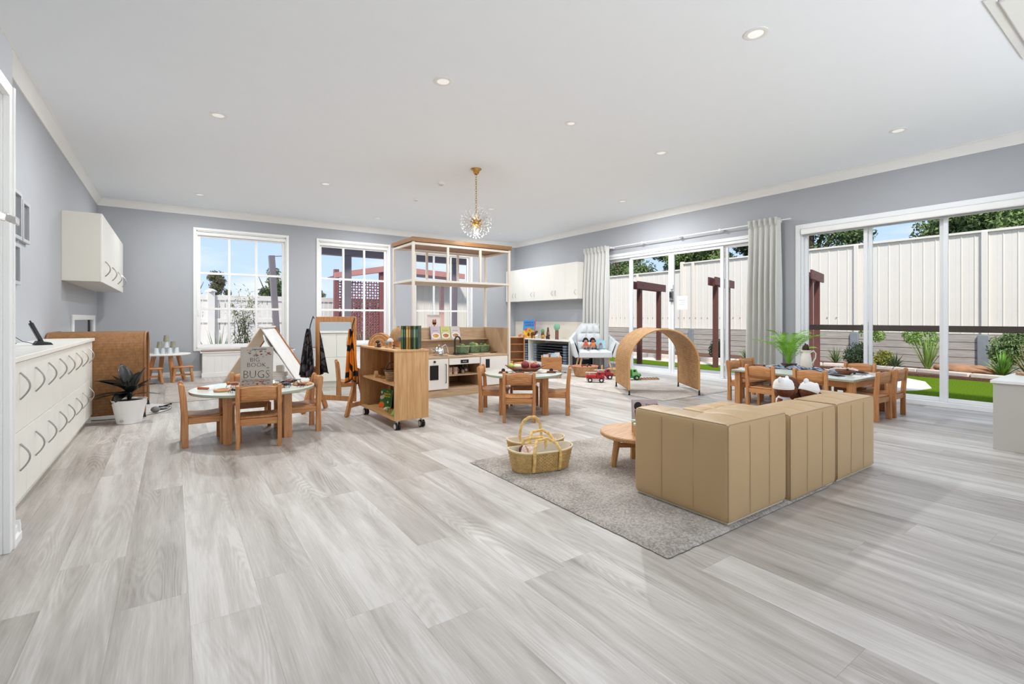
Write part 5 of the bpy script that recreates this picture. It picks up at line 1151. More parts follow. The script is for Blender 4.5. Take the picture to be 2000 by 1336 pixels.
# baskets and toys on the pale rug
RZ = .022
redw = wicker('red_straw', (214, 170, 120), (196, 96, 84), 30, 7, .7)
round_basket('straw_basket', 'red and natural straw basket of wooden pieces in front of the armchair', (6.3, 6.62, RZ), .24, .19, redw, plain('red_rim', (206, 130, 110), .7), False)
round_basket('straw_basket', 'flat pale straw basket on the rug behind the red trucks', (6.95, 6.35, RZ), .24, .12, wicker('pale_straw', (214, 182, 140), (168, 130, 92), 30, 6, .7), None, True)
t = thing('wooden_rope_toy', 'dark wooden pieces lying in the red straw basket', 'toy', (6.3, 6.62, RZ + .17), .4); put('piece', MB().tube([(-.12, 0, .02), (-.05, .05, .04), (.04, .0, .03), (.12, .04, .02)], .014, 8), darkw('x'), t); put('piece', MB().tube([(-.08, -.08, .02), (.02, -.04, .05), (.1, -.08, .02)], .014, 8), black(), t)
t = thing('wooden_hoop', 'small pale wooden hoop toy leaning beside the red straw basket', 'toy', (6.75, 6.62, RZ), .6); put('hoop_ring', MB().tube([(.06 * cos(a), 0, .09 + .085 * sin(a)) for a in [2 * pi * k / 20 for k in range(20)]], .012, 8, closed=True), beech('x'), t); put('hoop_base', MB().box(-.05, .05, -.03, .03, 0, .01), beech('x'), t)
def truck(label, loc, rz, c, c2, ladder=False, s=1.0, grp=None):
    t = thing('toy_truck', label, 'toy truck', loc, rz, grp); m = plain('truck_%d' % c[0], c, .3); m2 = plain('truck2_%d' % c2[0], c2, .3)
    t.scale = (s,) * 3
    put('chassis', MB().box(-.15, .14, -.055, .055, .03, .06), m2, t, .006)
    cb = put('cab', MB().prism([(.02, .06), (.14, .06), (.145, .1), (.1, .115), (.085, .17), (.02, .17)], -.055, .055, 'y'), m, t, .01)
    put('windscreen', MB().prism([(.092, .12), (.105, .12), (.092, .162), (.085, .162)], -.042, .042, 'y').box(.04, .075, -.057, .057, .125, .158), plain('truck_window', (40, 44, 50), .15), cb)
    put('bonnet', MB().box(.1, .16, -.05, .05, .05, .1), m2, t, .014)
    if ladder:
        put('bed', MB().box(-.15, .01, -.055, .055, .06, .12), m, t, .006)
        g = MB()
        for y in (-.025, .025): g.box(-.16, .05, y - .004, y + .004, .15, .158)
        for k in range(8): g.box(-.15 + k * .026, -.145 + k * .026, -.025, .025, .151, .156)
        g.box(-.1, -.09, -.02, .02, .12, .15); put('ladder', g, white(), t)
    else: put('tipper', MB().prism([(-.17, .12), (-.15, .065), (.01, .065), (.01, .16), (-.17, .16)], -.06, .06, 'y'), m2, t, .006)
    for x in (-.09, .09):
        for sy in (-1, 1):
            w_ = put('wheel', MB().cyl((x, sy * .045, .038), (x, sy * .075, .038), .038, None, 20), black(), t); put('hubcap', MB().cyl((x, sy * .074, .038), (x, sy * .079, .038), .02, .017, 14), plain('hub_%d' % (1 if ladder else 2), (226, 222, 214) if ladder else (150, 190, 130), .4), w_)
truck('red toy fire engine in front, nearer the fruit table', (5.86, 5.9, RZ), -.75, (176, 30, 40), (196, 190, 188), True, 1.05, 'red toy trucks')
truck('red toy fire engine just behind the front one', (6.28, 6.12, RZ), -.6, (166, 28, 38), (160, 30, 40), True, 1.05, 'red toy trucks')
truck('green toy dump truck inside the wicker arch', (6.58, 5.78, RZ), -.65, (120, 190, 110), (40, 130, 60), False, 1.15)
t = thing('train_track', 'short wooden toy train track with notches on the pale rug', 'toy track', (6.9, 5.62, RZ), -.55)
put('track_base', MB().box(-.17, .17, -.05, .05, 0, .02), beech('x'), t, .003)
for k in range(6): put('track_tooth', MB().box(-.15 + .055 * k, -.125 + .055 * k, -.05, .05, .02, .03), darkw('y'), t, .002)
t = thing('toy_ball', 'tiny black ball on the pale rug between trucks and arch', 'ball', (6.12, 5.6, RZ)); put('ball_body', MB().ball((0, 0, .014), .014), black(), t)

# ================================================================== CURTAINS
curm = plain('curtain_fabric', (208, 208, 204), .85, var=.02, scale=3, sheen=.2)
def curtain(label, y0, y1, x0, zt, zb, n, spread, seed):
    t = thing('curtain', label, 'curtain', (0, 0, 0), 0, 'grey pinch pleat curtains'); rr = random.Random(seed); ph = [rr.uniform(-.5, .5) for _ in range(n + 2)]
    def fn(u, v):
        k = u * n; i = int(k); p = ph[i] * (1 - (k - i)) + ph[i + 1] * (k - i)
        z = zt + (zb - zt) * v; w = (y1 - y0) * (1 + spread * v); yc = (y0 + y1) / 2
        amp = .018 + .05 * min(1, v * 2.5); y = yc + (u - .5) * w + .018 * sin(k * 2 * pi + p * 3) * v
        x = x0 + amp * cos(k * 2 * pi + p * 2.5 * min(1, v * 1.5)) * (1 + .35 * p) - .03 * v
        if v < .05: x = x0 + .03 * cos(k * 2 * pi)
        return (x, y, z)
    c = put('drop', MB().grid(fn, n * 14, 40), curm, t, ang=180); solid(c, .003)
    for k in range(n):
        y = y0 + (y1 - y0) * (k + .5) / n; g = MB()
        for dy in (-.012, .0, .012): g.prism([(y + dy - .004, zt + .01), (y + dy + .004, zt + .01), (y + dy * .3 + .003, zt - .11), (y + dy * .3 - .003, zt - .11)], x0 - .055, x0 - .02, 'x')
        put('pleat', g, curm, t)
curtain('grey pinch pleat curtain behind the armchair', 7.33, 8.08, 7.66, 2.66, .02, 7, .03, 2)
curtain('grey pinch pleat curtain between the glazed doors and the sliding window', 3.74, 4.25, 7.66, 2.66, .02, 6, .12, 5)

# ================================================================== ON THE LONG TABLE
TZ3 = .44
pl2 = thing('potted_palm', 'bright green feathery palm in a dark bowl at the curtain end of the long table', 'plant', (6.84, 3.22, TZ3))
put('bowl', MB().lathe([(.05, 0), (.09, .03), (.1, .05), (.09, .05), (.001, .042)], 24, cap=False), plain('bowl_brown', (70, 42, 32), .5), pl2)
fr = plain('palm_green', (124, 178, 44), .5, var=.25, scale=8)
rr = random.Random(11)
for k in range(20):
    az = k * 2.4; L = rr.uniform(.42, .74); el = rr.uniform(1.38, 1.56) if k > 8 else rr.uniform(1.05, 1.3); g = MB(); n = 16
    pts = []
    for q in range(n + 1):
        s = q / n; a = el - 1.0 * s ** 2 * rr.uniform(.9, 1.05)
        r = L * s * cos(el - .22 * s * s); z = L * (s * sin(el) - .35 * s ** 2.4); pts.append(Vector((cos(az) * (r + .01), sin(az) * (r + .01), .04 + z)))
    g.tube(pts, .003, 4, rr=[.004 * (1 - .8 * q / n) for q in range(n + 1)])
    for q in range(4, n + 1):
        p = pts[q]; d = (pts[min(q, n)] - pts[q - 1]).normalized(); side = d.cross(Vector((0, 0, 1))).normalized(); ll = .12 * sin(pi * (q - 2) / (n + 1)) + .03
        for s_ in (-1, 1):
            e = p + side * s_ * ll * .75 + d * ll * .75 - Vector((0, 0, .25 * ll)); m_ = p.lerp(e, .45) + Vector((0, 0, .012)); wv = d * .007
            g._add([tuple(p), tuple(m_ - wv), tuple(e), tuple(m_ + wv)], [(0, 1, 2, 3)])
    put('frond', g, fr, pl2, ang=80)
jg = thing('enamel_jug', 'cream enamel jug holding a brown leafy stem on the long table', 'jug', (6.78, 2.98, TZ3 + .012), -.6)
en = plain('enamel_cream', (226, 220, 206), .25, var=.02)
put('body', MB().lathe([(.001, 0), (.075, 0), (.078, .01), (.062, .13), (.052, .19), (.05, .2), (.064, .235), (.06, .236), (.046, .2), (.058, .12), (.07, .012), (.001, .01)], 28, cap=False), en, jg)
put('handle', MB().tube([(.055, 0, .2), (.1, 0, .225), (.13, 0, .19), (.125, 0, .13), (.09, 0, .07), (.068, 0, .06)], .009, 8), en, jg)
put('spout', MB().prism([(-.055, .2), (-.085, .238), (-.05, .238)], -.016, .016, 'y'), en, jg, .004)
dl = thing('dried_leaves', 'brown dried magnolia leaves standing in the cream jug', 'leaves', (6.78, 2.98, TZ3 + .2))
for k, (az, el, L) in enumerate([(0, 70, .15), (1.3, 60, .14), (2.6, 72, .16), (3.6, 55, .13), (4.6, 65, .15), (5.5, 80, .17)]):
    o = put('leaf', leaf_mb(L, .035, .1), plain('leaf_brown', (84, 56, 38), .5, var=.4, scale=25), dl); solid(o, .001); o.rotation_euler = (radians(el), 0, az); o.location = (0, 0, -.03)
put('stem', MB().tube([(0, 0, -.12), (.005, 0, .0), (0, .01, .03)], .005, 6), plain('leaf_brown2', (70, 50, 36), .6), dl)
# cloth runner
clm = cape_mat('cloth_indigo', (178, 186, 198), (104, 118, 142), (40, 50, 74), (9, 9, 1))
cl = thing('cloth_runner', 'crumpled indigo and white cloth wound around the jug on the long table', 'cloth', (6.6, 2.9, TZ3), radians(-82))
rr = random.Random(4); hp = {}
def crump(u, v):
    x = (u - .5) * .95; y = (v - .5) * .26 + .05 * sin(u * 6); e = sin(pi * u) ** .3 * sin(pi * v) ** .5
    return (x, y, .006 + .042 * e * abs(sin(u * 17 + 3 * sin(v * 5)) * .6 + sin(v * 11 + u * 7) * .5))
put('cloth_body', MB().grid(crump, 70, 24), clm, cl, ang=180); solid(cl.children[0], .003)
put('cloth_edge', MB().tube([crump(u / 40, .02) for u in range(41)], .003, 5), plain('edge_blue', (60, 72, 100), .8), cl)
for s_, x, y, rz in (('dark wooden bowl of pine cones left of the jug on the long table', 6.2, 3.3, .3), ('dark wooden bowl with a pine cone on the right half of the long table', 6.48, 2.42, 1.2)):
    t = thing('wooden_bowl', s_, 'bowl', (x, y, TZ3), rz, 'dark wooden bowls on the long table'); put('bowl_body', MB().lathe([(.001, 0), (.055, 0), (.1, .035), (.108, .05), (.1, .05), (.05, .012), (.001, .01)], 26, sy=.8, cap=False), darkw('x'), t); put('bowl_rim', MB().tube([(.104 * cos(a), .083 * sin(a), .05) for a in [2 * pi * k / 24 for k in range(24)]], .004, 5, closed=True), darkw('x'), t)
def cone(label, loc, s):
    t = thing('pine_cone', label, 'pine cone', loc, 0, 'pine cones on the long table'); g = MB(); m = plain('cone_brown', (78, 50, 36), .8, var=.3, scale=30)
    put('core', MB().ball((0, 0, .6 * s), .35 * s, 10, 7, sz=1.4), m, t)
    for k in range(34):
        a = k * 2.4; z = s * (.1 + 1.05 * k / 34); r = s * (.62 * math.sqrt(max(.02, 1 - (k / 34) ** 1.6))); d = Vector((cos(a), sin(a), .25))
        g._add([tuple(Vector((0, 0, z)) + d * r * .3), tuple(Vector((0, 0, z)) + d * r + Vector((-sin(a), cos(a), 0)) * s * .14), tuple(Vector((0, 0, z + .1 * s)) + d * r * 1.1), tuple(Vector((0, 0, z)) + d * r - Vector((-sin(a), cos(a), 0)) * s * .14)], [(0, 1, 2, 3)])
    put('scales', g, m, t)
for s_, p, s in (('pine cone at the left in the left wooden bowl', (6.16, 3.33, TZ3 + .02), .036), ('pine cone at the right in the left wooden bowl', (6.25, 3.25, TZ3 + .02), .036), ('pine cone in the right wooden bowl', (6.5, 2.4, TZ3 + .02), .042), ('pine cone lying behind the jug', (6.9, 2.72, TZ3), .036), ('pine cone lying between the jug and the palm', (6.66, 3.16, TZ3), .036)): cone(s_, p, s)
for s_, x, y, rz in (('grey felt leaf mat at the near right corner of the long table', 6.12, 2.36, .5), ('grey felt leaf mat at the far right corner of the long table', 6.7, 2.32, .3), ('pale grey leaf mat at the left end of the long table', 6.15, 3.42, .9), ('white leaf mat at the right middle of the long table', 6.48, 2.24, .2)):
    t = thing('leaf_mat', s_, 'mat', (x, y, TZ3), rz, 'leaf shaped felt mats on the long table'); pts = [(.17 * cos(a) * (1 + .06 * cos(7 * a)), .09 * sin(a) * (1 + .1 * cos(9 * a))) for a in [2 * pi * k / 40 for k in range(40)]]
    put('felt', MB().prism(pts, 0, .003, 'z'), plain('felt_grey', (196, 200, 202), .95) if 'white' not in s_ else plain('felt_white', (232, 230, 226), .95), t); put('vein', MB().box(-.15, .15, -.002, .002, .003, .0045), plain('felt_dark', (150, 152, 156), .95), t)
for s_, x, y, rz in (('long dark seed pod on the near grey leaf mat', 6.14, 2.38, 1.4), ('long dark seed pod on the far grey leaf mat', 6.7, 2.34, 1.3), ('brown wooden stick reaching out of the right wooden bowl', 6.6, 2.36, .4)):
    t = thing('seed_pod', s_, 'seed pod', (x, y, TZ3 + .005), rz, 'dark seed pods on the long table'); put('pod', MB().tube([(-.1, 0, .012), (-.03, .01, .014), (.05, -.005, .014), (.1, .0, .012)], .01, 7, rr=[.004, .013, .011, .003]), plain('pod_dark', (54, 40, 34), .7), t); put('pod_tip', MB().ball((.1, 0, .012), .006), darkw('x'), t)
t = thing('pale_driftwood', 'pale pink white bark pieces behind the jug on the long table', 'bark', (6.86, 2.62, TZ3), -1.2)
for k in range(5): put('bark_piece', MB().tube([(-.1 + .05 * k, -.03 + .015 * k, .012), (-.03 + .04 * k, .02, .035), (.03 + .04 * k, .0, .012)], .014, 7), plain('bark_pale', (218, 196, 184), .8, var=.2, scale=20), t)

# ================================================================== ON THE FRUIT TABLE
TT = .455
t = thing('wooden_boat_bowl', 'long boat shaped dark wooden bowl on the fruit table', 'bowl', (3.47, 4.68, TT), radians(-32))
def boat(u, v):
    a = 2 * pi * u; r = .25 + .75 * v ** .6; e = abs(cos(a)); return (.24 * r * cos(a), .085 * r * sin(a), .05 * v + .04 * v * e ** 3)
o = put('bowl_body', MB().grid(boat, 32, 6, cu=True), darkw('x'), t); solid(o, .008, 1); put('bowl_base', MB().prism([boat(k / 24, 0)[:2] for k in range(24)], 0, .006, 'z'), darkw('x'), t)
def fr_(label, dx, dy, dz, r, c, sx=1, kind='fruit', rough=.5):
    p = Matrix.Translation((3.47, 4.68, TT)) @ Matrix.Rotation(radians(-32), 4, 'Z') @ Vector((dx, dy, dz)); t = thing('toy_fruit', label, kind, p, radians(-32), 'fruit in the boat shaped bowl'); m = plain('fruit_%d_%d' % c[:2], c, rough, var=.15, scale=30)
    put('fruit_body', MB().ball((0, 0, 0), r, 16, 10, sx=sx), m, t); put('stalk', MB().cyl((0, 0, r * .9), (.004, 0, r * 1.25), .003, None, 6), darkw('x'), t)
fr_('yellow green apple half at the left end of the boat bowl', -.17, 0, .075, .034, (180, 190, 80)); fr_('pale cream banana shape in the boat bowl', -.09, .0, .07, .028, (228, 216, 192), 2.1)
fr_('large dark red pomegranate in the middle of the boat bowl', .0, 0, .085, .05, (120, 30, 36)); fr_('red berry cluster at the right of the boat bowl', .1, .01, .07, .036, (136, 34, 44), 1.3); fr_('pinkish fruit beside the pomegranate', .06, .02, .065, .03, (206, 150, 130)); fr_('dark plum at the right end of the boat bowl', .16, 0, .07, .025, (90, 28, 40))
t = thing('cloth_napkin', 'crumpled cream patterned napkin under the boat bowl', 'napkin', (3.47, 4.63, TT), radians(-32)); o = put('napkin_body', MB().grid(lambda u, v: ((u - .5) * .46, (v - .5) * .2, .003 + .008 * abs(sin(u * 14 + v * 6))), 30, 10), plain('napkin', (222, 212, 196), .9, var=.25, scale=60), t, ang=180); put('napkin_hem', MB().tube([((u / 20 - .5) * .46, -.1, .004) for u in range(21)], .003, 5), plain('hem_dark', (70, 60, 54), .9), t)
for s_, x, y in (('dark wooden tape block at the left of the fruit table', 3.18, 4.72), ('dark wooden tape block at the right of the fruit table', 3.66, 4.42), ('dark wooden tape block in front of the boat bowl', 3.32, 4.58)):
    t = thing('wooden_block_holder', s_, 'block', (x, y, TT), radians(-35), 'dark wooden blocks on the fruit table'); put('block_base', MB().prism([(-.06, 0), (.06, 0), (.045, .025), (-.045, .025)], -.025, .025, 'y'), darkw('x'), t, .003); put('roll', MB().cyl((0, -.014, .035), (0, .014, .035), .022, None, 16), plain('roll_dark', (40, 26, 24), .5), t)
t = thing('paint_brush', 'thin black brush lying at the right of the fruit table', 'brush', (3.78, 4.42, TT), radians(-75)); put('brush_handle', MB().cyl((-.1, 0, .006), (.08, 0, .006), .005, .004, 8), black(), t); put('bristles', MB().cyl((.08, 0, .006), (.11, 0, .006), .007, .003, 8), black(), t)

# ================================================================== SOFA MODULES, DOLLS
vin = plain('beige_vinyl', (184, 155, 115), .42, var=.015, scale=3, bump=.05, bscale=18, spec=.4)
seamm = plain('seam_vinyl', (158, 134, 100), .6)
seam2 = plain('seam_soft', (168, 141, 105), .5)
def pillow_box(g, x0, x1, y0, y1, z0, z1, nx, ny, nz, amp=.011, r=.028, seg=10, side=.006):
    """soft box: rounded edges, top divided into stitched channels, sides with faint vertical seams"""
    lo = Vector((x0, y0, z0)); hi = Vector((x1, y1, z1)); mid = (lo + hi) / 2
    def soft(t, n): f = (t * n) % 1.0; return 0 if n == 0 else min(1.0, (4 * f * (1 - f)) ** .3)
    def par(k, n, N_):  # denser samples near the edges and seams
        return k
    def wrap(p, nrm, d):
        q = Vector([min(max(p[i], lo[i] + r), hi[i] - r) for i in range(3)]); v = Vector(p) - q
        v = v.normalized() * r if v.length > 1e-9 else Vector(nrm) * r
        e = min(min((p[i] - lo[i]), (hi[i] - p[i])) for i in range(3) if abs(nrm[i]) < .5); k = min(1, max(0, e / (r * 1.6)))
        return q + v + Vector(nrm) * d * k
    def face(a0, a1, b0, b1, mk, nrm, na, nb, flip, am):
        def ts(n):  # parameter list
            base_ = [0, .015, .03, .05, .08]; out = []
            for c in range(n):
                for t in (0, .03, .08, .16, .28, .42, .58, .72, .84, .92, .97): out.append((c + t) / n)
            out += [.012, .985, .97, .995]; return sorted(set([round(t, 4) for t in out] + [1.0]))
        ua, vb = ts(max(1, na)), ts(max(1, nb)); nu, nv = len(ua) - 1, len(vb) - 1
        def fn(u, v):
            u = ua[int(round(u * nu))]; v = vb[int(round(v * nv))]
            d = -am * (1 - soft(u, na) * soft(v, nb)) + am * .6 * sin(pi * u) * sin(pi * v)
            return wrap(mk(a0 + (a1 - a0) * u, b0 + (b1 - b0) * v), nrm, d)
        g.grid(fn, nu, nv, flip=flip)
    face(x0, x1, y0, y1, lambda a, b: (a, b, z1), (0, 0, 1), nx, ny, False, amp)
    face(x0, x1, z0, z1, lambda a, b: (a, y0, b), (0, -1, 0), nx, 1, False, side)
    face(x0, x1, z0, z1, lambda a, b: (a, y1, b), (0, 1, 0), nx, 1, True, side)
    face(y0, y1, z0, z1, lambda a, b: (x1, a, b), (1, 0, 0), ny, 1, False, side)
    face(y0, y1, z0, z1, lambda a, b: (x0, a, b), (-1, 0, 0), ny, 1, True, side)
    return g
def lmod(label, x0, x1, arm=None, z0=.0):
    t = thing('sofa_module', label, 'sofa', (x0, 1.4, z0), 0, 'beige vinyl sofa modules'); w = x1 - x0; D = .63; H = .53; bt = .3; S_ = .32
    put('back_block', pillow_box(MB(), 0, w, 0, bt, .006, H, 3, 1, 1, amp=.024), vin, t, ang=180); put('top_seam', MB().tube([(w / 3, .03, H - .012), (w / 3, .15, H - .006), (w / 3, bt - .03, H - .012)], .0022, 5).tube([(2 * w / 3, .03, H - .012), (2 * w / 3, .15, H - .006), (2 * w / 3, bt - .03, H - .012)], .0022, 5), seamm, t)
    put('seat_block', pillow_box(MB(), (.2 if arm == 'L' else 0), w - (.13 if arm == 'R' else 0), bt, D, .006, S_, 3, 2, 1), vin, t, ang=180)
    if arm == 'L': put('arm_block', pillow_box(MB(), -.001, .2, .006, D, .007, H - .002, 1, 3, 1, amp=.006, side=.003), vin, t, ang=180)
    if arm == 'R': put('arm_block', pillow_box(MB(), w - .13, w + .001, .006, D, .007, H - .002, 1, 3, 1, amp=.006, side=.003), vin, t, ang=180)
    put('side_seam', MB().tube([(w / 3, -.0005, .03), (w / 3, -.0005, H - .03)], .0012, 5).tube([(2 * w / 3, -.0005, .03), (2 * w / 3, -.0005, H - .03)], .0012, 5), seam2, t)
    if arm == 'L': put('side_seam', MB().tube([(-.0015, D / 3, .03), (-.0015, D / 3, H - .03)], .0012, 5).tube([(-.0015, 2 * D / 3, .03), (-.0015, 2 * D / 3, H - .03)], .0012, 5), seam2, t)
    put('piping', MB().tube([(.02, .0075, H - .0075), (w - .02, .0075, H - .0075)], .0022, 6).tube([(.0078, .0078, .02), (.0078, .0078, H - .02), (.02, .0078, H - .0078)], .0022, 6).tube([(w - .0078, .0078, .02), (w - .0078, .0078, H - .02), (w - .02, .0078, H - .0078)], .0022, 6).tube([(.0078, .02, H - .0078), (.0078, (D if arm == 'L' else bt) - .03, H - .0078)], .0022, 6), seamm, t)
    put('base_trim', MB().box(.018, w - .018, .018, D - .018, 0, .01), plain('trim_cream', (214, 200, 172), .6), t)
    return t
lmod('nearest beige vinyl corner sofa module with an arm on the left', 2.345, 2.955, 'L', .024)
lmod('middle beige vinyl sofa module', 3.0, 3.62, None, .0)
lmod('farthest beige vinyl corner sofa module behind which two dolls sit', 3.645, 4.275, 'R')
t = thing('ottoman', 'low quilted beige vinyl ottoman in front of the farthest sofa module', 'ottoman', (3.64, 2.05, 0))
put('ottoman_block', pillow_box(MB(), 0, .63, 0, .57, .012, .325, 3, 3, 1, amp=.018), vin, t, ang=180); put('base_trim', MB().box(.005, .625, .005, .565, 0, .014), plain('trim_cream', (214, 200, 172), .6), t)
for p in t.children: pass
def big_doll(label, p, rz, tilt, skin, side, up=0):
    t = thing('baby_doll', label, 'doll', p, rz, 'baby dolls on the sofa'); t.rotation_euler = (0, tilt, rz); t.scale = (.72, .72, .72); U = lambda: MB(T(0, 0, up)); sk = plain('dollskin_%d' % skin[0], skin, .6); wf = plain('doll_white', (226, 226, 226), .95, sheen=.3)
    put('body', MB().lathe([(.001, 0), (.075, .0), (.085, .04), (.07, .12 + up), (.04, .16 + up), (.001, .165 + up)], 20, cap=False), wf, t)
    h = put('head', U().ball((0, 0, .23), .085, 22, 14, sz=.95).ball((0, -.083, .222), .01), sk, t)
    for sx in (-1, 1):
        put('ear', U().ball((sx * .085, 0, .225), .018, sx=.5), sk, h); put('eye', U().ball((sx * .03, -.077, .24), .008), black(), h)
    put('mouth', U().ball((0, -.083, .195), .012, 10, 6, sz=.3), plain('lip', (150, 60, 50), .6), h)
    hr = plain('doll_hair', (96, 50, 26), .8, var=.3, scale=60, bump=.5)
    put('hair', U().ball((0, .012, .225), .091, 20, 12, sy=.97).ball((side * .055, .06, .215), .05), hr, h)
    g = U(); g.lathe([(.096, .232), (.098, .25), (.094, .285), (.078, .315), (.045, .335), (.001, .342)], 26, cap=False)
    ht = put('hat', g, wf, h); put('hat_brim', U().lathe([(.094, .225), (.1, .228), (.1, .252), (.095, .256)], 26, cap=False), wf, ht)
    for sx in (-1, 1): put('hat_ear', U().ball((sx * .072, 0, .325), .032, 12, 8, sy=.5), wf, ht)
    for sx in (-1, 1):
        put('arm', MB().cyl((sx * .06, 0, .13 + up), (sx * .12, -.04, .06), .026, .02, 12).ball((sx * .125, -.045, .052), .024), sk, t)
        put('leg', MB().cyl((sx * .04, -.04, .03), (sx * .06, -.17, .03), .034, .024, 12).ball((sx * .06, -.185, .034), .028), sk, t)
big_doll('baby doll in a white eared hat sitting upright behind the sofa back, left of two', (3.74, 1.8, .325), radians(145 + 35), 0, (120, 66, 42), -1, .12)
big_doll('baby doll in a white eared hat slumped sideways, right of two on the sofa', (3.95, 1.78, .325), radians(160), radians(-22), (150, 84, 52), -1, .08)
t = thing('brown_cushion', 'small red brown furry toy behind the right baby doll', 'cushion', (4.02, 1.9, .4), .3); put('cushion_body', MB().ball((0, 0, .12), .1, 20, 12, sx=.8, sz=1.2), plain('doll_hair', (96, 50, 26), .8, var=.3, scale=60, bump=.5), t); put('cushion_band', MB().tube([(.081 * cos(a), 0, .12 + .121 * sin(a)) for a in [2 * pi * k / 24 for k in range(24)]], .004, 5, closed=True), darkw('x'), t)

# coffee table
ct_ = thing('coffee_table', 'low round oak coffee table on the rug beside the sofa', 'table', (2.8, 2.36, .022), .2)
put('tabletop', MB().lathe([(.001, 0), (.28, 0), (.29, .006), (.29, .024), (.284, .03), (.001, .03)], 56, (0, 0, .225), cap=False), wood('table_oak', (206, 160, 112), (176, 124, 78), 'x'), ct_)
for k in range(4):
    a = radians(45 + 90 * k); put('leg', MB().cyl((.2 * cos(a), .2 * sin(a), 0), (.165 * cos(a), .165 * sin(a), .226), .022, .026, 8), beech('z'), ct_)
for k in range(2):
    a = radians(45 + 90 * k); put('stretcher', MB().beam((-.18 * cos(a), -.18 * sin(a), .15 + .002 * k), (.18 * cos(a), .18 * sin(a), .15 + .002 * k), .026, .03), oak('x'), ct_, .003)
CZ = .277
for s_, x, y, r in (('beech toy shaker with a mint lid, nearer one on the coffee table', 2.66, 2.27, .026), ('beech toy shaker with a mint lid, behind the first on the coffee table', 2.74, 2.36, .024)):
    t = thing('toy_shaker', s_, 'shaker', (x, y, CZ), 0, 'toy shakers on the coffee table'); put('shaker_body', MB().lathe([(.001, 0), (r, 0), (r, .075), (.001, .075)], 20, cap=False), beech('z'), t); put('lid', MB().lathe([(.001, .075), (r + .001, .075), (r + .001, .088), (.001, .09)], 20, cap=False), plain('mint', (190, 214, 196), .5), t)
yb_ = book('book', 'white and lilac picture book with a dark haired figure, standing on the coffee table', (2.9, 2.4, CZ), radians(-30), .2, .215, .016, (206, 196, 200), 4)
text('You Little', .026, (.055, -.0086, .165), ink, yb_)
put('figure_hair', MB().prism([(-.055 + .03 * cos(q), .165 + .032 * sin(q)) for q in [2 * pi * i / 14 for i in range(14)]], -.0095, -.0085, 'y'), black(), yb_); put('figure_face', MB().prism([(-.02 + .018 * cos(q), .145 + .026 * sin(q)) for q in [2 * pi * i / 14 for i in range(14)]], -.01, -.009, 'y'), plain('face_tan', (206, 160, 116), .6), yb_)
put('figure_dress', MB().prism([(-.08, .135), (-.03, .135), (-.045, .05), (-.075, .06)], -.0095, -.0085, 'y'), black(), yb_)
g = MB(); rr = random.Random(2)
for k in range(22):
    x, z = -.075 + .035 * rr.random(), .06 + .07 * rr.random(); g.prism([(x + .004 * cos(q), z + .004 * sin(q)) for q in [2 * pi * i / 8 for i in range(8)]], -.0102, -.0094, 'y')
put('dress_dots', g, white(), yb_)
t = thing('toy_brush', 'brown wooden toy brush with round knobs on the coffee table', 'brush', (2.76, 2.24, CZ), -.4)
put('brush_back', MB().tube([(-.05, 0, .02), (0, 0, .034), (.06, 0, .03), (.12, 0, .014)], .014, 8, rr=[.008, .016, .014, .008]), darkw('x'), t); put('knob', MB().ball((-.055, -.01, .012), .011).ball((-.045, .03, .016), .011), plain('knob_cream', (226, 206, 176), .5), t)
t = thing('toy_bone', 'pale toy bobbin beside the brush on the coffee table', 'toy', (2.86, 2.28, CZ), .3); put('bobbin', MB().cyl((-.03, 0, .02), (.04, 0, .03), .012, None, 12).ball((-.03, 0, .02), .018).ball((.04, 0, .03), .016), plain('knob_cream', (226, 206, 176), .5), t); put('bobbin_thread', MB().cyl((-.01, 0, .022), (.02, 0, .028), .015, None, 12), white(), t)

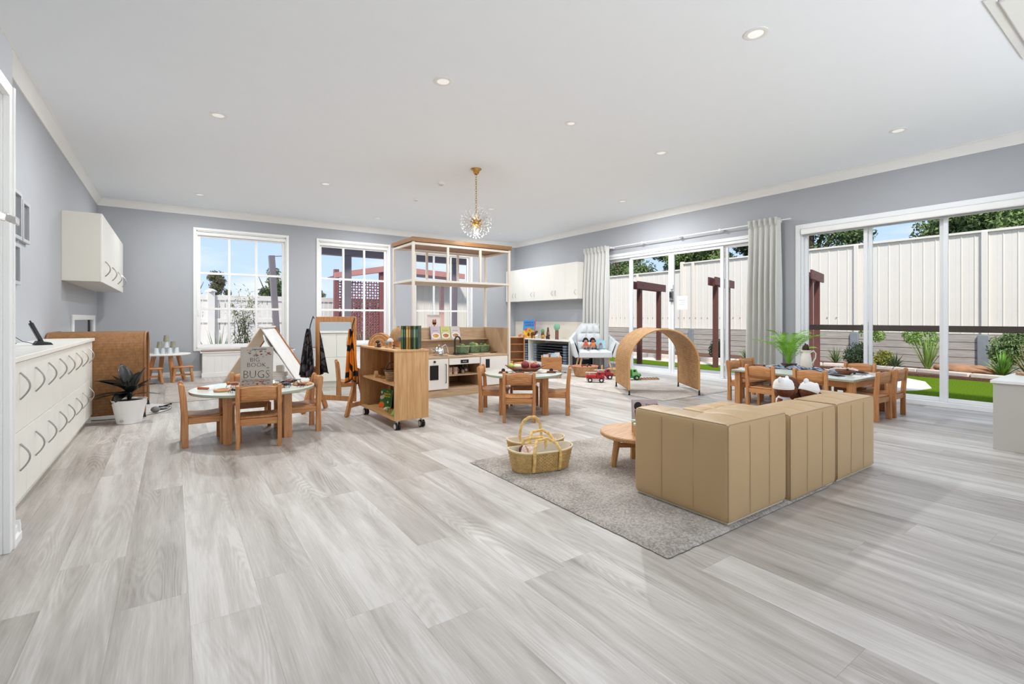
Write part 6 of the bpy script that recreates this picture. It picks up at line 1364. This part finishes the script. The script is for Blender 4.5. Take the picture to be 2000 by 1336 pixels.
# moses baskets
strw = wicker('maize_straw', (228, 188, 118), (176, 126, 66), 84, 13, 1.0); lin_ = plain('basket_lining', (222, 212, 194), .9)
floral = plain('floral_cloth', (226, 206, 198), .9, var=.3, scale=60); pale_c = plain('pale_blanket', (198, 210, 210), .9, var=.06, scale=20)
def moses(label, loc, rz, hup, a=.24, b_=.135, H=.14):
    t = thing('moses_basket', label, 'basket', loc, rz, 'straw doll baskets')
    def wall(u, v):
        q = 2 * pi * u; e = .75; s = .86 + .14 * v; i = int(round(v * 14)); s += .012 * (1 if i % 2 else -1)
        return (a * s * abs(cos(q)) ** e * (1 if cos(q) > 0 else -1), b_ * s * abs(sin(q)) ** e * (1 if sin(q) > 0 else -1), H * v * (1 + .12 * abs(cos(q)) ** 3))
    put('woven_wall', MB().grid(wall, 64, 14, cu=True), strw, t, ang=180)
    def inner(u, v): p = wall(u, 1 - v * .8); return (p[0] * .95, p[1] * .93, p[2] + .003)
    put('lining', MB().grid(inner, 48, 6, cu=True, flip=False), lin_, t, ang=180)
    put('mattress', MB().prism([(p[0] * .93, p[1] * .9) for p in [wall(k / 40, .3) for k in range(40)]], .01, .05, 'z'), lin_, t, .01)
    put('rim', MB().tube([wall(k / 48, 1) for k in range(48)], .007, 6, closed=True), plain('rim_cream', (226, 206, 166), .8), t)
    for s in (-1, 1):
        up = hup if s > 0 else .0
        if s > 0: pts = [(-.09, b_ - .008, .1), (-.092, b_ - .01, H + .02), (-.08, b_ * .9, H + .06 * up + .02), (-.06, b_ * .8, H + .09 * up + .02), (-.025, b_ * .7, H + .11 * up + .02), (.025, b_ * .7, H + .11 * up + .02), (.06, b_ * .8, H + .09 * up + .02), (.08, b_ * .9, H + .06 * up + .02), (.092, b_ - .01, H + .02), (.09, b_ - .008, .1)]
        else: pts = [(-.1, -b_ * .88, .01), (-.1, -b_ - .004, .08), (-.1, -b_ - .006, H + .005), (-.085, -b_ * .85, H + .045), (-.05, -b_ * .4, H + .07), (.04, -b_ * .25, H + .075), (.085, -b_ * .7, H + .05), (.1, -b_ - .006, H + .005), (.1, -b_ - .004, .08), (.1, -b_ * .88, .01)]
        put('handle', MB().tube([Vector(p) for p in pts], .0115, 8), plain('straw_handle', (226, 190, 122), .8, var=.25, scale=50, bump=.5), t)
    return t
m1 = moses('straw doll basket in front on the rug, floral cloth inside', (2.165, 2.735, .024), radians(-13), .35, .245, .115)
m2 = moses('straw doll basket behind with its handle standing up', (2.3, 2.965, .024), radians(-14), 1.25, .235, .11)
def blanket(name, label, base_, rz, mat, sx, sy, h, seed):
    t = thing(name, label, 'blanket', base_, rz); rr = random.Random(seed); p1, p2 = rr.uniform(0, 6), rr.uniform(0, 6)
    def fn(u, v):
        e = (sin(pi * u) * sin(pi * v)) ** .4 if 0 < u < 1 and 0 < v < 1 else 0
        return ((u - .5) * sx, (v - .5) * sy, e * h * (.55 + .45 * sin(u * 9 + p1) * cos(v * 7 + p2)))
    put('blanket_body', MB().grid(fn, 24, 16), mat, t, ang=180); put('blanket_hem', MB().tube([fn(u / 20, .02) for u in range(21)], .003, 5), mat, t); return t
blanket('folded_blanket', 'pink floral cloth bunched in the left end of the front basket', (2.055, 2.765, .08), -.2, floral, .14, .12, .12, 1)
blanket('folded_blanket', 'pale blue blanket at the right end of the front basket', (2.28, 2.71, .08), -.23, pale_c, .16, .11, .05, 2)
blanket('folded_blanket', 'floral cloth at the right end of the rear basket', (2.44, 2.93, .08), -.23, floral, .12, .1, .09, 3)
t = thing('rag_doll', 'small cloth doll tucked under the floral cloth in the front basket', 'doll', (2.07, 2.8, .1), .3); put('head', MB().ball((0, 0, .05), .03), plain('doll_tan', (186, 140, 110), .8), t); put('body', MB().ball((.06, 0, .03), .04, sx=1.4), floral, t); put('hair', MB().ball((-.006, .008, .056), .031), plain('doll_hair', (96, 50, 26), .8), t)

# white cabinet at right
wcab = thing('white_cabinet', 'low white cabinet at the right edge of the picture', 'cabinet', (5.65, .1, 0))
put('body', MB().box(.008, .95, 0, .915, .0, .555), plain('greige_laminate', (190, 187, 176), .45, var=.01), wcab, .002); put('worktop', MB().box(-.01, .96, -.01, .93, .557, .583), white(), wcab, .003)
put('door', MB().box(.951, .965, .01, .45, .02, .55), warmwhite(), wcab, .002); put('door', MB().box(.951, .965, .46, .9, .02, .55), warmwhite(), wcab, .002)
t = thing('serving_board', 'white topped wooden board with a bark edge on the white cabinet', 'board', (5.98, .72, .583), .1); put('board_core', MB().box(-.2, .3, -.13, .13, 0, .014), wood('bark_edge', (190, 156, 104), (120, 92, 60), 'x'), t, .003); put('board_top', MB().box(-.198, .298, -.128, .128, .014, .018), white(), t)
t = thing('wooden_coaster', 'small wooden slice behind the white topped board', 'board', (6.35, .92, .583), .1); put('slice', MB().cyl((0, 0, 0), (0, 0, .02), .07, None, 24), wood('bark_edge', (190, 156, 104), (120, 92, 60), 'x'), t); put('slice_top', MB().cyl((0, 0, .02), (0, 0, .0215), .064, None, 24), beech('x'), t)

# ================================================================== OUTSIDE
GZ = -.1
struct('floor_outside', MB().box(-60, 60, -40, -2.7, GZ - .3, GZ - .02).box(-60, -1.3, -2.7, 60, GZ - .3, GZ - .02).box(-1.3, 60, 11.2, 60, GZ - .3, GZ - .02).box(8.02, 60, -2.7, 11.2, GZ - .3, GZ - .02), plain('paving', (198, 194, 186), .8, var=.06))
gm_, n, l, b = base('turf', 1.0, spec=0)
t_ = N(n, 'ShaderNodeTexCoord'); x = N(n, 'ShaderNodeTexNoise'); x.inputs['Scale'].default_value = 60; x.inputs['Detail'].default_value = 6; l.new(t_.outputs['Object'], x.inputs[0])
r = N(n, 'ShaderNodeValToRGB'); r.color_ramp.elements[0].position = .3; r.color_ramp.elements[0].color = S((62, 86, 14)); r.color_ramp.elements[1].position = .72; r.color_ramp.elements[1].color = S((112, 136, 42)); l.new(x.outputs[0], r.inputs[0]); l.new(r.outputs[0], b.inputs['Base Color'])
q = N(n, 'ShaderNodeBump'); q.inputs['Strength'].default_value = .6; q.inputs['Distance'].default_value = .02; l.new(x.outputs[0], q.inputs['Height']); l.new(q.outputs[0], b.inputs['Normal'])
tag(put('lawn', MB().box(8.05, 13.2, -3, 16, GZ - .02, GZ), gm_), 'short green artificial lawn between the windows and the garden bed', 'lawn', kind='stuff')
sand = plain('sandstone_path', (222, 212, 194), .85, var=.05, scale=14, bump=.15)
pa = [(8.9, 16), (8.9, 6.3), (9.4, 3.6), (9.65, 2.95), (10.1, 2.72), (10.62, 2.66), (11.6, 3.0), (12.35, 3.7), (12.66, 4.8), (12.3, 6.0)]
pb = [(11.3, 5.0), (10.9, 6.0), (10.3, 7.0), (9.9, 8.5), (9.8, 16)]
tag(put('garden_path', MB().prism([(9.35, 5.9), (9.3, 4.6), (9.45, 3.6), (9.65, 2.95), (10.1, 2.72), (10.62, 2.66), (11.6, 3.0), (12.3, 3.7), (12.5, 4.8), (12.2, 6.0), (11.6, 6.6), (11.3, 5.9), (10.6, 5.2), (10.0, 5.3)], GZ, GZ + .012, 'z').prism([(9.35, 5.9), (10.0, 5.3), (10.1, 6.2), (10.0, 8.5), (10.2, 16), (9.5, 16), (9.4, 8.5)], GZ, GZ + .012, 'z').prism([(11.6, 6.6), (12.2, 6.0), (12.0, 8), (11.9, 16), (11.2, 16), (11.2, 8)], GZ, GZ + .012, 'z'), sand), 'pale sandstone path curving through the lawn', 'path', kind='stuff')
tag(put('garden_bed', MB().box(12.6, 14.33, -3, 16, GZ - .02, GZ + .06), plain('mulch', (96, 66, 50), .95, var=.35, scale=30, bump=.8, bscale=90)), 'brown mulch garden bed along the sleeper wall', 'garden bed', kind='stuff')
ed = thing('garden_edging', 'pale stone edging blocks between the lawn and the garden bed', 'edging')
em = plain('edging_stone', (200, 188, 176), .8, var=.08, scale=12, bump=.3); rr = random.Random(8)
def edx(y): return 12.55 + .62 * math.exp(-((y - 4.2) / 1.6) ** 2) - (.55 * max(0, min(1, (y - 5.6) / 2.2)))
y = -1.0
while y < 14:
    a = Vector((edx(y), y + .008, GZ + .05)); b_ = Vector((edx(y + .9), y + .892, GZ + .05)); put('edging_block', MB().beam(a, b_, .14, .16), em, ed, .02); y += .9
# sleeper retaining wall
sw = thing('retaining_wall', 'grey concrete sleeper retaining wall under the white fence', 'wall')
slm = wood('sleeper', (188, 180, 170), (158, 150, 142), 'y', rough=.85, scale=.5)
g = MB().box(0, .08, .004, 2.39, 0, .157); sm_ = g.mesh('sleeper', slm)
py = [-2.4 + 2.4 * k for k in range(9)]
py = [y_ - .0 for y_ in (-2.05, .35, 2.73, 5.15, 7.55, 9.95, 12.35, 14.75)]
for y_ in py[:-1]:
    for k in range(5):
        o = put('sleeper', sm_, None, sw); o.location = (14.4, y_ + .0, GZ + .002 + k * .168 - (.0)); 
        o.modifiers.clear()
for y_ in py: put('steel_post', MB().box(14.34, 14.5, y_ - .09, y_ + .09, GZ, .735), plain('galvanised', (146, 152, 156), .5, .3, var=.08), sw, .006)
tag(put('soil_bank', MB().box(14.51, 40, -8, 34, GZ, .7), plain('bank', (110, 104, 80), .95)), 'raised soil behind the sleeper wall', 'soil', kind='stuff')
# white sheet fence
fn_ = thing('sheet_fence', 'tall white ribbed steel sheet fence above the sleeper wall', 'fence')
fm = plain('fence_white', (226, 219, 208), .5, var=.015)
fp = [(0, 0), (.05, .0), (.054, .012), (.07, .012), (.074, 0), (.16, 0), (.163, -.004), (.166, 0), (.224, 0)]
def strip(h):
    n = len(fp); v = [(14.52 - p[1], p[0], 0) for p in fp] + [(14.52 - p[1], p[0], h) for p in fp] + [(14.535 - p[1], p[0], 0) for p in fp] + [(14.535 - p[1], p[0], h) for p in fp]
    f = [(i + 1, i, n + i, n + i + 1) for i in range(n - 1)] + [(2 * n + i, 2 * n + i + 1, 3 * n + i + 1, 3 * n + i) for i in range(n - 1)] + [(n + i + 1, n + i, 3 * n + i, 3 * n + i + 1) for i in range(n - 1)]
    return MB()._add(v, f).mesh('fence_sheet', fm, 20)
hi_, lo_ = 2.98 - .8, 2.98 - .8 + .0
sH, sL = strip(2.22), strip(2.0)
y = -2.1; k = 0
while y < 15.0:
    top = y < 10.4; o = put('fence_sheet', sH if top else sL, None, fn_); o.location = (0, y, .755); y += .224
tops = [(-2.1, 10.4, 2.98), (10.4, 15.0, 2.76)]
for a, b_, z in tops: put('top_rail', MB().box(14.47, 14.56, a, b_, z, z + .05), fm, fn_, .004)
for y_ in py: put('fence_post', MB().box(14.46, 14.5, y_ - .05, y_ + .05, .75, (3.0 if y_ < 10.4 else 2.78)), fm, fn_, .004)
put('fence_post', MB().box(14.46, 14.56, 10.33, 10.45, .75, 3.06), fm, fn_, .004)
g = MB(); y = 5.6
while y < 14: g.box(14.495, 14.512, y, y + .022, 1.12, 1.142); y += .224
put('screw_caps', g, plain('cap_dark', (170, 168, 166), .5), fn_, kind='stuff')
# arbours
arbm = plain('arbour_brown', (92, 52, 46), .6, var=.06)
def arbour(label, p0, p1, h):
    t = thing('garden_arbour', label, 'arbour', (0, 0, 0), 0, 'brown timber arbours'); a = Vector((*p0, GZ)); b_ = Vector((*p1, GZ)); d = (b_ - a).normalized(); s = Vector((-d.y, d.x, 0))
    for p in (a, b_): put('post', MB().beam(p, p + Vector((0, 0, h)), .11, .11, up=tuple(s)), arbm, t, .004)
    for k in (-1, 1):
        o_a = a - d * .32 + s * .075 * k + Vector((0, 0, h)); o_b = b_ + d * .32 + s * .075 * k + Vector((0, 0, h))
        put('top_rail', MB().beam(o_a, o_b, .04, .2), arbm, t, .01)
        for p in (a, b_): put('bolt', MB().cyl(p + s * .1 * k + Vector((0, 0, h)), p + s * .085 * k + Vector((0, 0, h)), .018, None, 8), black(), t)
arbour('brown timber arbour seen through the left glazed door pane', (10.0, 8.46), (11.3, 8.87), 2.06)
arbour('brown timber arbour seen through the right glazed door pane', (10.9, 6.86), (12.0, 7.2), 2.1)
arbour('brown timber arbour beside the palm, seen through the sliding window', (11.15, 4.82), (11.95, 5.02), 2.12)
hr = thing('handrail', 'long brown metal handrail running outside the sliding window', 'handrail'); hm_ = plain('rail_brown', (84, 72, 64), .5)
put('rail', MB().box(9.0, 9.06, -2.5, 4.55, .905, .995), hm_, hr, .004)
for y_ in (-2.4, 4.5): put('rail_post', MB().box(9.01, 9.05, y_, y_ + .04, GZ, .905), hm_, hr)
# plants
def blades(name, label, loc, n, L, c, spread=.7, w=.012, droop=.5, seed=1, cat='plant', grp=None):
    t = thing(name, label, cat, loc, 0, grp); rr = random.Random(seed); g = MB()
    for k in range(n):
        az = rr.uniform(0, 2 * pi); el = pi / 2 - rr.uniform(.05, spread); l_ = L * rr.uniform(.6, 1.1); sd2 = Vector((-sin(az), cos(az), 0)); pr = None; vs = []; m = 5
        for q in range(m + 1):
            s = q / m; r_ = l_ * s * cos(el) * (1 + .3 * s); z = l_ * (s * sin(el) - droop * .5 * s * s * cos(el)); c_ = Vector((cos(az) * r_, sin(az) * r_, max(.005, z))); ww = w * (1 - s) ** .6 + .0005
            vs += [tuple(c_ - sd2 * ww), tuple(c_ + sd2 * ww)]
        g._add(vs, [(2 * q, 2 * q + 1, 2 * q + 3, 2 * q + 2) for q in range(m)])
    put('foliage', g, plain('blade_%d_%d_%d' % c, c, .6, var=.3, scale=5), t, kind='stuff', ang=80); return t
def leafball(g, c, r, n, s, rr, flat=1.0):
    for k in range(n):
        d = Vector((rr.gauss(0, 1), rr.gauss(0, 1), rr.gauss(0, 1))).normalized(); p = Vector(c) + Vector((d.x, d.y, d.z * flat)) * r * rr.uniform(.55, 1.05)
        a = Vector((rr.gauss(0, 1), rr.gauss(0, 1), rr.gauss(0, 1))).normalized() * s; b2 = a.cross(Vector((rr.gauss(0, 1), rr.gauss(0, 1), rr.gauss(0, 1)))).normalized() * s * .4
        g._add([tuple(p - a), tuple(p + b2), tuple(p + a), tuple(p - b2)], [(0, 1, 2, 3)])
def bush(name, label, loc, r, h, n, s, c, seed, grp=None, cat='shrub', stem=True, lumps=None):
    t = thing(name, label, cat, loc, 0, grp); rr = random.Random(seed); g = MB()
    for (cx_, cy_, cz_, q) in (lumps or [(0, 0, h * .55, 1), (r * .4, 0, h * .4, .7), (-r * .4, r * .2, h * .42, .7), (0, -r * .3, h * .75, .6)]): leafball(g, (cx_, cy_, cz_), r * q, int(n * q), s, rr)
    put('foliage', g, plain('leaf_%d_%d_%d' % c, c, .7, var=.4, scale=1.5 / max(r, .2)), t, kind='stuff', ang=80)
    g = MB()
    for k in range(3): g.tube([(0, 0, 0), (r * .15 * cos(k * 2.1), r * .15 * sin(k * 2.1), h * .4), (r * .4 * cos(k * 2.1), r * .4 * sin(k * 2.1), h * .75)], r * .06, 6, rr=[r * .06, r * .045, r * .02])
    put('stem', g, plain('bark', (96, 80, 64), .9), t); return t
GB = GZ + .06
blades('grass_clump', 'spiky green clump below the sleeper wall post near the jug', (13.4, 5.2, GB), 60, .5, (108, 130, 74), .8, seed=2)
blades('grass_clump', 'small grassy clump at the foot of the right hand arbour', (12.9, 7.2, GB), 40, .4, (120, 140, 90), .8, seed=3)
blades('grass_clump', 'pale grassy clump seen through the wicker arch', (12.2, 8.7, GB), 90, .6, (140, 160, 96), .7, seed=4)
blades('grass_clump', 'tall narrow leaved clump left of the second mullion of the sliding window', (13.1, 3.35, GB), 50, .85, (116, 140, 64), .45, .018, .2, seed=5)
blades('grass_clump', 'broad bright green strappy clump in front of the round shrub', (13.0, 2.2, GB), 70, .55, (104, 148, 50), .8, .018, seed=6)
blades('grass_clump', 'low dark strappy clump left of the second mullion of the sliding window', (13.2, 3.95, GB), 60, .4, (70, 92, 52), 1.0, .018, seed=7)
blades('grass_clump', 'brown tipped strappy clump right of the bright green one', (13.1, 1.85, GB), 50, .75, (118, 110, 66), .9, .014, seed=8)
blades('flax_plant', 'yellow and bronze flax with arching leaves at the right edge of the garden', (13.2, 1.3, GB), 46, 1.15, (150, 140, 60), .95, .03, .9, seed=9)
bush('shrub', 'round green shrub against the sleeper wall at the right', (13.7, 2.25, GB), .3, .95, 900, .035, (104, 126, 74), 1)
bush('shrub', 'dark low shrub just right of the first mullion of the sliding window', (13.5, 4.75, GB), .3, .5, 700, .03, (52, 70, 40), 2)
bush('shrub', 'yellow green low shrub in the middle of the garden bed', (13.5, 4.25, GB), .2, .38, 500, .028, (132, 134, 48), 3)
bush('shrub', 'thin young shrub with an airy green crown against the sleeper wall', (13.7, 4.6, GB), .2, .95, 320, .035, (118, 148, 64), 4, lumps=[(0, 0, .85, 1), (.1, -.15, .72, .7)])
bush('shrub', 'light green leafy shrub left of the tall narrow clump', (13.6, 3.5, GB), .26, .8, 500, .035, (118, 152, 60), 5, lumps=[(0, 0, .7, 1), (0, .25, .75, .7)])
bush('shrub', 'dark green shrub by the sleeper wall seen beside the wicker arch', (12.9, 8.0, GB), .28, .5, 600, .03, (60, 80, 40), 6)
bush('shrub', 'small dark shrub at the foot of the arbour beside the palm', (13.6, 6.0, GB), .18, .4, 300, .03, (90, 100, 60), 7)
t = thing('garden_rock', 'long flat brown rock in the garden bed', 'rock', (13.15, 2.75, GB), radians(80)); rr = random.Random(3)
def rock(u, v): q = 2 * pi * u; s = sin(pi * v) ** .6 if 0 < v < 1 else 0; return (.5 * s * cos(q) * (1 + .1 * sin(3 * q + 1)), .22 * s * sin(q) * (1 + .1 * cos(4 * q)), .1 - .1 * cos(pi * v) + .02 * sin(5 * q + v * 9) * s)
put('rock_body', MB().grid(rock, 28, 10, cu=True), plain('rock_brown', (164, 120, 88), .9, var=.2, scale=5, bump=.6, bscale=14), t, ang=40); put('rock_chip', MB().ball((.55, .05, .05), .08, sz=.5), plain('rock_brown', (164, 120, 88), .9), t)
# trees beyond the fences
def tree(label, loc, r, h, n, s, c, seed, grp, lumps=9, tr=True, flat=.8):
    t = thing('tree', label, 'tree', loc, 0, grp); rr = random.Random(seed); g = MB(); core = MB()
    for k in range(lumps):
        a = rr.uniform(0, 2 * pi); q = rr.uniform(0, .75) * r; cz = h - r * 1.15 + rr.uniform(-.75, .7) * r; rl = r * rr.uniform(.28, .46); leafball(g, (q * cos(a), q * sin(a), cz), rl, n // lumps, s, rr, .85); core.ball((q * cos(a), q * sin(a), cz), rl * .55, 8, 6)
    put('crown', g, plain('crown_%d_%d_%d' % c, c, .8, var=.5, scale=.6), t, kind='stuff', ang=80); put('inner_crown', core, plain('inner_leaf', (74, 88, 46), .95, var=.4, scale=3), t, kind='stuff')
    g = MB().tube([(0, 0, 0), (.1, .1, h * .4), (0, 0, h * .8)], .15, 8, rr=[r * .1, r * .07, r * .03])
    for k in range(4): a = k * 1.6; g.tube([(0, 0, h * .45), (r * .3 * cos(a), r * .3 * sin(a), h * .65), (r * .55 * cos(a), r * .55 * sin(a), h * .82)], .05, 6, rr=[r * .05, r * .035, r * .012])
    put('trunk', g, plain('bark', (96, 80, 64), .9), t)
gT = 'trees beyond the white sheet fence'
hd = [((19.5, 0.0), 2.6, 5.4, (72, 92, 44)), ((19.3, 3.5), 1.9, 5.0, (86, 106, 52)), ((20.3, 8.7), 2.3, 5.2, (70, 90, 48)), ((20.0, 10.6), 1.2, 4.5, (60, 76, 44)), ((19.0, 12.6), 1.5, 4.75, (92, 112, 54)), ((21.0, 14.6), 1.9, 4.9, (66, 88, 44)), ((20.5, 18.4), 2.1, 4.8, (78, 96, 50)), ((19.8, 21.4), 2.1, 4.7, (58, 72, 42)), ((20.5, 24.8), 2.4, 4.8, (50, 62, 38)), ((20, 28), 2.6, 5.2, (46, 58, 36)), ((21.5, -3.5), 2.6, 5.8, (80, 98, 50))]
nmz = ['broad dark green tree at the far right above the fence', 'green tree right of the sky gap in the sliding window', 'broad leafy tree left of the sky gap in the sliding window', 'small tree above the fence hidden mostly by the right curtain', 'bright green tree above the fence just left of the right curtain', 'green tree above the fence at the right glazed door', 'green tree behind the others at the right glazed door', 'dark tree above the fence over the fence step', 'dark tree above the lower fence, left glazed door', 'dark tree above the lower fence beside the left curtain', 'green tree at the extreme right beyond the fence']
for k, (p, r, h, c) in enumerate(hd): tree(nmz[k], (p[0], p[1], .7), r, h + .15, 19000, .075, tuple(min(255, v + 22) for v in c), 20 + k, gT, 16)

# back yard seen through the three windows
sf = thing('slat_fence', 'white timber slat fence with capped posts beyond the back windows', 'fence'); FY = 16.0
swm = plain('slat_white', (212, 207, 200), .6, var=.02)
slat = MB().box(0, .118, 0, .02, 0, 1.5).mesh('slat', swm)
x = -3.5
while x < 14.0:
    o = put('slat', slat, None, sf); o.location = (x, FY, .16); x += .135
for z0_, z1_ in ((1.62, 1.76), (.98, 1.1), (.06, .17)): put('fence_rail', MB().box(-3.5, 14.0, FY - .03, FY, z0_, z1_), swm, sf, .004)
for x in (-1.8, .87, 3.5, 6.15, 8.8, 11.4, 13.7):
    p = put('fence_post', MB().box(x - .09, x + .09, FY - .1, FY + .06, GZ, 1.84), swm, sf, .006)
    put('post_cap', MB().lathe([(.15, 1.84), (.15, 1.87), (.06, 1.93), (.001, 1.94)], 4, (x, FY - .02, 0), cap=False), swm, p)
for k, x in enumerate((-.02, 1.42, 2.62)):
    t = thing('survey_stake', ('leftmost', 'middle', 'rightmost')[k] + ' yellow timber stake with a red top behind the white slat fence', 'stake', (x, FY + .4, GZ), 0, 'yellow stakes beyond the slat fence'); put('stake_body', MB().box(-.03, .03, -.02, .02, 0, 1.0), plain('stake_yellow', (226, 190, 120), .7), t); put('stake_top', MB().box(-.031, .031, -.021, .021, .85, 1.0), plain('stake_red', (200, 70, 60), .7), t)
dk = plain('dark_steel', (122, 114, 120), .5, var=.03)
t = thing('leaning_post', 'dark grey leaning steel post with a small lamp arm outside the first window', 'post', (2.22, 13.6, GZ))
put('post_body', MB().beam((0, 0, 0), (-.17, .0, 2.8), .14, .14), dk, t, .006); put('lamp_arm', MB().beam((-.16, .0, 2.78), (.28, .1, 2.84), .02, .02).beam((.1, .08, 2.8), (.36, .1, 2.84), .12, .025), dk, t, .004)
blades('cordyline', 'spiky green cordyline at the left of the first window', (.8, 12.3, GZ), 40, 1.15, (132, 150, 104), .8, .02, .3, seed=12)
blades('cordyline', 'spiky green cordyline at the right of the first window', (2.05, 12.5, GZ), 34, 1.1, (132, 148, 104), .6, .02, .3, seed=13)
blades('cordyline', 'strappy pale plant outside the second window, left one', (3.5, 12.4, GZ), 40, 1.1, (150, 140, 104), .9, .02, .5, seed=14)
blades('cordyline', 'strappy pale plant outside the second window, right one', (4.1, 12.5, GZ), 40, 1.15, (150, 150, 108), .7, .02, .4, seed=15)
blades('agave', 'thick leaved agave outside the third window beside the card', (5.3, 12.3, GZ), 24, 1.0, (140, 160, 120), .5, .05, .2, seed=16)
bt = thing('bamboo', 'tall airy bamboo in the middle of the first window', 'bamboo', (1.38, 12.8, GZ)); rr = random.Random(21); g = MB(); g2 = MB()
for k in range(11):
    az = rr.uniform(0, 2 * pi); ln = rr.uniform(.1, .5); H_ = rr.uniform(1.1, 2.15); base_p = Vector((rr.uniform(-.25, .25), rr.uniform(-.2, .2), 0)); pts = [base_p + Vector((cos(az) * ln * s * s, sin(az) * ln * s * s, H_ * s)) for s in [q / 7 for q in range(8)]]; g2.tube(pts, .006, 5, rr=[.009 * (1 - .8 * q / 7) + .001 for q in range(8)])
    for q in range(250):
        s = rr.uniform(.12, 1); p = base_p + Vector((cos(az) * ln * s * s, sin(az) * ln * s * s, H_ * s)); d = Vector((rr.gauss(0, 1), rr.gauss(0, 1), rr.uniform(-.6, .5))).normalized(); p = p + d * rr.uniform(0, .16); e = p + d * rr.uniform(.06, .12); sd2 = d.cross(Vector((0, 0, 1))).normalized() * .013; m_ = (p + e) / 2
        g._add([tuple(p), tuple(m_ - sd2), tuple(e), tuple(m_ + sd2)], [(0, 1, 2, 3)])
put('foliage', g, plain('bamboo_leaf', (138, 148, 100), .7, var=.3), bt, kind='stuff', ang=80); put('canes', g2, plain('cane_dry', (136, 110, 76), .7), bt)
# shade structure
t = thing('shade_canopy', 'dark steel shade canopy with square posts outside the second and third windows', 'canopy')
put('post', MB().box(3.79, 3.98, 13.3, 13.5, GZ, 2.8), dk, t, .006); put('post', MB().box(7.09, 7.24, 13.3, 13.5, GZ, 2.88), dk, t, .006)
put('beam', MB().box(3.2, 8.0, 13.28, 13.52, 2.8, 3.1), dk, t, .006)
put('roof_sheet', MB().prism([(3.1, 2.98), (3.7, 3.16), (8.2, 3.1), (8.2, 3.16), (3.7, 3.22), (3.05, 3.02)], 12.9, 13.6, 'y'), dk, t)
# perforated screen hut
bur = plain('burgundy_steel', (132, 84, 84), .6, var=.05); burl = plain('burgundy_light', (196, 140, 132), .6, var=.04)
t = thing('screen_pavilion', 'burgundy pavilion with perforated flower pattern screens outside the second window', 'pavilion')
SYp = 15.2
for x in (4.08, 5.5, 6.35): put('post', MB().box(x - .07, x + .07, SYp - .08, SYp + .06, GZ, 2.6), bur, t, .005)
put('fascia', MB().prism([(4.0, 2.33), (5.7, 2.62), (8.5, 2.5), (8.5, 2.68), (5.7, 2.81), (4.0, 2.49)], SYp - .14, SYp - .09, 'y'), burl, t, .004)
put('roof_sheet', MB().prism([(4.05, 2.36), (5.7, 2.64), (8.4, 2.52), (8.4, 2.58), (5.7, 2.7), (4.05, 2.42)], SYp - .09, SYp + .9, 'y'), bur, t)
def perf(x0, x1, z0, z1, cell):
    g = MB(); nx, nz_ = int((x1 - x0) / cell), int((z1 - z0) / cell); cw = (x1 - x0) / nx; chh = (z1 - z0) / nz_; v = []; f = []
    for i in range(nx):
        for j in range(nz_):
            cx_ = x0 + (i + .5) * cw; cz_ = z0 + (j + .5) * chh; r = cw * (.38 if (j / nz_) > .55 else .2) * (.75 if (i + j) % 2 else 1.1); r = min(r, cw * .46)
            b0 = len(v)
            for q in range(8):
                a = pi / 4 * q; m = max(abs(cos(a)), abs(sin(a))); v.append((cx_ + cos(a) / m * cw / 2, 0, cz_ + sin(a) / m * chh / 2))
            for q in range(8): a = pi / 4 * q; v.append((cx_ + cos(a) * r, 0, cz_ + sin(a) * r))
            f += [(b0 + q, b0 + (q + 1) % 8, b0 + 8 + (q + 1) % 8, b0 + 8 + q) for q in range(8)]
    return g._add(v, f)
for x0_, x1_ in ((4.15, 5.43), (5.57, 6.28)):
    o = put('perforated_panel', perf(x0_, x1_, 0.0, 2.3, .085), bur, t, kind='stuff', ang=80); o.location = (0, SYp, 0); solid(o, .006)
o = put('perforated_panel', perf(4.2, 6.3, 0.0, 1.5, .12), bur, t, kind='stuff', ang=80); o.location = (0, SYp + .8, 0); solid(o, .006)
# items through the third window: tall white sheet fence, pink post, downpipes
t = thing('boundary_fence', 'tall white boundary fence seen through the third window', 'fence')
for k in range(34): put('fence_sheet', MB().box(6.5 + .224 * k, 6.5 + .224 * k + .2, 15.6, 15.63, GZ, 2.36).box(6.5 + .224 * k + .2, 6.5 + .224 * k + .224, 15.59, 15.62, GZ, 2.36), fm, t)
t = thing('pink_post', 'pale pink square post seen through the third window', 'post', (7.05, 14.0, GZ)); put('post_body', MB().box(-.06, .06, -.06, .06, 0, 2.3), plain('pink_paint', (222, 178, 170), .6), t, .004); put('post_cap', MB().box(-.075, .075, -.075, .075, 2.3, 2.33), plain('pink_paint', (222, 178, 170), .6), t)
t = thing('grey_curtain_screen', 'pale grey ribbed screen at the right of the third window', 'screen', (8.9, 13.6, GZ))
for k in range(8): put('screen_slat', MB().box(.09 * k, .09 * k + .075, -.02 * (k % 2), .02 - .02 * (k % 2), 0, 2.45), plain('screen_grey', (196, 194, 194), .7), t)
gB = 'trees beyond the slat fence'
for k, (p, r, h, n_, c, s_) in enumerate((((1.2, 44), 1.3, 4.9, 2400, (84, 96, 60), 'dark green tree at the left edge of the first window'), ((2.83, 44), 1.0, 5.1, 2400, (104, 98, 74), 'round olive tree above the fence post in the first window'), ((4.5, 30), 1.15, 4.3, 2600, (96, 106, 72), 'dark leafy tree behind the leaning post in the first window'), ((10.4, 44), .6, 4.0, 500, (110, 110, 86), 'sparse distant tree at the left edge of the second window'), ((4.0, 60), 1.6, 3.3, 900, (96, 104, 70), 'low distant tree behind the middle of the slat fence'))): tree(s_, (p[0], p[1], GZ), r, h, n_, .09, c, 60 + k, gB, 16)
# eaves over the glazing, part of the building
struct('trim_4', MB().box(XR + .2, XR + .75, YF, YB + .7, 2.62, 2.74).box(XL, XR + .2, YB + .18, YB + .6, 3.05, 3.17), white())
